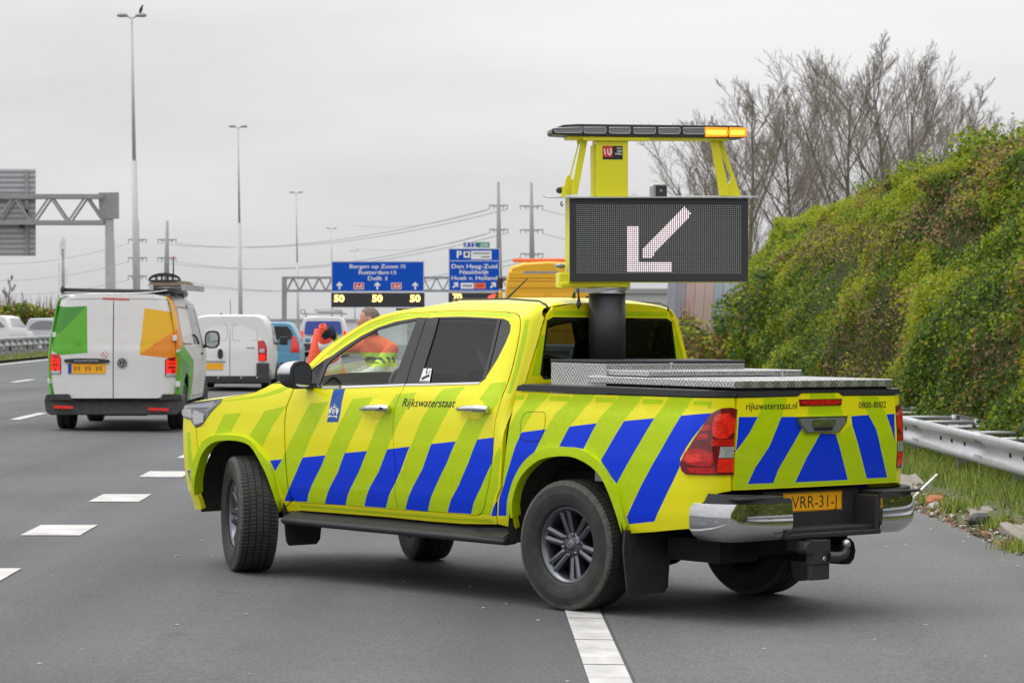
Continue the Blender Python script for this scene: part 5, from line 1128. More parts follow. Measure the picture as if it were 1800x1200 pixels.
def leaf_cloud(C, NN, size, jit, mats, mi, probs, name, parent, up=.35, rnd=.75):
    n = len(C); sz = size * rng.uniform(.5, 1.4, n); mi = np.array(mi); bad = mi < 0; mi[bad] = rng.choice(len(mats), bad.sum(), p=probs)
    C = C + rng.normal(0, jit, (n, 3)); Nn = np.asarray(NN, float) + rng.normal(0, rnd, (n, 3)); Nn[:, 2] += up; Nn /= np.linalg.norm(Nn, axis=1)[:, None]
    a = rng.normal(0, 1, (n, 3)); U = np.cross(Nn, a); U /= np.linalg.norm(U, axis=1)[:, None]; V = np.cross(Nn, U)
    s_ = sz[:, None]; fold = Nn * s_ * .2
    Q = np.stack([C - V * s_ * .55, C + U * s_ * .5 + fold - V * s_ * .05, C + V * s_ * .62, C - U * s_ * .5 + fold - V * s_ * .05], 1)
    return quads(name, Q, mats, mi, parent)
def leaves(n, pf, size, jit, mats, probs, name, parent, up=.35):
    L_ = [pf() for _ in range(n)]
    return leaf_cloud(np.array([tuple(l[0]) for l in L_]), np.array([l[1] for l in L_]), size, jit, mats, [l[2] for l in L_], probs, name, parent, up)
LM = ['leaf0', 'leaf1', 'leaf2', 'leaf3', 'leaf4', 'leaf5', 'leaf6', 'dead_stem']
def ivy(n, ya, yb, pw, size, name):
    y = ya + (yb - ya) * rng.random(n) ** pw; t_ = rng.random(n) ** .9 * 1.22
    b_ = nzv(y * .35, t_ * 4.4, .55, 6) + .55 * nzv(y * .35, t_ * 4.4, 1.8, 0); g = nzv(y * .35, t_ * 4.4, 3.6, 1)
    keep = ~((b_ > .86) & (rng.random(n) < .6)) & ~((g < -.55) & (rng.random(n) < .7)); y, t_, b_, g = y[keep], t_[keep], b_[keep], g[keep]; n = len(y)
    C = hface(y, t_); C[:, 0] -= (.12 + .14 * nzv(y * .4, t_ * 4.4, 2.4, 2)) * rng.random(n) + .08 * g
    hue = .8 * nzv(y * .3, t_ * 4.4, .8, 4) + 1.0 * nzv(y * .32, t_ * 4.4, 3.4, 5); hi = (t_ - .50) * 1.25 + hue * 1.15; q = rng.random(n); mi = np.full(n, -1)  # leaf tone rises with height: lit crest and shaded foot put into colour
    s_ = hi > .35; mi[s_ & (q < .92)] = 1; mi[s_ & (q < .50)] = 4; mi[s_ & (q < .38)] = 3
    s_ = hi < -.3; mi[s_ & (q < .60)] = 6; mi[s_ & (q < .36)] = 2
    bb = b_ + .22 * (t_ > .55); mi[(bb > .68) & (q > .78)] = 5; mi[(bb > .86) & (q > .55)] = 7
    NN = np.tile((-.70, -.42, .45), (n, 1)); NN[t_ > .9] = (-.3, -.4, .9)
    o = leaf_cloud(C, NN, size, .045, LM, mi, [.27, .27, .2, .12, .04, .03, .06, .01], name, hedge); o.location = -hedge.location; tag(o, kind='stuff')
ivy(360000, 26.5, 62, 1.25, .045, 'ivy_leaves'); ivy(60000, 60, 88, 1., .07, 'ivy_leaves'); ivy(30000, 12, 27, .6, .075, 'ivy_leaves'); ivy(16000, -40, 14, 1., .16, 'ivy_leaves')
mb = MB()                                                 # dry runners and dead stems in the bare patches
yy_ = 27 + 40 * rng.random(9000) ** 1.3; tt_ = rng.random(9000) * 1.05; bb_ = nzv(yy_ * .35, tt_ * 4.4, .55, 6) + .55 * nzv(yy_ * .35, tt_ * 4.4, 1.8, 0); s_ = bb_ > .80; P_ = hface(yy_[s_], tt_[s_])
for p in P_[:900]:
    p = Vector(p) + Vector((-.06, 0, 0)); d_ = Vector((random.gauss(-.05, .06), random.gauss(0, .22), random.gauss(-.16, .14))); mb.tube([p, p + d_ * .5 + Vector((-.03, 0, 0)), p + d_], [.005, .004, .003], 3, random.choice((0, 0, 1)), caps=False)
o = mb.build('dry_stems', ['dead_stem', 'leaf4'], hedge, fix=False); o.location = -hedge.location; tag(o, kind='stuff')
# sprigs standing above the crest
def pf_sprig():
    y = random.choice((41, 43.0, 44.5, 46, 47.2, 49, 51, 54, 57, 61, 45.2)) + random.gauss(0, .25); p = Vector(hface(y, 1.0)); p.z += random.random() ** 1.5 * .34; p.x += random.gauss(0, .15); return p, (-.3, -.4, .6), -1
o = leaves(2600, pf_sprig, .065, .04, LM, [.25, .4, .15, .12, .03, .01, .03, .01], 'ivy_sprigs', hedge); o.location = -hedge.location; tag(o, kind='stuff')
# dull shrubs between the ivy and the boards
def shrub(c, rad, n, probs, label, group, size=.09, stem='twig', twigs=60):
    r0 = empty('shrub', (c[0], c[1], gz(c[0], c[1]))); tag(r0, label, 'shrub', group)
    mb = MB()
    for _ in range(twigs):
        a = random.uniform(0, 6.28); s_ = random.random() ** .5; e = Vector((math.cos(a) * rad[0] * s_, math.sin(a) * rad[1] * s_, rad[2] * 2 * random.uniform(.5, 1.06))); m_ = e * .5 + Vector((random.gauss(0, .1), random.gauss(0, .1), .1)); mb.tube([(0, 0, 0), m_, e], [.014, .009, .004], 4, caps=False)
    mb.build('stems', stem, r0, fix=False)
    def pf():
        v = Vector((random.gauss(0, 1), random.gauss(0, 1), random.gauss(0, 1))).normalized(); q = random.random() ** .4; w_ = 1 + .35 * nz(v.x * 2 + c[0], v.z * 2 + c[1], 1.3, 5)
        p = Vector((v.x * rad[0], v.y * rad[1], v.z * rad[2])) * q * w_; p.z += rad[2]; p.z = max(p.z, .05)
        return p, (v.x, v.y, v.z + .3), -1
    leaves(n, pf, size, .05, LM, probs, 'foliage', r0); tag(r0.children[-1], kind='stuff')
    return r0
DK = [.22, .10, .34, .03, .02, .05, .22, .02]; DR = [.08, .08, .12, .04, .16, .26, .10, .16]
GS = 'shrubs beyond the end of the ivy'
shrub((5.50, 61, 0), (.85, 1.6, 1.40), 5200, DK, 'dark green shrub touching the far end of the ivy', GS)
shrub((5.28, 66, 0), (.75, 1.5, 1.12), 3800, DK, 'dark shrub in front of the coloured boards on their right', GS)
shrub((4.30, 67.5, 0), (.55, 1.2, .80), 2600, [.2, .14, .2, .05, .12, .14, .1, .05], 'thin grey green shrub in front of the coloured boards', GS)
shrub((3.55, 66, 0), (.60, 1.2, .72), 1400, DR, 'dry brown shrub just right of the truck cab', GS, twigs=160, stem='dead_stem')
shrub((4.35, 62.5, 0), (.60, 1.0, .66), 1500, DR, 'dry brown shrub at the foot of the dark shrub', GS, twigs=160, stem='dead_stem')
shrub((4.28, 69.5, 0), (.16, .3, 1.02), 500, DR, 'narrow dead shrub standing against the pink boards', GS, twigs=40, stem='dead_stem')
# leaning boards of the old noise screen
scr = empty('noise_screen', (4.9, 76, 0)); tag(scr, 'old noise screen of leaning painted boards beyond the shrubs', 'screen')
for i in range(9):
    u0 = 1170 + i * 16.5; w_ = 16.2; a0 = at(u0 - 8, 600, 74 + i * .6); a1 = at(u0 + w_ - 8, 600, 74 + i * .6); b0 = at(u0 + 5, 480, 74.2 + i * .6); b1 = at(u0 + w_ + 5, 480, 74.2 + i * .6)
    a0.z = a1.z = gz(5, 75); up = (Vector(b0) - a0); k = (2.75) / up.z
    c0 = a0 + up * k; c1 = a1 + (Vector(b1) - a1) * k; d_ = Vector((0.02, .12, 0))
    mb = MB(); V = [a0, a1, c1, c0]; mb.add([p - scr.location for p in V] + [p + d_ - scr.location for p in V], [(0, 1, 2, 3), (4, 7, 6, 5), (0, 4, 5, 1), (1, 5, 6, 2), (2, 6, 7, 3), (3, 7, 4, 0)]); mb.build('plank', 'plank%d' % [0, 1, 2, 3, 3, 4, 5, 5, 4][i], scr, .01)
# ---------------------------------------------------------------- bare trees behind the ivy
def bare_tree(bx, by, H, spread, seed, label, lean=0., nl=12):
    r_ = random.Random(seed); root = empty('bare_tree', (bx, by, gz(bx, by) - .1)); tag(root, label, 'tree', 'bare trees behind the ivy')
    tr, br, tw = MB(), MB(), MB()
    def grow(p, d, L_, rad, level, mbq, rmin):
        n = (8, 5, 4, 3, 2)[level]; pts = [p]; q = p.copy(); dd = d.copy(); wob = (.035, .05, .07, .09, .12)[level]
        for i in range(n):
            dd = (dd + Vector((r_.gauss(0, wob), r_.gauss(0, wob), .07 if level else .03))).normalized(); q = q + dd * (L_ / n); pts.append(q.copy())
        rs = [max(rad * (1 - .80 * i / n), rmin) for i in range(n + 1)]; mbq.tube(pts, rs, [8, 6, 4, 3, 3][level], caps=False)
        return pts, rs
    def split(pts, rs, level, L_):
        if level > 3: return
        cnt = [nl + 2, 9, 8, 5][level]
        for i in range(cnt):
            lo = (.10, .22, .18, .15)[level]; t_ = lo + (.99 - lo) * (i + r_.random()) / cnt; f_ = t_ * (len(pts) - 1); k = min(int(f_), len(pts) - 2); p = pts[k].lerp(pts[k + 1], f_ - k); ax = (pts[k + 1] - pts[k]).normalized()
            a = r_.uniform(0, 6.28) if level else i * 2.4 + r_.uniform(-.5, .5); o1 = ax.orthogonal().normalized(); o2 = ax.cross(o1); side = o1 * math.cos(a) + o2 * math.sin(a)
            ang = [R(40), R(28), R(32), R(38)][level] * r_.uniform(.65, 1.3); d = (ax * math.cos(ang) + side * math.sin(ang)).normalized(); d.z += (.06, .10, .08, .05)[level]; d.normalize()
            l2 = (H * (.20 + .46 * (1 - t_)) * spread if level == 0 else L_ * [0, .46, .45, .50][level] * (1.15 - .6 * t_)) * r_.uniform(.75, 1.2)
            rk = rs[k] + (rs[k + 1] - rs[k]) * (f_ - k); r2 = max(rk * [.60, .55, .5, .5][level], (.026, .012, .0075, .005)[level]); q, qs = grow(p, d, l2, r2, level + 1, br if level < 1 else tw, (.012, .0065, .005, .004)[level]); split(q, qs, level + 1, l2)
    p, q = grow(Vector((0, 0, 0)), Vector((lean, r_.gauss(0, .03), 1)).normalized(), H * .90, .04 + H * .0085, 0, tr, .014); split(p, q, 0, H * .80)
    tr.build('trunk', 'bark', root, fix=False); br.build('limbs', 'bark', root, fix=False); o = tw.build('twigs', 'twig', root, fix=False); tag(o, kind='stuff')
    return root
def tree_px(u, vtop, Y, *a, **k):
    Y += 22
    x = (u - 900) * Y / 5000; H = (CAMH + (556 - vtop) * Y / 5000) * .93; return bare_tree(x, Y, H, *a, **k)
tree_px(1488, 82, 84, 1.15, 11, 'tall bare tree with the highest crown left of centre above the ivy', nl=13)
tree_px(1556, 60, 86, 1.1, 22, 'tallest bare tree rising in the middle of the group', nl=14)
tree_px(1618, 95, 88, 1.1, 23, 'bare tree right of the tallest one', nl=12)
tree_px(1672, 145, 92, 1.1, 24, 'slender bare tree near the right end of the group', nl=11)
tree_px(1722, 205, 95, 1.1, 25, 'low bare tree furthest right above the ivy', nl=10)
tree_px(1322, 140, 80, 1.1, 16, 'slim bare tree just right of the lit amber lamps', lean=-.10, nl=12)
tree_px(1412, 150, 82, 1.15, 27, 'bare tree between the amber lamps and the tall crowns', lean=-.06, nl=13)
tree_px(1270, 195, 86, 1.1, 28, 'bare tree behind the right leg of the light bar', lean=-.05, nl=11)
tree_px(1222, 285, 90, 1.1, 29, 'small bare tree seen between the board and the light bar', nl=10)
# ================================================================ lamp masts, gantries, pylons
def mast(u0, v0, u1, Y, label, arm):
    top = at(u0, v0, Y); bot = at(u1, 556, Y); bot.z = gz(bot.x, Y); sl_ = (top.x - bot.x) / (top.z - CAMH)
    bot.x = top.x - sl_ * (top.z - bot.z); r0 = empty('lamp_mast', bot); tag(r0, label, 'lamp post', 'twin-armed lamp masts along the motorway')
    d_ = top - bot; h = d_.length; mb = MB()
    mb.tube([(0, 0, 0), d_ * .56], [.20, .155], 12); mb.tube([d_ * .56, d_], [.105, .055], 10); mb.build('pole', 'pole_grey', r0)
    for s_ in (-1, 1):
        mb = MB(); mb.tube([d_ + Vector((0, 0, -.1)), d_ + Vector((s_ * arm * .32, 0, .02))], .035, 6); P = []
        L_ = [(s_ * arm * .25, .03, .07), (s_ * arm * .35, .13, .16), (s_ * arm * .7, .16, .17), (s_ * arm * .95, .12, .11), (s_ * arm, .03, .05)]
        vs = []
        for x, hh, ww in L_:
            for k in range(10): an = 2 * math.pi * k / 10; vs.append((d_.x + x, d_.y + ww * 1.2 * math.cos(an), d_.z + .06 + hh * math.sin(an) * (1 if math.sin(an) > 0 else .5)))
        mb.add(vs, [(i * 10 + k, i * 10 + (k + 1) % 10, (i + 1) * 10 + (k + 1) % 10, (i + 1) * 10 + k) for i in range(4) for k in range(10)], 0, True); mb.build('lantern', 'galv_dull', r0)
    return r0, top
m0, tp = mast(231.5, 30, 240.5, 154, 'tallest lamp mast with a bird perched on its right lantern', .80)
mast(418.5, 224, 423, 245, 'second lamp mast above the white panel van', .80)
mast(520.5, 339, 524, 374, 'third lamp mast left of the wide blue sign', .90)
mast(582.5, 402, 584, 530, 'lamp mast rising just above the left corner of the blue sign', 1.0)
mast(623, 441, 624, 720, 'farthest small lamp mast above the middle of the blue sign', 1.1)
# bird on the first mast
mb = MB(); o_ = Vector((.50, 0, .20)); bd = empty('perched_bird', tp + Vector((.52, -.02, .16))); tag(bd, 'dark bird perched on the right lantern of the tallest lamp mast', 'bird')
mb.tube([(-.10, 0, -.02), (-.06, 0, .10), (-.01, 0, .24), (.03, 0, .36), (.06, 0, .43)], [.02, .075, .085, .06, .035], 10); mb.ico((.06, 0, .45), (.05, .04, .04), 0, 2); mb.tube([(.10, 0, .455), (.15, 0, .45)], [.014, .003], 6); mb.tube([(-.08, 0, 0), (-.14, 0, -.14)], [.04, .02], 6); mb.tube([(0, .03, .02), (0, .03, -.03)], .008, 5); mb.tube([(0, -.03, .02), (0, -.03, -.03)], .008, 5); mb.build('body', 'bird', bd)
def truss(mb, x0, x1, z0, z1, d_, nb, r_):
    for z in (z0, z1):
        for y in (0, d_): mb.bar((x0, y, z), (x1, y, z), r_ * 2.2, r_ * 2.2)
    for i in range(nb):
        a = x0 + (x1 - x0) * i / nb; b_ = x0 + (x1 - x0) * (i + 1) / nb; m_ = (a + b_) / 2
        for y in (0, d_): mb.bar((a, y, z0), (m_, y, z1), r_, r_); mb.bar((m_, y, z1), (b_, y, z0), r_, r_)
        mb.bar((a, 0, z0), (a, d_, z0), r_, r_); mb.bar((a, 0, z1), (a, d_, z1), r_, r_)
# near gantry at the left, seen from behind
Yg = 147.; g0 = at(188, 600, Yg); g1 = empty('left_gantry', (g0.x, Yg, gz(g0.x, Yg))); gb = g1.location
tag(g1, 'grey truss gantry at the left edge carrying a ribbed sign back', 'gantry')
z_ = lambda v: at(0, v, Yg).z - gb.z
xr = lambda u: at(u, 500, Yg).x - gb.x
mb = MB(); truss(mb, xr(-260), xr(182), z_(391), z_(345), 1.1, 7, .10); mb.build('truss', 'galv_dull', g1)
mb = MB(); mb.bar((xr(189), .5, z_(338)), (xr(190), .5, z_(384)), .55, 1.0, up=(1, 0, 0), w2=.5, h2=.95); mb.build('truss_end', 'galv_dull', g1)
mb = MB(); mb.bar((xr(193), .5, 0), (xr(190), .5, z_(384)), .55, .35, up=(0, 1, 0), w2=.40, h2=.3); mb.bar((xr(197), .75, 0), (xr(192), .75, z_(420)), .3, .3, up=(0, 1, 0)); mb.build('leg', 'galvanised', g1)
mb = MB(); sx0, sx1 = xr(-130), xr(56)
sp = mb.box(sx0, sx1, 1.2, 1.26, z_(449), z_(295)).build('sign_panel', 'pole_grey', g1)
nrib = 17; zz0, zz1 = z_(449), z_(295)
for i in range(nrib):
    mb = MB(); z = zz0 + (zz1 - zz0) * (i + .5) / nrib; mb.box(sx0, sx1, 1.14, 1.2, z - .035, z + .035); mb.build('panel_rib', 'galv_dull', sp)
for u in (41, -60):
    mb = MB(); mb.box(xr(u) - .08, xr(u) + .08, 1.05, 1.18, z_(449), z_(297)); mb.build('sign_post', 'galv_dull', g1)
mb = MB(); mb.box(xr(31), xr(37), .6, 1.0, z_(400), z_(390)); mb.build('junction_box', 'board_black', g1)
# far gantry with the blue signs
Yf = 320.; f0 = at(740, 600, Yf); fg = empty('sign_gantry', (f0.x, Yf, gz(f0.x, Yf))); fb = fg.location
tag(fg, 'truss gantry carrying two blue direction signs and lit speed displays', 'gantry')
zf_ = lambda v: at(0, v, Yf).z - fb.z
xf_ = lambda u: at(u, 500, Yf).x - fb.x
mb = MB(); truss(mb, xf_(503), xf_(1100), zf_(511), zf_(488), 1.2, 26, .12); mb.build('truss', 'galv_dull', fg)
for u in (499, 1104): mb = MB(); mb.box(xf_(u) - .24, xf_(u) + .24, .1, 1.1, 0, zf_(486)); mb.build('leg', 'galv_dull', fg)
def sign(u0, v0, u1, v1, name='direction_sign', m_='sign_blue', par=fg, y=-.35, border=True):
    mb = MB(); x0, x1, z0, z1 = xf_(u0), xf_(u1), zf_(v1), zf_(v0); mb.box(x0, x1, y, y + .12, z0, z1)
    o = mb.build(name, m_, par)
    if border:
        mb = MB(); t_ = .10; e = y - .004
        for a0, a1, b0, b1 in ((x0, x1, z1 - t_, z1), (x0, x1, z0, z0 + t_), (x0, x0 + t_, z0 + t_, z1 - t_), (x1 - t_, x1, z0 + t_, z1 - t_)): mb.box(a0, a1, e, y, b0, b1)
        mb.build('sign_border', 'car_silver', o)
    return o
fx = lambda y: (lambda u, v: (xf_(u), y, zf_(v)))
def ptext(mb, s, u0, u1, v_base, hpx, y=-.362, mi=0, bold=.012):
    f_ = fx(y); vs, fs = text2d(s, 0., bold); mb.add([f_(u0 + a * (u1 - u0), v_base - b_ / .72 * hpx) for a, b_ in vs], fs, mi)
def pquad(mb, u0, v0, u1, v1, y, mi=0): f_ = fx(y); mb.add([f_(u0, v1), f_(u1, v1), f_(u1, v0), f_(u0, v0)], [(0, 1, 2, 3)], mi)
def parrow(mb, u, v, s_, ang, mi=0, y=-.362):
    P = [(0, -7), (6, -1), (4, 1.2), (1.6, -1.6), (1.6, 7), (-1.6, 7), (-1.6, -1.6), (-4, 1.2), (-6, -1)]; ca, sa = math.cos(ang), math.sin(ang); f_ = fx(y)
    mb.add([f_(u + s_ * (a * ca - b_ * sa), v + s_ * (a * sa + b_ * ca)) for a, b_ in P], [tuple(q) for q in tessellate_polygon([[Vector((a, b_, 0)) for a, b_ in P]])], mi)
def line_obj(par, name, mats, fn_):
    mb = MB(); fn_(mb); return mb.build(name, mats, par)
s1 = sign(582.5, 459, 746, 513); 
for a_ in (('Bergen op Zoom', 615, 700, 471.5, 7), ('Rotterdam', 631, 684, 482, 7), ('Delft', 647, 672, 492.5, 7), ('75', 704, 713, 471.5, 6.4), ('15', 688, 697, 482, 6.4), ('3', 677, 681, 492.5, 6.4)): line_obj(s1, 'place_name' if len(a_[0]) > 2 else 'distance', 'white_print', lambda mb: ptext(mb, *a_))
for u in (597, 663.5, 730): line_obj(s1, 'lane_arrow', 'white_print', lambda mb: parrow(mb, u, 502, .95, 0))
for u in (631, 697):
    mb = MB(); pquad(mb, u - 9, 497, u + 9, 508.5, -.358, 0); pquad(mb, u - 8, 498, u + 8, 507.5, -.361, 1); ptext(mb, 'A4', u - 6, u + 6, 506, 6.2, -.365); mb.build('road_number', ['white_print', 'label_red'], s1)
s2 = sign(788.5, 436.5, 879, 512)
line_obj(s2, 'parking_letter', 'white_print', lambda mb: ptext(mb, 'P', 803, 812, 453, 12, bold=.03)); mb = MB(); pquad(mb, 815, 442, 826, 453, -.358); pquad(mb, 818, 444, 823, 450, -.362, 2); pquad(mb, 828, 441, 864, 456, -.358); pquad(mb, 791, 458, 876, 459, -.36)
for u0_, u1_, v_ in ((831, 861, 445.5), (846, 861, 452)): pquad(mb, u0_, v_ - 1.6, u1_, v_ + 1.2, -.363, 3)
mb.build('service_panel', ['white_print', 'amber_orange', 'black_print', 'galv_dull'], s2)
for a_ in (('Den Haag-Zuid', 794, 874, 471.5, 7.5), ('Naaldwijk', 808, 860, 481.5, 7.5), ('Hoek v. Holland', 794, 874, 492, 7.5)): line_obj(s2, 'place_name', 'white_print', lambda mb: ptext(mb, *a_))
for u in (801, 867): line_obj(s2, 'exit_arrow', 'white_print', lambda mb: parrow(mb, u, 501, .95, R(45)))
mb = MB(); pquad(mb, 810, 497, 833, 507.5, -.358); pquad(mb, 834, 497, 854, 507.5, -.359, 1); pquad(mb, 813, 500.5, 830, 504, -.362, 3); pquad(mb, 838, 500, 850, 504.5, -.363, 4)
mb.build('route_panel', ['white_print', 'amber_orange', 'black_print', 'galv_dull', 'label_red'], s2)
mat('sign_green', (.01, .26, .13), .5)
s3 = sign(814, 425.5, 861, 435.5, 'exit_plate'); mb = MB(); pquad(mb, 840, 426, 860.5, 435, -.357, 1); parrow(mb, 820, 430.5, .5, R(45)); ptext(mb, '12', 827, 837, 433.5, 6); ptext(mb, '200', 844, 858, 433.5, 6); mb.build('plate_lettering', ['white_print', 'sign_green'], s3)
mx_ = sign(582.5, 514.5, 746.5, 540, 'speed_display', 'board_black', border=False)
mx2 = sign(788.5, 514.5, 880, 540, 'speed_display', 'board_black', border=False)
def digits(par, s, u0, u1, v, hpx, m_):
    mb = MB(); vs, fs = text2d(s, 0., .03); f_ = fx(-.372); mb.add([f_(u0 + a * (u1 - u0), v - b_ / .72 * hpx) for a, b_ in vs], fs); mb.build('lit_digits', m_, par)
for u in (596.5, 663.5, 730): digits(mx_, '50', u - 9, u + 9, 530, 12, 'matrix_on')
digits(mx2, '70', 796, 812, 528, 12, 'matrix_on')
mb = MB(); f_ = fx(-.372); P = [(868, 516.5), (873, 519), (868, 523), (873, 528), (868, 531), (858, 525), (858, 521)]; mb.add([f_(*p) for p in P], [tuple(q) for q in tessellate_polygon([[Vector((a, b_, 0)) for a, b_ in P]])]); mb.build('lit_arrow', 'matrix_red', mx2)
# pylons
def pylon(u0, v0, u1, Y, arms, hw, label):
    top = at(u0, v0, Y); bot = at(u1, 556, Y); sl_ = (top.x - bot.x) / (top.z - CAMH); bz = gz(bot.x, Y) ; bx = top.x - sl_ * (top.z - bz)
    r0 = empty('power_pylon', (bx, Y, bz)); tag(r0, label, 'pylon', 'power pylons on the horizon'); d_ = top - Vector((bx, Y, bz)); mb = MB()
    mb.tube([(0, 0, 0), d_ * .6, d_], [1.3 * Y / 1000, .85 * Y / 1000, .45 * Y / 1000], 8); mb.build('shaft', 'galv_dull', r0); out = []
    for v in arms:
        p = at(u0, v, Y); z = p.z - bz; x = d_.x * z / d_.z; mb = MB(); w_ = hw * Y / 5000
        mb.bar((x - w_, 0, z), (x + w_, 0, z), .35 * Y / 1000, .35 * Y / 1000); mb.bar((x, 0, z - .7 * Y / 1000), (x - w_ * .92, 0, z), .2 * Y / 1000, .2 * Y / 1000); mb.bar((x, 0, z - .7 * Y / 1000), (x + w_ * .92, 0, z), .2 * Y / 1000, .2 * Y / 1000)
        for q in (-.92, -.5, .5, .92): mb.tube([(x + w_ * q, 0, z), (x + w_ * q, 0, z - 1.3 * Y / 1000)], .14 * Y / 1000, 5)
        mb.build('cross_arm', 'galv_dull', r0); out.append((Vector((bx + x, Y, p.z - 1.3 * Y / 1000)), w_))
    return out
pA = pylon(876, 320, 878, 1000, (361, 403), 17, 'left pylon of the pair above the narrow blue sign')
pB = pylon(934, 321, 936, 1000, (362, 404, 446), 21, 'right pylon of the pair beside the arrow board')
pC = pylon(294, 388, 292, 1400, (421, 453, 485), 17, 'distant pylon standing clear right of the tallest lamp mast')
pD = pylon(242, 388, 241, 1400, (421, 453, 485), 17, 'distant pylon half hidden by the tallest lamp mast')
def wire(a, b_, sag, label, grp='power lines between the pylons', r_=.085):
    n = 18; pts = []
    for i in range(n + 1):
        t_ = i / n; p = Vector(a).lerp(Vector(b_), t_); p.z -= 4 * sag * t_ * (1 - t_); pts.append(p)
    mb = MB(); mb.tube(pts, r_ * max(pts[0].y, 700) / 1000, 4, caps=False); o = mb.build('power_line', 'galv_dull'); tag(o, label, 'power line', grp)
for i, (ends) in enumerate(((pC[0], pA[0]), (pC[1], pA[1]), (pC[2], pB[2]))):
    nm = ('upper', 'middle', 'lower')[i]
    for q, sd in ((-.92, 'outer'), (.92, 'inner')): wire(ends[0][0] + Vector((ends[0][1] * q, 0, 0)), ends[1][0] + Vector((ends[1][1] * q, 0, 0)), 6.5 + i, f'{sd} {nm} power line sagging between the far and near pylon pairs')
for i in range(3):
    a = pD[i]; nm = ('upper', 'middle', 'lower')[i]; wire(a[0] - Vector((a[1] * .9, 0, 0)), at(-60, (462, 490, 512)[i], 1500), 4, f'{nm} power line running from the far pylons to the left edge', r_=.07)
for i in range(2):
    a = pB[i]; nm = ('upper', 'lower')[i]; wire(a[0] + Vector((a[1] * .9, 0, 0)), at(1330, (372, 420)[i], 1050), 5, f'{nm} power line running right behind the arrow board')
    wire(pA[i][0] + Vector((-pA[i][1] * .9, 0, 0)), at(620, (396, 436)[i], 1250), 3, f'{nm} power line going left from the near pylon pair', r_=.07)
# telecom mast behind the van rack
tm = empty('telecom_mast', at(111, 556, 420)); tm.location.z = gz(tm.location.x, 420); tag(tm, 'slim telecom mast with white antennas above the left van', 'mast'); h = at(111, 420, 420).z - tm.location.z
mb = MB(); mb.tube([(0, 0, 0), (0, 0, h)], [.35, .18], 8); mb.build('pole', 'galv_dull', tm)
for x, z, hh in ((-.3, h - 1.4, 2.2), (.3, h - 1.2, 2.4), (0, h - .6, 1.8), (-.55, h - 5.2, 3.4), (.5, h - 5.6, 2.4), (-.6, h - 8, 1.6)):
    mb = MB(); mb.box(x - .14, x + .14, -.3, -.1, z - hh / 2, z + hh / 2); mb.build('antenna', 'van2_white', tm)
# pale flat building low on the horizon behind the board
bl = empty('distant_hall', at(1120, 556, 230)); bl.location.z = gz(4, 230); tag(bl, 'pale distant hall behind the truck mast', 'building')
mb = MB(); mb.box(-1.5, 4.5, 0, 12, 0, 4.4); mb.build('wall', 'galvanised', bl)
mb = MB(); mb.box(-1.8, 4.8, -.3, 12.3, 4.4, 4.8); mb.build('roof', 'galv_dull', bl)
for k in range(2): mb = MB(); mb.box(-.9 + k * 2.6, .5 + k * 2.6, -.06, .0, 2.2, 3.2); mb.build('window', 'lens_smoke', bl)

# ---------------------------------------------------------------- left side: barrier, cars and bushes on the far carriageway
LX = lambda y: -16.2 - .0165 * y
lb = empty('median_barrier', (LX(105), 105, gz(LX(105), 105))); tag(lb, 'steel median barrier along the left edge of the motorway', 'guardrail'); lbo = lb.location
def rel2(o): o.location = -Vector(lbo); return o
y = 60.0
while y < 200:
    bz = gz(LX(y), y); rel2(W_beam([(LX(q), q, bz + .40) for q in (y, y + 4)], .4, .74, 1, 'rail', lb)); y += 4
    for k in (0, 1.33, 2.66):
        mb = MB(); x = LX(y + k) - .12; mb.box(x - .06, x + .06, y + k - .06, y + k + .06, bz - .1, bz + .70); mb.box(x + .02, x + .16, y + k - .05, y + k + .05, bz + .46, bz + .66); rel2(mb.build('post', 'galv_dull', lb))
    if int(y) % 12 == 0:
        mb = MB(); mb.box(LX(y) + .02, LX(y) + .10, y - .06, y + .06, bz + .28, bz + .40); rel2(mb.build('reflector', 'white_print', lb))
y = 60.0
while y < 200:
    bz = gz(LX(y), y); rel2(W_beam([(LX(q) - .55, q, bz + .38) for q in (y, y + 4)], .4, .72, -1, 'rail', lb, 'galv_dull')); y += 4
sheet('median_strip', [lambda y: LX(y) - 1.2, lambda y: LX(y) + .75], list(range(40, 220, 6)), .02, 'verge_soil')
P = blades(9000, lambda y, n: -16.2 - .0165 * y + rng.uniform(-1.0, .7, n), 80, 150, .06, .2, gz, wid=.012); o = quads('median_grass', P, ['grass0', 'grass1', 'grass2'], rng.choice(3, 9000, p=[.3, .3, .4])); tag(o, 'rough grass strip under the median barrier', 'grass', kind='stuff')
bush = empty('bush_row', (-33, 165, gz(-33, 165))); tag(bush, 'low bushy strip beyond the median barrier with bare brown tops', 'hedge')
def pf_b():
    x = random.uniform(-9, 9); z = random.random() ** .8 * (1.25 + .35 * nz(x, 0, .6, 21)) + .55; return Vector((x, random.gauss(0, .5), z)), (0, -1, .4), -1
leaves(9000, pf_b, .16, .06, LM, [.2, .22, .2, .03, .1, .12, .1, .03], 'foliage', bush); tag(bush.children[-1], kind='stuff')
mb = MB()
for _ in range(700):
    x = random.uniform(-9, 9); b_ = Vector((x, random.gauss(0, .4), 1.0)); mb.tube([b_, b_ + Vector((random.gauss(0, .15), 0, random.uniform(.7, 1.7)))], [.02, .006], 3, caps=False)
o = mb.build('bare_tops', 'dead_stem', bush, fix=False); tag(o, kind='stuff')
mb = MB(); mb.box(-9, 9, .5, 1.2, 0, 1.7); mb.build('hedge_body', 'hedge_core', bush)
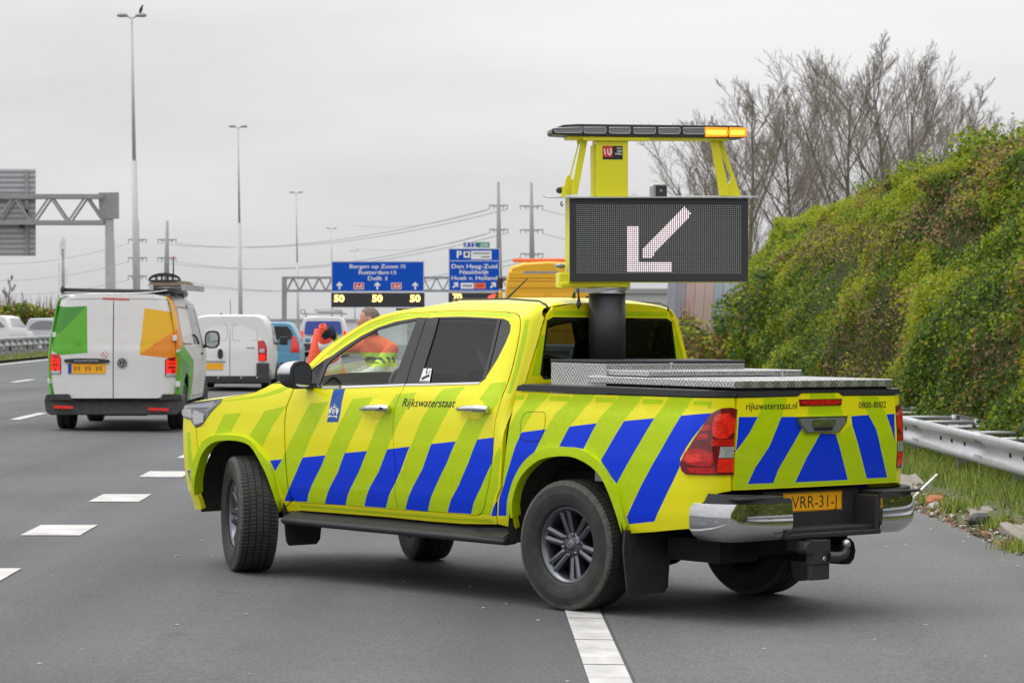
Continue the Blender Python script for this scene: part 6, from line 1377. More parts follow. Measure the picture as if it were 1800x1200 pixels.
bare_tree(at(10, 556, 175).x, 175, 4.4, .5, 31, 'small bare tree in the bushes at the left edge', nl=6); bare_tree(at(36, 556, 178).x, 178, 3.2, .5, 32, 'tiny bare tree right of the leftmost bush tree', nl=5)
for o in COL.objects:
    if o.name.startswith('bare_tree') and o.get('label', '').endswith(('left edge', 'bush tree')): o['group'] = 'bare trees in the left bushes'


bl2 = empty('horizon_haze_block', at(540, 556, 420)); bl2.location.z = gz(-30, 420); tag(bl2, 'long low block added in place of pale haze on the horizon between the vans and the blue sign', 'building')  # added block; its pale colour stands in for haze over far ground
mb = MB(); mb.box(-16, 14, 0, 20, 0, 3.9); mb.build('wall', 'van2_white', bl2)
mb = MB(); mb.box(-16.4, 14.4, -.4, 20.4, 3.9, 4.2); mb.build('roof', 'galvanised', bl2)
# ================================================================ OTHER VEHICLES
def road_wheel(par, x, y, s_, Rw=.32, w=.2, rim='alloy_dark'):
    w_ = empty('wheel', (x, y, Rw), 0, par)
    mb = MB(); h = w / 2; mb.lathe([(Rw * .62, -h * .9), (Rw * .75, -h), (Rw * .93, -h * .97), (Rw, -h * .75), (Rw, -h * .2), (Rw - .008, -h * .17), (Rw - .008, h * .17), (Rw, h * .2), (Rw, h * .75), (Rw * .93, h * .97), (Rw * .75, h), (Rw * .62, h * .9)], axis='y', n=40); mb.build('tyre', 'rubber', w_)
    mb = MB(); mb.lathe([(0, s_ * h * .55), (Rw * .15, s_ * h * .6), (Rw * .2, s_ * h * .45), (Rw * .5, s_ * h * .62), (Rw * .6, s_ * h * .92), (Rw * .64, s_ * h * .9)], axis='y', n=24); mb.lathe([(0, -s_ * h * .3), (Rw * .63, -s_ * h * .3)], axis='y', n=20)
    for k in range(5):
        a = 2 * math.pi * k / 5; mb.bar((Rw * .15 * math.cos(a), s_ * h * .66, Rw * .15 * math.sin(a)), (Rw * .58 * math.cos(a), s_ * h * .8, Rw * .58 * math.sin(a)), Rw * .14, .02, up=(0, 1, 0))
    mb.build('rim', rim, w_)
    return w_
def hull(mb, stations, mi=0, capped=True):
    "stations: [(x, [(y,z)...])] half outlines from the bottom centre to the top centre; mirrored"
    rings = []
    for x, hp in stations: rings.append([(x, y, z) for y, z in hp] + [(x, -y, z) for y, z in hp[::-1]])
    n = len(rings[0]); vs = [p for r_ in rings for p in r_]
    fs = [(i * n + k, i * n + (k + 1) % n, (i + 1) * n + (k + 1) % n, (i + 1) * n + k) for i in range(len(rings) - 1) for k in range(n)]
    mb.add(vs, fs, mi, True)
    if capped: mb.add(rings[0], [tuple(range(n))[::-1]], mi); mb.add(rings[-1], [tuple(range(n))], mi)
def place(root, u, Y, heading=None):
    p = at(u, 556, Y); root.location = (p.x, Y, gz(p.x, Y)); root.rotation_euler = (0, -math.atan(K) * -1 * 0, R(90 + .95) if heading is None else heading)
def xz(px, s): return px
# ---------------- the white delivery van with green and orange panels
van = empty('delivery_van'); tag(van, 'white delivery van with green and orange panels and a loaded roof rack', 'van'); place(van, 199, 40.4, R(90.4))
VS = 123.7
def vv_(px, py): return ((199 - px) / VS, 1.634 + (556 - py) / VS)
def A3(*pts): return [vv_(x / 3, 450 + y / 3) for x, y in pts]
def vprof(z): return float(np.interp(z, [.25, .45, .75, 1.0, 1.2, 1.45, 1.75, 1.86, 1.92, 1.96], [.86, .915, .94, .945, .935, .895, .835, .805, .755, .66]))
def Svan(x, z):
    y = vprof(z); f_ = 0
    if x > 3.6: f_ = (x - 3.6) ** 2 * .13
    if x < .14: f_ += .09 * (1 - math.sqrt(max(0, 1 - ((.14 - x) / .145) ** 2)))
    return Vector((x, y - f_, z))
def Srv(y, z):
    e = abs(y) / max(vprof(z), .1); return Vector((.0 + max(0, z - 1.15) * .085 + .10 * max(0, e - .80) ** 2 / .04 * .9 - .012 * (1 - e * e) + .006 * math.exp(-((z - 1.232) / .02) ** 2), y, z))
MV = ['van_white', 'van_green', 'van_dgreen', 'van_gold', 'van_orange']
decL = [(1, A3((352, 268), (457, 263), (462, 510), (320, 522), (272, 500), (272, 400), (300, 300))), (2, A3((300, 262), (350, 268), (452, 264), (318, 402), (285, 420))), (1, A3((250, 650), (266, 650), (286, 727), (250, 727)))]
decR = [(3, A3((760, 273), (905, 295), (935, 380), (735, 520))), (4, A3((945, 372), (735, 520), (900, 540), (960, 528))), (1, A3((900, 745), (946, 672), (975, 650), (975, 745)))]
seam = .004
rl_o = [(seam, .47)] + [(.62, .47), (.80, .50), (.905, .56), (.918, .72), (.905, 1.18), (.865, 1.45), (.80, 1.74), (.765, 1.86), (.70, 1.875), (seam, 1.885)]
rr_o = [(-a, b_) for a, b_ in rl_o]
panel('rear_door', Srv, rl_o, MV, van, decals=decL, flip=-1, gap=.003, rim=.03, grid=.08)
rdR = panel('rear_door', Srv, rr_o, MV, van, decals=decR, flip=-1, gap=.003, rim=.03, grid=.08)
side_o = [(.02, .47), (.60, .46), (.62, .60), (.72, .74), (.90, .80), (1.08, .80), (1.25, .74), (1.36, .60), (1.38, .40), (3.56, .40), (3.58, .60), (3.68, .74), (3.86, .80), (4.06, .80), (4.24, .74), (4.34, .60), (4.36, .42), (4.72, .42), (4.80, .60), (4.80, .95), (4.30, 1.10), (3.9, 1.18), (3.45, 1.55), (3.10, 1.85), (2.9, 1.93), (.13, 1.93), (.08, 1.85), (.03, 1.2)]
vw = [(2.0, 1.22), (3.35, 1.20), (3.02, 1.76), (2.0, 1.78)]
vs_ = panel('side_panel', Svan, side_o, MV, van, holes=[vw], decals=[(4, [(.0, 2.), (.42, 2.), (.95, 1.36), (.85, 1.22), (.0, 1.16)]), (3, [(.0, 2.0), (.24, 2.0), (.40, 1.5), (.0, 1.42)]), (1, [(.0, 1.12), (.5, 1.24), (1.9, .98), (1.75, .40), (.0, .40)]), (2, [(.02, 1.1), (1.3, .90), (.75, .62)])], flip=-1, grid=.12, us=[.04, .07, .10, .13]); vsm = mirror_copy(vs_); bpy.data.objects.remove(vs_)
vs_ = panel('side_panel', Svan, side_o, MV, van, holes=[vw], decals=[(1, [(.0, 1.9), (.30, 1.9), (.5, 1.24), (1.9, .98), (1.75, .40), (.0, .40)])], flip=-1, grid=.12, us=[.04, .07, .10, .13])
for s_, q in ((1, vs_), (-1, vsm)):
    o = panel('side_window', Svan, vw, ['glass_dark'], q, flip=-1, off=-.005, rim=0, grid=.3)
    p2 = panel('blank_panel', Svan, roundp([(.55, 1.24), (1.80, 1.22), (1.80, 1.76), (.60, 1.78)], .1), ['van2_white'], q, flip=-1, off=.002, rim=.01, grid=.3)  # the second one is a blank white panel without glass
    mb = MB(); ring_on(mb, roundp([(.55, 1.24), (1.80, 1.22), (1.80, 1.76), (.60, 1.78)], .1), Svan, .012, .004); ring_on(mb, [(1.92, .45), (3.42, .45), (3.45, 1.2), (3.05, 1.80), (1.92, 1.82)], Svan, .006, .002); o3 = mb.build('panel_seam', 'dark_void', q)
    if s_ < 0:
        for w_ in (o, p2, o3): mirror_copy(w_, q); bpy.data.objects.remove(w_)
    mb = MB(); cx, cz = 3.25, 1.27; ol = smooth_poly([(-.10, -.13), (.11, -.12), (.12, .10), (.06, .15), (-.08, .14), (-.12, .05)], 1); mb.prism([(s_ * (1.08 + a), cz + b_) for a, b_ in ol], lambda a, b_: (cx, a, b_), (.10, 0, 0)); mb.bar((cx + .04, s_ * .88, cz - .10), (cx + .04, s_ * 1.0, cz - .09), .06, .05); mm = mb.build('wing_mirror', 'black_plastic', van, .02)
    mb = MB(); mb.add([(cx - .002, s_ * (1.08 + a * .82), cz + b_ * .82) for a, b_ in ol], [tuple(range(len(ol)))]); mb.build('mirror_glass', 'mirror', mm)
    mb = MB(); mb.box(3.0, 3.14, *sorted((s_ * .92, s_ * .955)), 1.05, 1.085); mb.build('door_handle', 'black_plastic', q)
mb = MB(); stt = []
for x, dz, sc_ in ((.075, -.012, .985), (.12, .0, 1), (1.2, .02, 1), (2.6, .01, 1), (2.95, -.03, .98), (3.12, -.08, .94)):
    stt.append([(x, .765 * sc_ * (1 - k / 6) * (1 if k else 1), 1.925 + dz + .045 * (1 - (1 - k / 6) ** 3)) for k in range(13)])
mb.add([p for r_ in stt for p in r_], [(i * 13 + k, i * 13 + k + 1, (i + 1) * 13 + k + 1, (i + 1) * 13 + k) for i in range(5) for k in range(12)], 0, True)
for r_ in (stt,): pass
rf = mb.build('roof', 'van_white', van)
panel('roof_header', Srv, [(.775, 1.868), (.765, 1.90), (.70, 1.935), (.5, 1.955), (-.5, 1.955), (-.70, 1.935), (-.765, 1.90), (-.775, 1.868), (-.70, 1.880), (0, 1.89), (.70, 1.880)], ['van_white'], van, flip=-1, off=-.002, rim=.10, grid=.1)
mb = MB(); W_ = [[(3.12 - .0, .72 * (1 - k / 4), 1.85) for k in range(9)], [(3.95 + .12 * (1 - (k / 4 - 1) ** 2), .80 * (1 - k / 4), 1.17) for k in range(9)]]; mb.add(W_[0] + W_[1], [(k, k + 1, 9 + k + 1, 9 + k) for k in range(8)], 0, True); mb.build('windscreen', 'glass_dark', van)
mb = MB(); hull(mb, [(3.95, [(0, .45), (.86, .45), (.90, .75), (.86, 1.05), (.80, 1.17), (0, 1.22)]), (4.45, [(0, .4), (.82, .4), (.86, .7), (.80, .95), (.7, 1.03), (0, 1.08)]), (4.85, [(0, .4), (.66, .4), (.68, .6), (.62, .82), (.5, .88), (0, .9)])]); mb.build('bonnet', 'van_white', van)
mb = MB(); mb.box(.30, 4.5, -.82, .82, .30, .46); mb.box(.10, 1.9, -.84, .84, .46, .60); mb.box(1.90, 1.93, -.84, .84, .46, 1.80); mb.tube([(.15, .2, .30), (.8, .2, .32)], .05, 8); mb.box(.12, .4, -.45, .4, .22, .30); mb.build('underbody', 'dark_void', van)
mb = MB(); P = [(.955, .53), (.985, .44), (.965, .30), (.90, .235), (-.90, .235), (-.965, .30), (-.985, .44), (-.955, .53), (-.70, .535), (-.66, .445), (.58, .445), (.62, .535)]
mb.prism(P, lambda a, b_: (-.07 + .10 * abs(a) ** 6 + (.02 if b_ < .3 else 0), a, b_), (.16, 0, 0)); vb = mb.build('rear_bumper', 'bumper_grey', van, .02)
for s_ in (1, -1): mb = MB(); mb.box(.02, .62, *sorted((s_ * .88, s_ * .96)), .26, .52); mb.build('bumper_end', 'bumper_grey', vb, .03)
for P in (A3((285, 785), (388, 789), (388, 804), (285, 801)), A3((783, 797), (890, 801), (890, 816), (783, 812))):
    mb = MB(); mb.prism(P, lambda a, b_: (-.078 + .10 * abs(a) ** 6, a, b_), (.02, 0, 0)); mb.build('reflector', 'lens_red_bright', vb)
for s_, P in ((1, A3((262, 517), (310, 515), (323, 543), (322, 621), (262, 618))), (-1, A3((870, 545), (885, 538), (938, 530), (938, 636), (870, 634)))):
    o = panel('tail_light', Srv, P, ['lens_red_dark'], van, flip=-1, off=.010, rim=.06, grid=.08)
    cx = sum(p[0] for p in P) / len(P); cz = sum(p[1] for p in P) / len(P)
    Q = [(cx + (a - cx) * .8, cz + .01 + (b_ - cz) * .80) for a, b_ in P]; panel('lit_lens', Srv, Q, ['lens_lit'], o, flip=-1, off=.014, rim=.006, grid=.1)
    x0, x1 = min(q[0] for q in Q), max(q[0] for q in Q); z0, z1 = min(q[1] for q in Q), max(q[1] for q in Q)
    for k in range(3): panel('lens_bar', Srv, [(x0 + .03, z0 + .08 + .055 * k), (x1 - .03, z0 + .08 + .055 * k), (x1 - .03, z0 + .105 + .055 * k), (x0 + .03, z0 + .105 + .055 * k)], ['lens_red_dark' if k != 1 else 'lens_red_bright'], o, flip=-1, off=.0165, rim=.002)
    panel('reversing_lens', Srv, [(x0, z0 - .035), (x1, z0 - .035), (x1, z0 + .005), (x0, z0 + .005)], ['lens_clear'], o, flip=-1, off=.0155, rim=.004)
for p in ((287, 415), (262, 660)): y, z = A3(p)[0]; mb = MB(); mb.box(.03, .12, y - .02, y + .035, z - .035, z + .035); mb.build('hinge', 'van_white', van, .008)
for p in ((920, 432), (936, 675)): y, z = A3(p)[0]; mb = MB(); mb.box(.0, .10, y - .03, y + .03, z - .04, z + .04); mb.build('hinge', 'van_white', van, .008)
fv = lambda o_: (lambda a, b_: Srv(a, b_) - Vector((o_, 0, 0)))
P = A3((340, 537), (578, 540), (580, 566), (340, 564)); mb = MB(); mb.prism(smooth_poly(P), fv(.035), (.04, 0, 0)); hb = mb.build('plate_lamp_bar', 'board_black', van, .008)
(a0, b0), (a1, b1) = A3((390, 556))[0], A3((523, 558))[0]; mb = MB(); text_on(mb, 'TRANSPORTER', fv(.038), a0, a1, b0 - .0, .026, bold=.02); mb.build('model_lettering', 'steel', hb)
(a0, b0), (a1, b1) = A3((360, 567))[0], A3((557, 618))[0]; mb = MB(); mb.prism([(a0, b0), (a1, b0), (a1, b1), (a0, b1)], fv(.014), (.012, 0, 0)); pl = mb.build('licence_plate', 'plate_yellow', van)
mb = MB(); mb.add([fv(.016)(*p) for p in ((a0, b0), (a0 - .05, b0), (a0 - .05, b1), (a0, b1))], [(0, 1, 2, 3)], 0)
for k in range(8):
    if k in (2, 5): continue
    c = a0 - .10 - k * .052; zc = (b0 + b1) / 2; mb.add([fv(.0155)(*p) for p in ((c + .018, zc + .032), (c - .018, zc + .030), (c - .016, zc - .034), (c + .016, zc - .030))], [(0, 1, 2, 3)], 1)
mb.build('plate_marks', ['sign_blue', 'plate_print'], pl)
(cy, cz) = A3((645, 563))[0]; rB = .074; mb = MB(); n = 28
ringv = lambda r0_, r1_, o_: [fv(o_)(cy + r_ * math.cos(2 * math.pi * k / n), cz + r_ * math.sin(2 * math.pi * k / n)) for r_ in (r0_, r1_) for k in range(n)]
mb.add(ringv(rB, rB * .84, .012), [(k, (k + 1) % n, n + (k + 1) % n, n + k) for k in range(n)]); mb.add([fv(.009)(cy + rB * math.cos(2 * math.pi * k / n), cz + rB * math.sin(2 * math.pi * k / n)) for k in range(n)], [tuple(range(n))], 1)
def stroke(p, q, w_):
    p, q = Vector(p), Vector(q); d_ = (q - p).normalized(); s_ = Vector((-d_.y, d_.x)) * w_ / 2
    mb.add([fv(.0125)(cy - a * rB, cz + b_ * rB) for a, b_ in (p + s_, q + s_, q - s_, p - s_)], [(0, 1, 2, 3)])
for p, q in (((-.36, .78), (0, .10)), ((0, .10), (.36, .78)), ((-.72, .50), (-.34, -.70)), ((-.34, -.70), (0, -.02)), ((0, -.02), (.34, -.70)), ((.34, -.70), (.72, .50))): stroke(p, q, .15)
mb.build('round_badge', ['chrome', 'board_black'], van)
(cy, cz) = A3((551, 521))[0]; mb = MB(); n = 20; rB = .045; mb.add([fv(.003)(cy + rB * math.cos(2 * math.pi * k / n), cz + rB * math.sin(2 * math.pi * k / n)) for k in range(n)], [tuple(range(n))], 0); mb.add([fv(.004)(cy + rB * .8 * math.cos(2 * math.pi * k / n), cz + rB * .8 * math.sin(2 * math.pi * k / n)) for k in range(n)], [tuple(range(n))], 1)
mb.add([fv(.005)(cy + a * rB, cz + b_ * rB) for a, b_ in ((.5, .65), (.65, .5), (-.5, -.65), (-.65, -.5))], [(0, 1, 2, 3)], 0); mb.add([fv(.0045)(cy + a * rB, cz + b_ * rB) for a, b_ in ((.5, .1), (-.3, .1), (-.3, -.12), (.5, -.12))], [(0, 1, 2, 3)], 2); mb.build('round_sticker', ['label_red', 'white_print', 'black_print'], van)
P = A3((540, 219), (680, 224), (680, 232), (540, 228)); mb = MB(); mb.prism(P, fv(.006), (.03, 0, 0)); mb.build('brake_light', 'lens_red', van)
for x in (.98, 3.98):
    for s_ in (1, -1): road_wheel(van, x, s_ * .80, s_, .345, .235)
    for s_ in (1, -1): mb = MB(); mb.box(x - .42, x + .42, *sorted((s_ * .60, s_ * .66)), .3, .85); mb.build('wheel_well', 'dark_void', van)
# roof rack and its load
rack = empty('roof_rack', (0, 0, 1.95), 0, van)
mb = MB(); mb.tube([(.22, .745, .065), (.22, -.83, .035)], .028, 10); mb.ico((.2, .745, .066), (.05, .035, .06), 0, 2); mb.build('rear_roller', 'board_black', rack)
for x in (.35, 1.3, 2.3):
    mb = MB(); mb.box(x - .025, x + .025, -.76, .76, .0, .03)
    for s_ in (1, -1): mb.box(x - .03, x + .03, *sorted((s_ * .70, s_ * .76)), -.06, .0)
    mb.build('cross_bar', 'galvanised', rack)
lad = empty('stacked_ladder', (0, 0, 0)); mb = MB()
lad_w = Matrix.Translation(van.location) @ Matrix.Rotation(R(90.4), 4, 'Z')
lad.matrix_world = lad_w @ Matrix.Translation((0, 0, 1.98)); tag(lad, 'aluminium ladder lying along the roof rack of the delivery van', 'ladder')
for y in (-.52, -.98): mb.box(.2, 2.9, y - .02, y + .035, .03, .11)
lad_r = mb.build('rail', 'galvanised', lad)
for k in range(9): mb = MB(); mb.tube([(.35 + .3 * k, -.52, .07), (.35 + .3 * k, -.98, .07)], .02, 6); mb.build('rung', 'galvanised', lad)
bd_ = empty('board_stack'); bd_.matrix_world = lad_w @ Matrix.Translation((0, 0, 2.075)); tag(bd_, 'stack of old timber boards on the van roof rack beside the ladder', 'boards')
for k in range(3): mb = MB(); mb.box(.3 + .03 * k, 2.4, -.92 + .03 * k, -.46 - .01 * k, .0 + .026 * k, .023 + .026 * k); mb.build('board', 'wood_old', bd_)
ar = empty('arched_bracket'); ar.matrix_world = lad_w @ Matrix.Translation((.32, -.69, 2.158)); tag(ar, 'black arched metal bracket with round holes on top of the board stack', 'bracket')
mb = MB(); n = 14; out_ = [(.23 * math.cos(math.pi * k / n) * 1.0, .10 * math.sin(math.pi * k / n)) for k in range(n + 1)]; inn = [(.20 * math.cos(math.pi * k / n), .05 * math.sin(math.pi * k / n) - .0) for k in range(n + 1)][::-1]
mb.prism(out_ + inn, lambda a, b_: (0, a, b_), (.05, 0, 0)); mb.box(0, .05, -.23, .23, -.02, .0)
for k in (-.12, -.04, .04, .12): mb.box(0, .05, k - .012, k + .012, 0, .07)
mb.build('arch', 'board_black', ar)
an_ = empty('amber_aerial'); an_.matrix_world = lad_w @ Matrix.Translation((1.2, -.72, 2.19)); tag(an_, 'thin aerial with an orange tip above the van roof load', 'aerial'); mb = MB(); mb.tube([(0, 0, 0), (0, 0, .30)], .010, 6, 0); mb.ico((0, 0, .31), .018, 1, 1); mb.build('rod', ['board_black', 'amber_orange'], an_)

# ---------------- generic box van / car bodies seen from behind
def rear_body(name, label, cat, u, Y, w, H, L_, paint, prof_pts, roof_r, group=None, nose=True, heading=None, hood_x=.72, hood_h=.58):
    root = empty(name); tag(root, label, cat, group); place(root, u, Y, heading)
    zz, ww = zip(*prof_pts); pf = lambda z: float(np.interp(z, zz, ww)) * w / 2
    mb = MB(); st = []
    def half(sx, top, zlow=.22):
        P = [(0, zlow), (pf(.3) * sx, zlow)]
        for k in range(1, 9): z = zlow + (top - .10 - zlow) * k / 8; P.append((pf(z * H / top if top > H * .8 else z) * sx, z))
        e = P[-1][0]; P += [(e - roof_r * .35, top - .03), (e - roof_r, top - .005), (0, top)]
        return P
    st = [(.03, half(.985, H - .03)), (.08, half(1, H)), (L_ * .35, half(1, H + .01)), (L_ * .52, half(.99, H - .03)), (L_ * hood_x, half(.97, H * hood_h)), (L_ * .92, half(.92, H * hood_h * .92)), (L_, half(.75, H * hood_h * .75))]
    hull(mb, st); mb.build('body', paint, root)
    for x in (.75, L_ - .80):
        for s_ in (1, -1): road_wheel(root, x, s_ * (w / 2 - .12), s_, .30, .19)
    mb = MB(); mb.box(.1, L_ - .3, -w / 2 + .15, w / 2 - .15, .16, .3); mb.build('underbody', 'dark_void', root)
    def Sr(y, z):
        e = abs(y) / max(pf(z), .1); return Vector((.03 + max(0, z - H * .55) * .10 + .06 * e ** 4 - .03, y, z))
    def Ss(x, z): return Vector((x, pf(z) + .004, z))
    return root, Sr, Ss, pf
# ---------------- small white van
v2, Sr2, Ss2, pf2 = rear_body('panel_van', 'small plain white van with twin rear doors behind the delivery van', 'van', 404, 62, 1.70, 1.66, 3.9, 'van2_white', [(.2, .92), (.5, .98), (.8, 1.0), (1.1, .985), (1.4, .93), (1.6, .86), (1.7, .80)], .22, heading=R(90.6))
B2 = lambda *pts: [((404 - (330 + x / 5.713)) / 80.6, 1.628 + (556 - (490 + y / 5.713)) / 80.6) for x, y in pts]
for s_ in (1, -1):
    P = [(s_ * .004, .33), (s_ * .66, .33), (s_ * .69, .55), (s_ * .70, 1.05), (s_ * .66, 1.40), (s_ * .60, 1.50), (s_ * .004, 1.525)]
    d_ = panel('rear_door', Sr2, P, ['van2_white'], v2, flip=-1, gap=.004, off=.022, rim=.03, grid=.12)
    mb = MB(); ring_on_P = roundp([(s_ * .05, 1.10), (s_ * .61, 1.10), (s_ * .57, 1.43), (s_ * .05, 1.46)], .08)
    Q = inset(ring_on_P, .008); PP = ring_on_P if area2(ring_on_P) > 0 else ring_on_P[::-1]; n = len(PP); mb.add([Sr2(*p) - Vector((.0245, 0, 0)) for p in PP + Q], [(i, (i + 1) % n, n + (i + 1) % n, n + i) for i in range(n)]); mb.build('crease_shade_line', 'galv_dull', d_)  # flat grey ring: shade of the door crease drawn as colour
P = B2((300, 415), (375, 418), (375, 432), (300, 430)); panel('brake_light', Sr2, P, ['lens_red'], v2, flip=-1, off=.03, rim=.02)
P = smooth_poly(B2((303, 705), (352, 705), (355, 800), (303, 800))); panel('door_handle', Sr2, P, ['black_plastic'], v2, flip=-1, off=.045, rim=.03)
P = B2((190, 845), (355, 847), (355, 910), (190, 908)); o = panel('licence_plate', Sr2, P, ['plate_yellow'], v2, flip=-1, off=.034, rim=.012)
P = B2((180, 820), (378, 822), (378, 832), (180, 830)); panel('plate_ledge', Sr2, P, ['galv_dull'], v2, flip=-1, off=.05, rim=.03)
for s_ in (1, -1):
    P = [(s_ * a, b_) for a, b_ in ((.60, 1.10), (.735, 1.10), (.80, 1.0), (.80, .66), (.62, .65))]; o = panel('tail_light', Sr2, P, ['lens_red'], v2, flip=-1, off=.026, rim=.05, grid=.08)
    panel('lit_lens', Sr2, [(s_ * a, b_) for a, b_ in ((.64, .80), (.76, .80), (.76, .67), (.64, .67))], ['lens_lit'], o, flip=-1, off=.032, rim=.008); panel('clear_lens', Sr2, [(s_ * a, b_) for a, b_ in ((.64, .92), (.75, .92), (.75, .84), (.64, .84))], ['lens_clear'], o, flip=-1, off=.032, rim=.008)
    mb = MB(); mb.box(2.62, 2.72, *sorted((s_ * .90, s_ * 1.08)), .98, 1.17); mb.bar((2.7, s_ * .80, 1.0), (2.68, s_ * .92, 1.03), .05, .04); mb.build('wing_mirror', 'black_plastic', v2, .03)
    mb = MB(); mb.box(-.05, .25, *sorted((s_ * .58, s_ * .845)), .24, .62); mb.build('bumper_corner', 'bumper_grey', v2, .03)
    P = [(1.62, 1.02), (2.55, 1.0), (2.2, 1.44), (1.68, 1.46)]; o = panel('side_window', Ss2, P, ['glass_dark'], v2, flip=-1, rim=.004, grid=.3)
    if s_ < 0: mirror_copy(o, v2); bpy.data.objects.remove(o)
mb = MB(); mb.prism([(.84, .38), (.84, .18), (-.84, .18), (-.84, .38), (-.62, .335), (.62, .335)], lambda a, b_: (-.07 + .06 * abs(a) ** 4, a, b_), (.14, 0, 0)); mb.build('rear_bumper', 'bumper_grey', v2, .02)
for y in (.25, -.25, -.6): mb = MB(); mb.lathe([(0, -.075), (.018, -.075), (.02, -.06)], (0, y, .29), 'x', 10); mb.build('parking_sensor', 'galvanised', v2)
mb = MB(); mb.add([Sr2(a, b_) - Vector((.026, 0, 0)) for a, b_ in ((-.36, .955), (-.54, .958), (-.54, .925), (-.36, .93))], [(0, 1, 2, 3)]); mb.build('faint_badge', 'galv_dull', v2)
mb = MB(); mb.tube([(1.9, .15, 1.66), (1.8, .15, 2.0)], .008, 5); mb.tube([(1.2, .3, 1.66), (1.2, .3, 1.70)], .02, 6); mb.build('roof_aerial', 'board_black', v2)
# ---------------- blue hatchback
v3, Sr3, Ss3, pf3 = rear_body('blue_hatchback', 'light blue hatchback between the white van and the traffic cones', 'car', 469, 72, 1.66, 1.48, 3.8, 'car_blue', [(.2, .93), (.5, .99), (.8, 1.0), (1.0, .97), (1.2, .88), (1.4, .76), (1.5, .70)], .16, heading=R(91), hood_x=.74, hood_h=.62)
Z3 = lambda v: 1.627 + (556 - v) / 69.4
P = [(.58, 1.37), (-.58, 1.37), (-.66, 1.05), (.66, 1.05)]; panel('rear_window', Sr3, roundp(P, .09), ['glass_dark'], v3, flip=-1, off=.05, rim=.02, grid=.15)
for s_ in (1, -1):
    panel('tail_light', Sr3, [(s_ * a, b_) for a, b_ in ((.62, 1.12), (.72, 1.10), (.80, .90), (.80, .72), (.60, .72))], ['lens_red_bright'], v3, flip=-1, off=.05, rim=.06, grid=.1)
    P = [(1.2, 1.02), (2.3, 1.0), (1.95, 1.34), (1.25, 1.38)]; o = panel('side_window', Ss3, P, ['glass_dark'], v3, flip=-1, rim=.004, grid=.3)
    if s_ < 0: mirror_copy(o, v3); bpy.data.objects.remove(o)
    mb = MB(); mb.box(2.25, 2.33, *sorted((s_ * .84, s_ * .98)), .95, 1.07); mb.build('wing_mirror', 'car_blue', v3, .03)
mb = MB(); mb.prism([(.82, .70), (.84, .36), (-.84, .36), (-.82, .70)], lambda a, b_: (-.10 + .10 * abs(a) ** 4, a, b_), (.16, 0, 0)); b3 = mb.build('rear_bumper', 'car_blue', v3, .04)
mb = MB(); mb.box(-.09, .05, -.70, .70, .24, .36); mb.build('bumper_skirt', 'black_plastic', b3)
mb = MB(); mb.lathe([(0, -.12), (.05, -.12), (.055, -.08)], (0, -.38, .42), 'x', 12); mb.build('fog_lamp', 'black_plastic', b3)
mb = MB(); mb.box(-.03, .0, -.26, .26, .80, .91); mb.build('licence_plate', 'plate_yellow', v3)
mb = MB(); mb.tube([(.7, 0, 1.48), (.6, 0, 1.62)], .01, 5); mb.build('roof_aerial', 'board_black', v3)
for y in (.33, -.33): mb = MB(); mb.box(1.0, 1.1, y - .12, y + .12, .95, 1.25); mb.build('headrest', 'seat_fabric', v3, .03)
# ---------------- white service van with blue rear window
v4, Sr4, Ss4, pf4 = rear_body('service_van', 'white service van with blue rear window and rack beyond the raised cone', 'van', 568, 112, 1.85, 1.60, 4.4, 'van2_white', [(.2, .93), (.5, .99), (.9, 1.0), (1.2, .93), (1.5, .83), (1.7, .76)], .2, heading=R(91))
panel('rear_window', Sr4, (lambda P: roundp(P, .10))([(.68, 1.42), (-.68, 1.42), (-.74, .90), (.74, .90)]), ['police_blue'], v4, flip=-1, off=.055, rim=.02, grid=.2)
for s_ in (1, -1): panel('tail_light', Sr4, [(s_ * a, b_) for a, b_ in ((.80, 1.05), (.90, 1.02), (.92, .66), (.78, .66))], ['lens_lit'], v4, flip=-1, off=.06, rim=.05, grid=.1)
mb = MB(); mb.tube([(.5, .85, 1.72), (.5, -.85, 1.72)], .025, 6); mb.tube([(2.2, .85, 1.72), (2.2, -.85, 1.72)], .025, 6); mb.tube([(.5, .84, 1.72), (2.4, .84, 1.72)], .03, 6)
for y in (.7, -.7): mb.box(.48, .54, y - .03, y + .03, 1.58, 1.72)
mb.lathe([(.09 + .02 * math.cos(a), .02 * math.sin(a)) for a in [k * 1.57 for k in range(4)]], (.45, .82, 1.80), 'x', 14, closed=True); mb.build('roof_rack', 'galv_dull', v4)
mb = MB(); mb.box(.5, 2.4, -.70, .28, 1.74, 1.80); mb.box(.6, 2.6, -.55, .38, 1.82, 1.90); mb.tube([(.45, .3, 1.84), (.45, -.75, 1.84)], .03, 6); o = mb.build('rack_load', 'galvanised', v4)
mb = MB(); mb.prism([(.9, .55), (.92, .28), (-.92, .28), (-.9, .55)], lambda a, b_: (-.08 + .06 * abs(a) ** 4, a, b_), (.14, 0, 0)); mb.build('rear_bumper', 'bumper_grey', v4, .03)
mb = MB(); mb.box(-.03, 0, -.26, .26, .70, .81); mb.build('licence_plate', 'plate_yellow', v4)
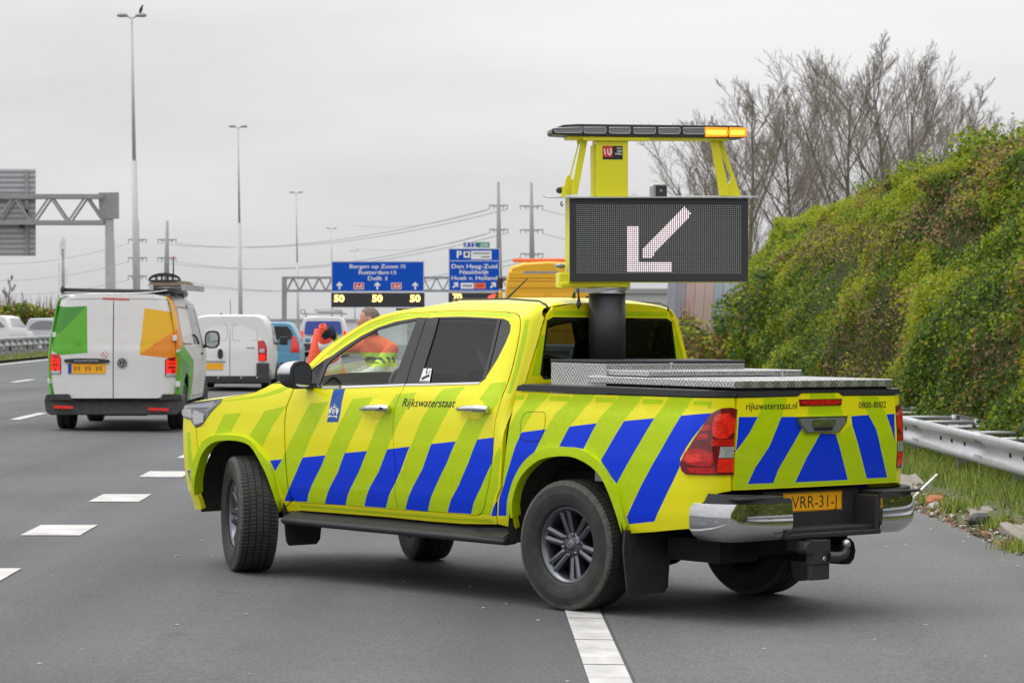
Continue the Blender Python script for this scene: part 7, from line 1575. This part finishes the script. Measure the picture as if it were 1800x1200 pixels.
# ---------------- yellow recovery truck in front of the pick-up
tw = empty('recovery_truck'); tag(tw, 'tall yellow truck cab with orange roof light bar ahead of the pickup', 'truck'); place(tw, 963.5, 72, R(90))
TS = 5000 / 72.; ty_ = lambda px: (963.5 - px) / TS; tz_ = lambda py: 1.718 + (556 - py) / TS
mb = MB(); hw = 1.12; hull(mb, [(0, [(0, .9), (hw - .03, .9), (hw - .02, 1.8), (hw - .10, 2.6), (hw - .22, 2.93), (hw - .5, 3.02), (0, 3.06)]), (.15, [(0, .9), (hw, .9), (hw, 1.8), (hw - .06, 2.65), (hw - .16, 2.98), (hw - .45, 3.08), (0, 3.11)]), (1.5, [(0, .9), (hw, .9), (hw, 1.8), (hw - .06, 2.65), (hw - .16, 2.95), (hw - .45, 3.03), (0, 3.06)]), (2.0, [(0, .9), (hw, .9), (hw, 1.8), (hw - .1, 2.2), (hw - .2, 2.3), (hw - .5, 2.35), (0, 2.35)])]); mb.build('cab', 'tow_yellow', tw)
for v0, v1 in ((478, 489), (491.5, 494), (497, 506)): mb = MB(); mb.box(-.022, .01, -hw + .12, hw - .12, tz_(v1), tz_(v0)); mb.build('pressed_rib', 'tow_yellow', tw, .02)
for y0, y1 in ((.10, .80), (-.80, -.10)): mb = MB(); mb.box(-.03, .01, y0, y1, 1.35, tz_(517)); mb.build('back_panel', 'tow_yellow', tw, .02)
mb = MB(); mb.box(-.026, -.021, ty_(981), ty_(919.5), tz_(480.5), tz_(476.8)); mb.build('faded_lettering', 'galv_dull', tw)
mb = MB(); mb.box(.45, .8, ty_(1015), ty_(901), tz_(460), tz_(453.4)); o = mb.build('light_bar', 'amber_orange', tw, .03)
for y in (.5, -.5): mb = MB(); mb.box(.55, .65, y - .03, y + .03, 3.0, tz_(460)); mb.build('bar_foot', 'galv_dull', tw)
mb = MB(); mb.box(.2, .45, ty_(882) - .02, ty_(876), .8, tz_(511)); mb.build('side_step', 'tow_yellow', tw, .04)
for s_ in (1, -1): mb = MB(); mb.box(1.7, 1.8, *sorted((s_ * 1.15, s_ * 1.30)), tz_(506), tz_(486)); mb.bar((1.75, s_ * 1.0, tz_(490)), (1.75, s_ * 1.2, tz_(490)), .05, .05); mb.build('wing_mirror', 'black_plastic', tw, .03)
mb = MB(); mb.box(-.05, .0, ty_(1035), ty_(1030), 1.2, tz_(520)); mb.build('exhaust_stack', 'board_black', tw)
mb = MB(); mb.box(-4.5, .0, -.45, .45, .65, .9); mb.box(-4.6, -.3, -1.1, 1.1, .9, 1.02); mb.build('flatbed', 'galv_dull', tw)
for x in (1.1, -3.2):
    for s_ in (1, -1): road_wheel(tw, x, s_ * .95, s_, .45, .3)
# ---------------- cars beyond the median barrier
for u, Y, paint, lab, H in ((-20, 118, 'van2_white', 'white car passing behind the median barrier at the left edge', 1.46), (78, 126, 'car_silver', 'silver car roof just above the median barrier beside the delivery van', 1.36)):
    root, Sq, Sw, _ = rear_body('passing_car', lab, 'car', u, Y, 1.78, H, 4.3, paint, [(.2, .93), (.5, .99), (.8, 1.0), (1.0, .96), (1.3, .82), (1.5, .72)], .16, group='cars on the opposite carriageway', heading=R(84) if u < 50 else R(86))
    panel('rear_window', Sq, (lambda P: roundp(P, .10))([(.60, H - .10), (-.60, H - .10), (-.70, H - .48), (.70, H - .48)]), ['lens_smoke'], root, flip=-1, off=.02, rim=.02, grid=.2)
    for s_ in (1, -1):
        o = panel('side_window', Sw, [(.5, H - .45), (2.6, H - .48), (2.1, H - .12), (.7, H - .10)], ['lens_smoke'], root, flip=-1, rim=.004, grid=.3)
        if s_ < 0: mirror_copy(o, root); bpy.data.objects.remove(o)

# ================================================================ PERSON WITH TRAFFIC CONES
PX, PY = at(652, 556, 26.0).x, 26.0
per = empty('person', (PX, PY, gz(PX, PY))); tag(per, 'person in orange and lime safety jacket lifting a traffic cone behind the truck', 'person')
def skin_body(name, J, E, mats, parent, sub=2, root=0):
    me = bpy.data.meshes.new(name); me.from_pydata([j[:3] for j in J], E, [])
    o = bpy.data.objects.new(name, me); COL.objects.link(o); o.parent = parent
    sk = o.modifiers.new('skin', 'SKIN'); sk.use_smooth_shade = True; sk.branch_smoothing = .4
    for i, v in enumerate(me.skin_vertices[0].data): r_ = J[i][3]; v.radius = r_ if isinstance(r_, tuple) else (r_, r_); v.use_root = (i == root)
    q = o.modifiers.new('sub', 'SUBSURF'); q.levels = sub; q.render_levels = sub
    for m_ in mats: me.materials.append(M[m_])
    return o
# local axes: x right in the picture, y away, z up; he faces left and a little away
HTX = at(566, 572, 25.7).x - PX; HTZ = at(566, 572, 25.7).z - gz(PX, PY)
J = [(.14, .02, .96, (.155, .115)), (.12, .0, 1.12, (.165, .125)), (.09, -.01, 1.28, (.185, .135)), (.05, -.02, 1.42, (.16, .12)), (.02, -.02, 1.51, .062), (.0, -.03, 1.57, .058),
     (.20, -.16, 1.40, .075), (-.10, .14, 1.42, .075),
     (.16, -.02, .90, .10), (.10, -.10, .80, .095), (.13, -.11, .48, .065), (.15, -.10, .10, .048), (.06, -.12, .05, .045), (.16, .12, .80, .095), (.20, .14, .48, .065), (.22, .15, .10, .048), (.12, .14, .05, .045),
     (.06, -.30, 1.20, .058), (-.20, -.34, 1.10, .048), (-.34, .16, 1.38, .058), (-.20 + HTX * .35, .05, 1.44, .052), (HTX + .06, -.22, HTZ - .045, .036)]
J[18] = (-.17, -.30, 1.10, .046); J.append((-.30, -.22, 1.10, .038))
E = [(0, 1), (1, 2), (2, 3), (3, 4), (4, 5), (3, 6), (3, 7), (0, 9), (9, 10), (10, 11), (11, 12), (0, 13), (13, 14), (14, 15), (15, 16), (6, 17), (17, 18), (18, 22), (7, 19), (19, 20), (20, 21)]
body = skin_body('clothed_body', J, E, ['hivis_orange'], per)
# jacket colours by height, worked out in the material of the cloth itself (printed panels)
jm = mat('jacket', (.85, .13, .025), .75); t = jm.node_tree; b = t.nodes['Principled BSDF']; co = t.nodes.new('ShaderNodeTexCoord'); sx = t.nodes.new('ShaderNodeSeparateXYZ'); t.links.new(co.outputs['Object'], sx.inputs[0])
rp = t.nodes.new('ShaderNodeValToRGB'); rp.color_ramp.interpolation = 'CONSTANT'; mr = t.nodes.new('ShaderNodeMapRange'); mr.inputs[1].default_value = 0; mr.inputs[2].default_value = 1.7; t.links.new(sx.outputs[2], mr.inputs[0]); t.links.new(mr.outputs[0], rp.inputs[0])
els = [(0, (.02, .025, .06, 1)), (.48, (.85, .13, .025, 1)), (.60, (.48, .72, .03, 1)), (.69, (.60, .61, .6, 1)), (.725, (.48, .72, .03, 1)), (.80, (.85, .13, .025, 1)), (.895, (.02, .025, .06, 1))]
while len(rp.color_ramp.elements) < len(els): rp.color_ramp.elements.new(.5)
for e_, (p_, c_) in zip(rp.color_ramp.elements, els): e_.position = p_; e_.color = c_
nz_ = t.nodes.new('ShaderNodeTexNoise'); nz_.inputs['Scale'].default_value = 7; nz_.inputs['Detail'].default_value = 4; t.links.new(co.outputs['Object'], nz_.inputs['Vector']); bb = t.nodes.new('ShaderNodeBump'); bb.inputs['Strength'].default_value = .6; bb.inputs['Distance'].default_value = .08; t.links.new(nz_.outputs['Fac'], bb.inputs['Height']); t.links.new(bb.outputs[0], b.inputs['Normal']); 
wv = t.nodes.new('ShaderNodeTexWave'); wv.bands_direction = 'DIAGONAL'; wv.inputs['Scale'].default_value = 6.5; t.links.new(co.outputs['Object'], wv.inputs['Vector'])
def cmp_(src, op, v): n_ = t.nodes.new('ShaderNodeMath'); n_.operation = op; n_.inputs[1].default_value = v; t.links.new(src, n_.inputs[0]); return n_.outputs[0]
def mul_(p, q): n_ = t.nodes.new('ShaderNodeMath'); n_.operation = 'MULTIPLY'; t.links.new(p, n_.inputs[0]); t.links.new(q, n_.inputs[1]); return n_.outputs[0]
msk = mul_(mul_(cmp_(sx.outputs[2], 'GREATER_THAN', 1.265), cmp_(sx.outputs[2], 'LESS_THAN', 1.325)), cmp_(wv.outputs['Fac'], 'GREATER_THAN', .5))
mj = t.nodes.new('ShaderNodeMixRGB'); mj.inputs[2].default_value = (.03, .045, .03, 1); t.links.new(msk, mj.inputs[0]); t.links.new(rp.outputs[0], mj.inputs[1]); t.links.new(mj.outputs[0], b.inputs['Base Color'])
body.data.materials.clear(); body.data.materials.append(jm)
# raised sleeve: lime with a reflective band, navy cuff
sl0, sl1 = Vector(J[20][:3]), Vector(J[21][:3])
for name, a_, b_, r_, m_ in (('sleeve', -.55, .62, .064, 'hivis_lime'), ('reflective_band', .18, .42, .068, 'reflective'), ('cuff', .60, .98, .054, 'navy')):
    mb = MB(); mb.tube([sl0.lerp(sl1, a_), sl0.lerp(sl1, (a_ + b_) / 2), sl0.lerp(sl1, b_)], [r_ * 1.08, r_ * 1.03, r_ * .95], 16); mb.build(name, m_, per)
# head with face, ears and short hair; turned to the left
mb = MB(); hx, hy, hz = -.01, -.03, 1.655
def headpt(th, ph):
    x = math.cos(ph) * math.cos(th); y = math.cos(ph) * math.sin(th); z = math.sin(ph); sx_, sy_, sz_ = .098, .076, .118
    px_ = x * sx_; pz = z * sz_
    if x < 0: px_ *= 1.0 + .10 * max(0, -z)                        # chin and face to -x
    if z < -.2: px_ -= .012 * (-z); 
    wy = sy_ * (1 - .22 * max(0, -z)); py_ = y * wy
    d_ = math.exp(-((y / .30) ** 2 + ((z + .12) / .16) ** 2)) if x < 0 else 0; px_ -= .026 * d_      # nose
    d_ = math.exp(-(((abs(y) - .42) / .18) ** 2 + ((z - .10) / .10) ** 2)) if x < 0 else 0; px_ += .010 * d_   # eye sockets
    d_ = math.exp(-((y / .32) ** 2 + ((z + .48) / .05) ** 2)) if x < 0 else 0; px_ -= .006 * d_
    return (hx + px_, hy + py_, hz + pz)
nt_, np_ = 40, 26; vs = [headpt(2 * math.pi * i / nt_, -math.pi / 2 + math.pi * j / np_) for j in range(np_ + 1) for i in range(nt_)]
mb.add(vs, [(j * nt_ + i, j * nt_ + (i + 1) % nt_, (j + 1) * nt_ + (i + 1) % nt_, (j + 1) * nt_ + i) for j in range(np_) for i in range(nt_)], 0, True)
for s_ in (1, -1): mb.ico((hx + .012, hy + s_ * .078, hz - .01), (.022, .010, .034), 0, 2)
hd = mb.build('head', 'skin', per)
mb = MB(); nn = 40; vs = []
for j in range(np_ + 1):
    for i in range(nt_):
        th, ph = 2 * math.pi * i / nt_, -math.pi / 2 + math.pi * j / np_; p = Vector(headpt(th, ph)) - Vector((hx, hy, hz)); vs.append(tuple(Vector((hx, hy, hz)) + p * 1.045))
fs = []
for j in range(np_):
    for i in range(nt_):
        th = 2 * math.pi * (i + .5) / nt_; ph = -math.pi / 2 + math.pi * (j + .5) / np_; x = math.cos(ph) * math.cos(th); z = math.sin(ph)
        if z > .62 or (x > -.42 and z > .30) or (x > .22 and z > -.28): fs.append((j * nt_ + i, j * nt_ + (i + 1) % nt_, (j + 1) * nt_ + (i + 1) % nt_, (j + 1) * nt_ + i))
mb.add(vs, fs, 0, True); mb.build('hair', 'hair', hd)
for s_ in (1, -1):
    mb = MB(); mb.ico((hx - .088, hy + s_ * .030, hz + .012), .010, 0, 2); mb.build('eye', 'white_print', hd)
mb = MB(); mb.tube([(hx - .108, hy - .022, hz - .056), (hx - .112, hy, hz - .055), (hx - .108, hy + .022, hz - .056)], .004, 6); mb.build('mouth', 'label_red', hd)
# gloved hand closing on the neck of the cone, the other hand lower down
tipP = Vector((HTX, -.26, HTZ)); axis = Vector((.13, .55, -.82)).normalized()
def hand(palm, d_fore, grip_c, grip_ax, gr, name):
    mb = MB(); mb.ico(palm, (.045, .036, .05), 0, 2); u = grip_ax.normalized(); w0 = (palm - grip_c); w0 = (w0 - u * w0.dot(u)).normalized(); w1 = u.cross(w0)
    for k in range(4):
        off = u * (.033 - .022 * k); L_ = [1.0, 1.12, 1.05, .85][k]; pts = []
        for q in range(5): an = -.3 + q * .62 * L_; pts.append(grip_c + off + (w0 * math.cos(an) + w1 * math.sin(an)) * (gr + .012))
        mb.tube(pts, [.0155, .0155, .0145, .0135, .010], 8)
    pts = [palm + u * .035, grip_c + u * .055 + (w0 * .8 - w1 * .6) * (gr + .012), grip_c + u * .05 + (w0 * .1 - w1 * 1.0) * (gr + .012), grip_c + u * .045 + (-w0 * .5 - w1 * .8) * (gr + .010)]
    mb.tube(pts, [.016, .0145, .013, .010], 8); mb.tube([palm, palm + d_fore.normalized() * .09], [.038, .04], 10); return mb.build(name, 'glove', per)
gc = tipP + axis * .075; hand(gc + Vector((.055, .03, .005)), sl0 - sl1, gc, axis, .036, 'right_hand')
g2 = Vector((-.34, -.25, 1.10)); hand(g2 + Vector((.05, .0, .0)), Vector((.2, -.05, .0)), g2, Vector((.1, .3, -.9)), .05, 'left_hand')
def cone(name, tip, ax, Hc, bands, label, colour='cone_red'):
    r0 = empty(name); z = (-ax).normalized(); q = z.to_track_quat('Z', 'Y'); base = Vector(per.location) + tip + ax.normalized() * Hc
    r0.matrix_world = Matrix.Translation(base) @ q.to_matrix().to_4x4(); tag(r0, label, 'traffic cone', 'traffic cones held by the worker')
    rt, rbm_ = .034, .165; rad = lambda h: rbm_ + (rt - rbm_) * h / Hc
    mb = MB(); mb.lathe([(rad(.02) + .0, .02), (rad(Hc * .5), Hc * .5), (rt, Hc), (rt - .012, Hc + .004), (rt - .014, Hc - .06), (0, Hc - .07)], axis='z', n=40); mb.build('cone_body', colour, r0)
    for h0, h1 in bands: mb = MB(); mb.lathe([(rad(h0) - .003, h0 - .001), (rad(h0) + .0025, h0), (rad(h1) + .0025, h1), (rad(h1) - .003, h1 + .001)], axis='z', n=40); mb.build('white_band', 'cone_white', r0)
    mb = MB(); P = smooth_poly([(.20, -.20), (.20, .20), (-.20, .20), (-.20, -.20)]); mb.prism(P, lambda a, b_: (a, b_, .035), (0, 0, -.035)); mb.build('base_plate', colour, r0, .008); return r0
cone('traffic_cone', tipP, axis, .74, [(.475, .575), (.27, .375)], 'orange traffic cone with white bands gripped by its tip')
cone('traffic_cone', tipP + Vector((-.045, .13, -.035)), Vector((-.06, .16, -.98)), .74, [], 'plain orange traffic cone tucked behind the banded cone')
bpy.context.view_layer.update()
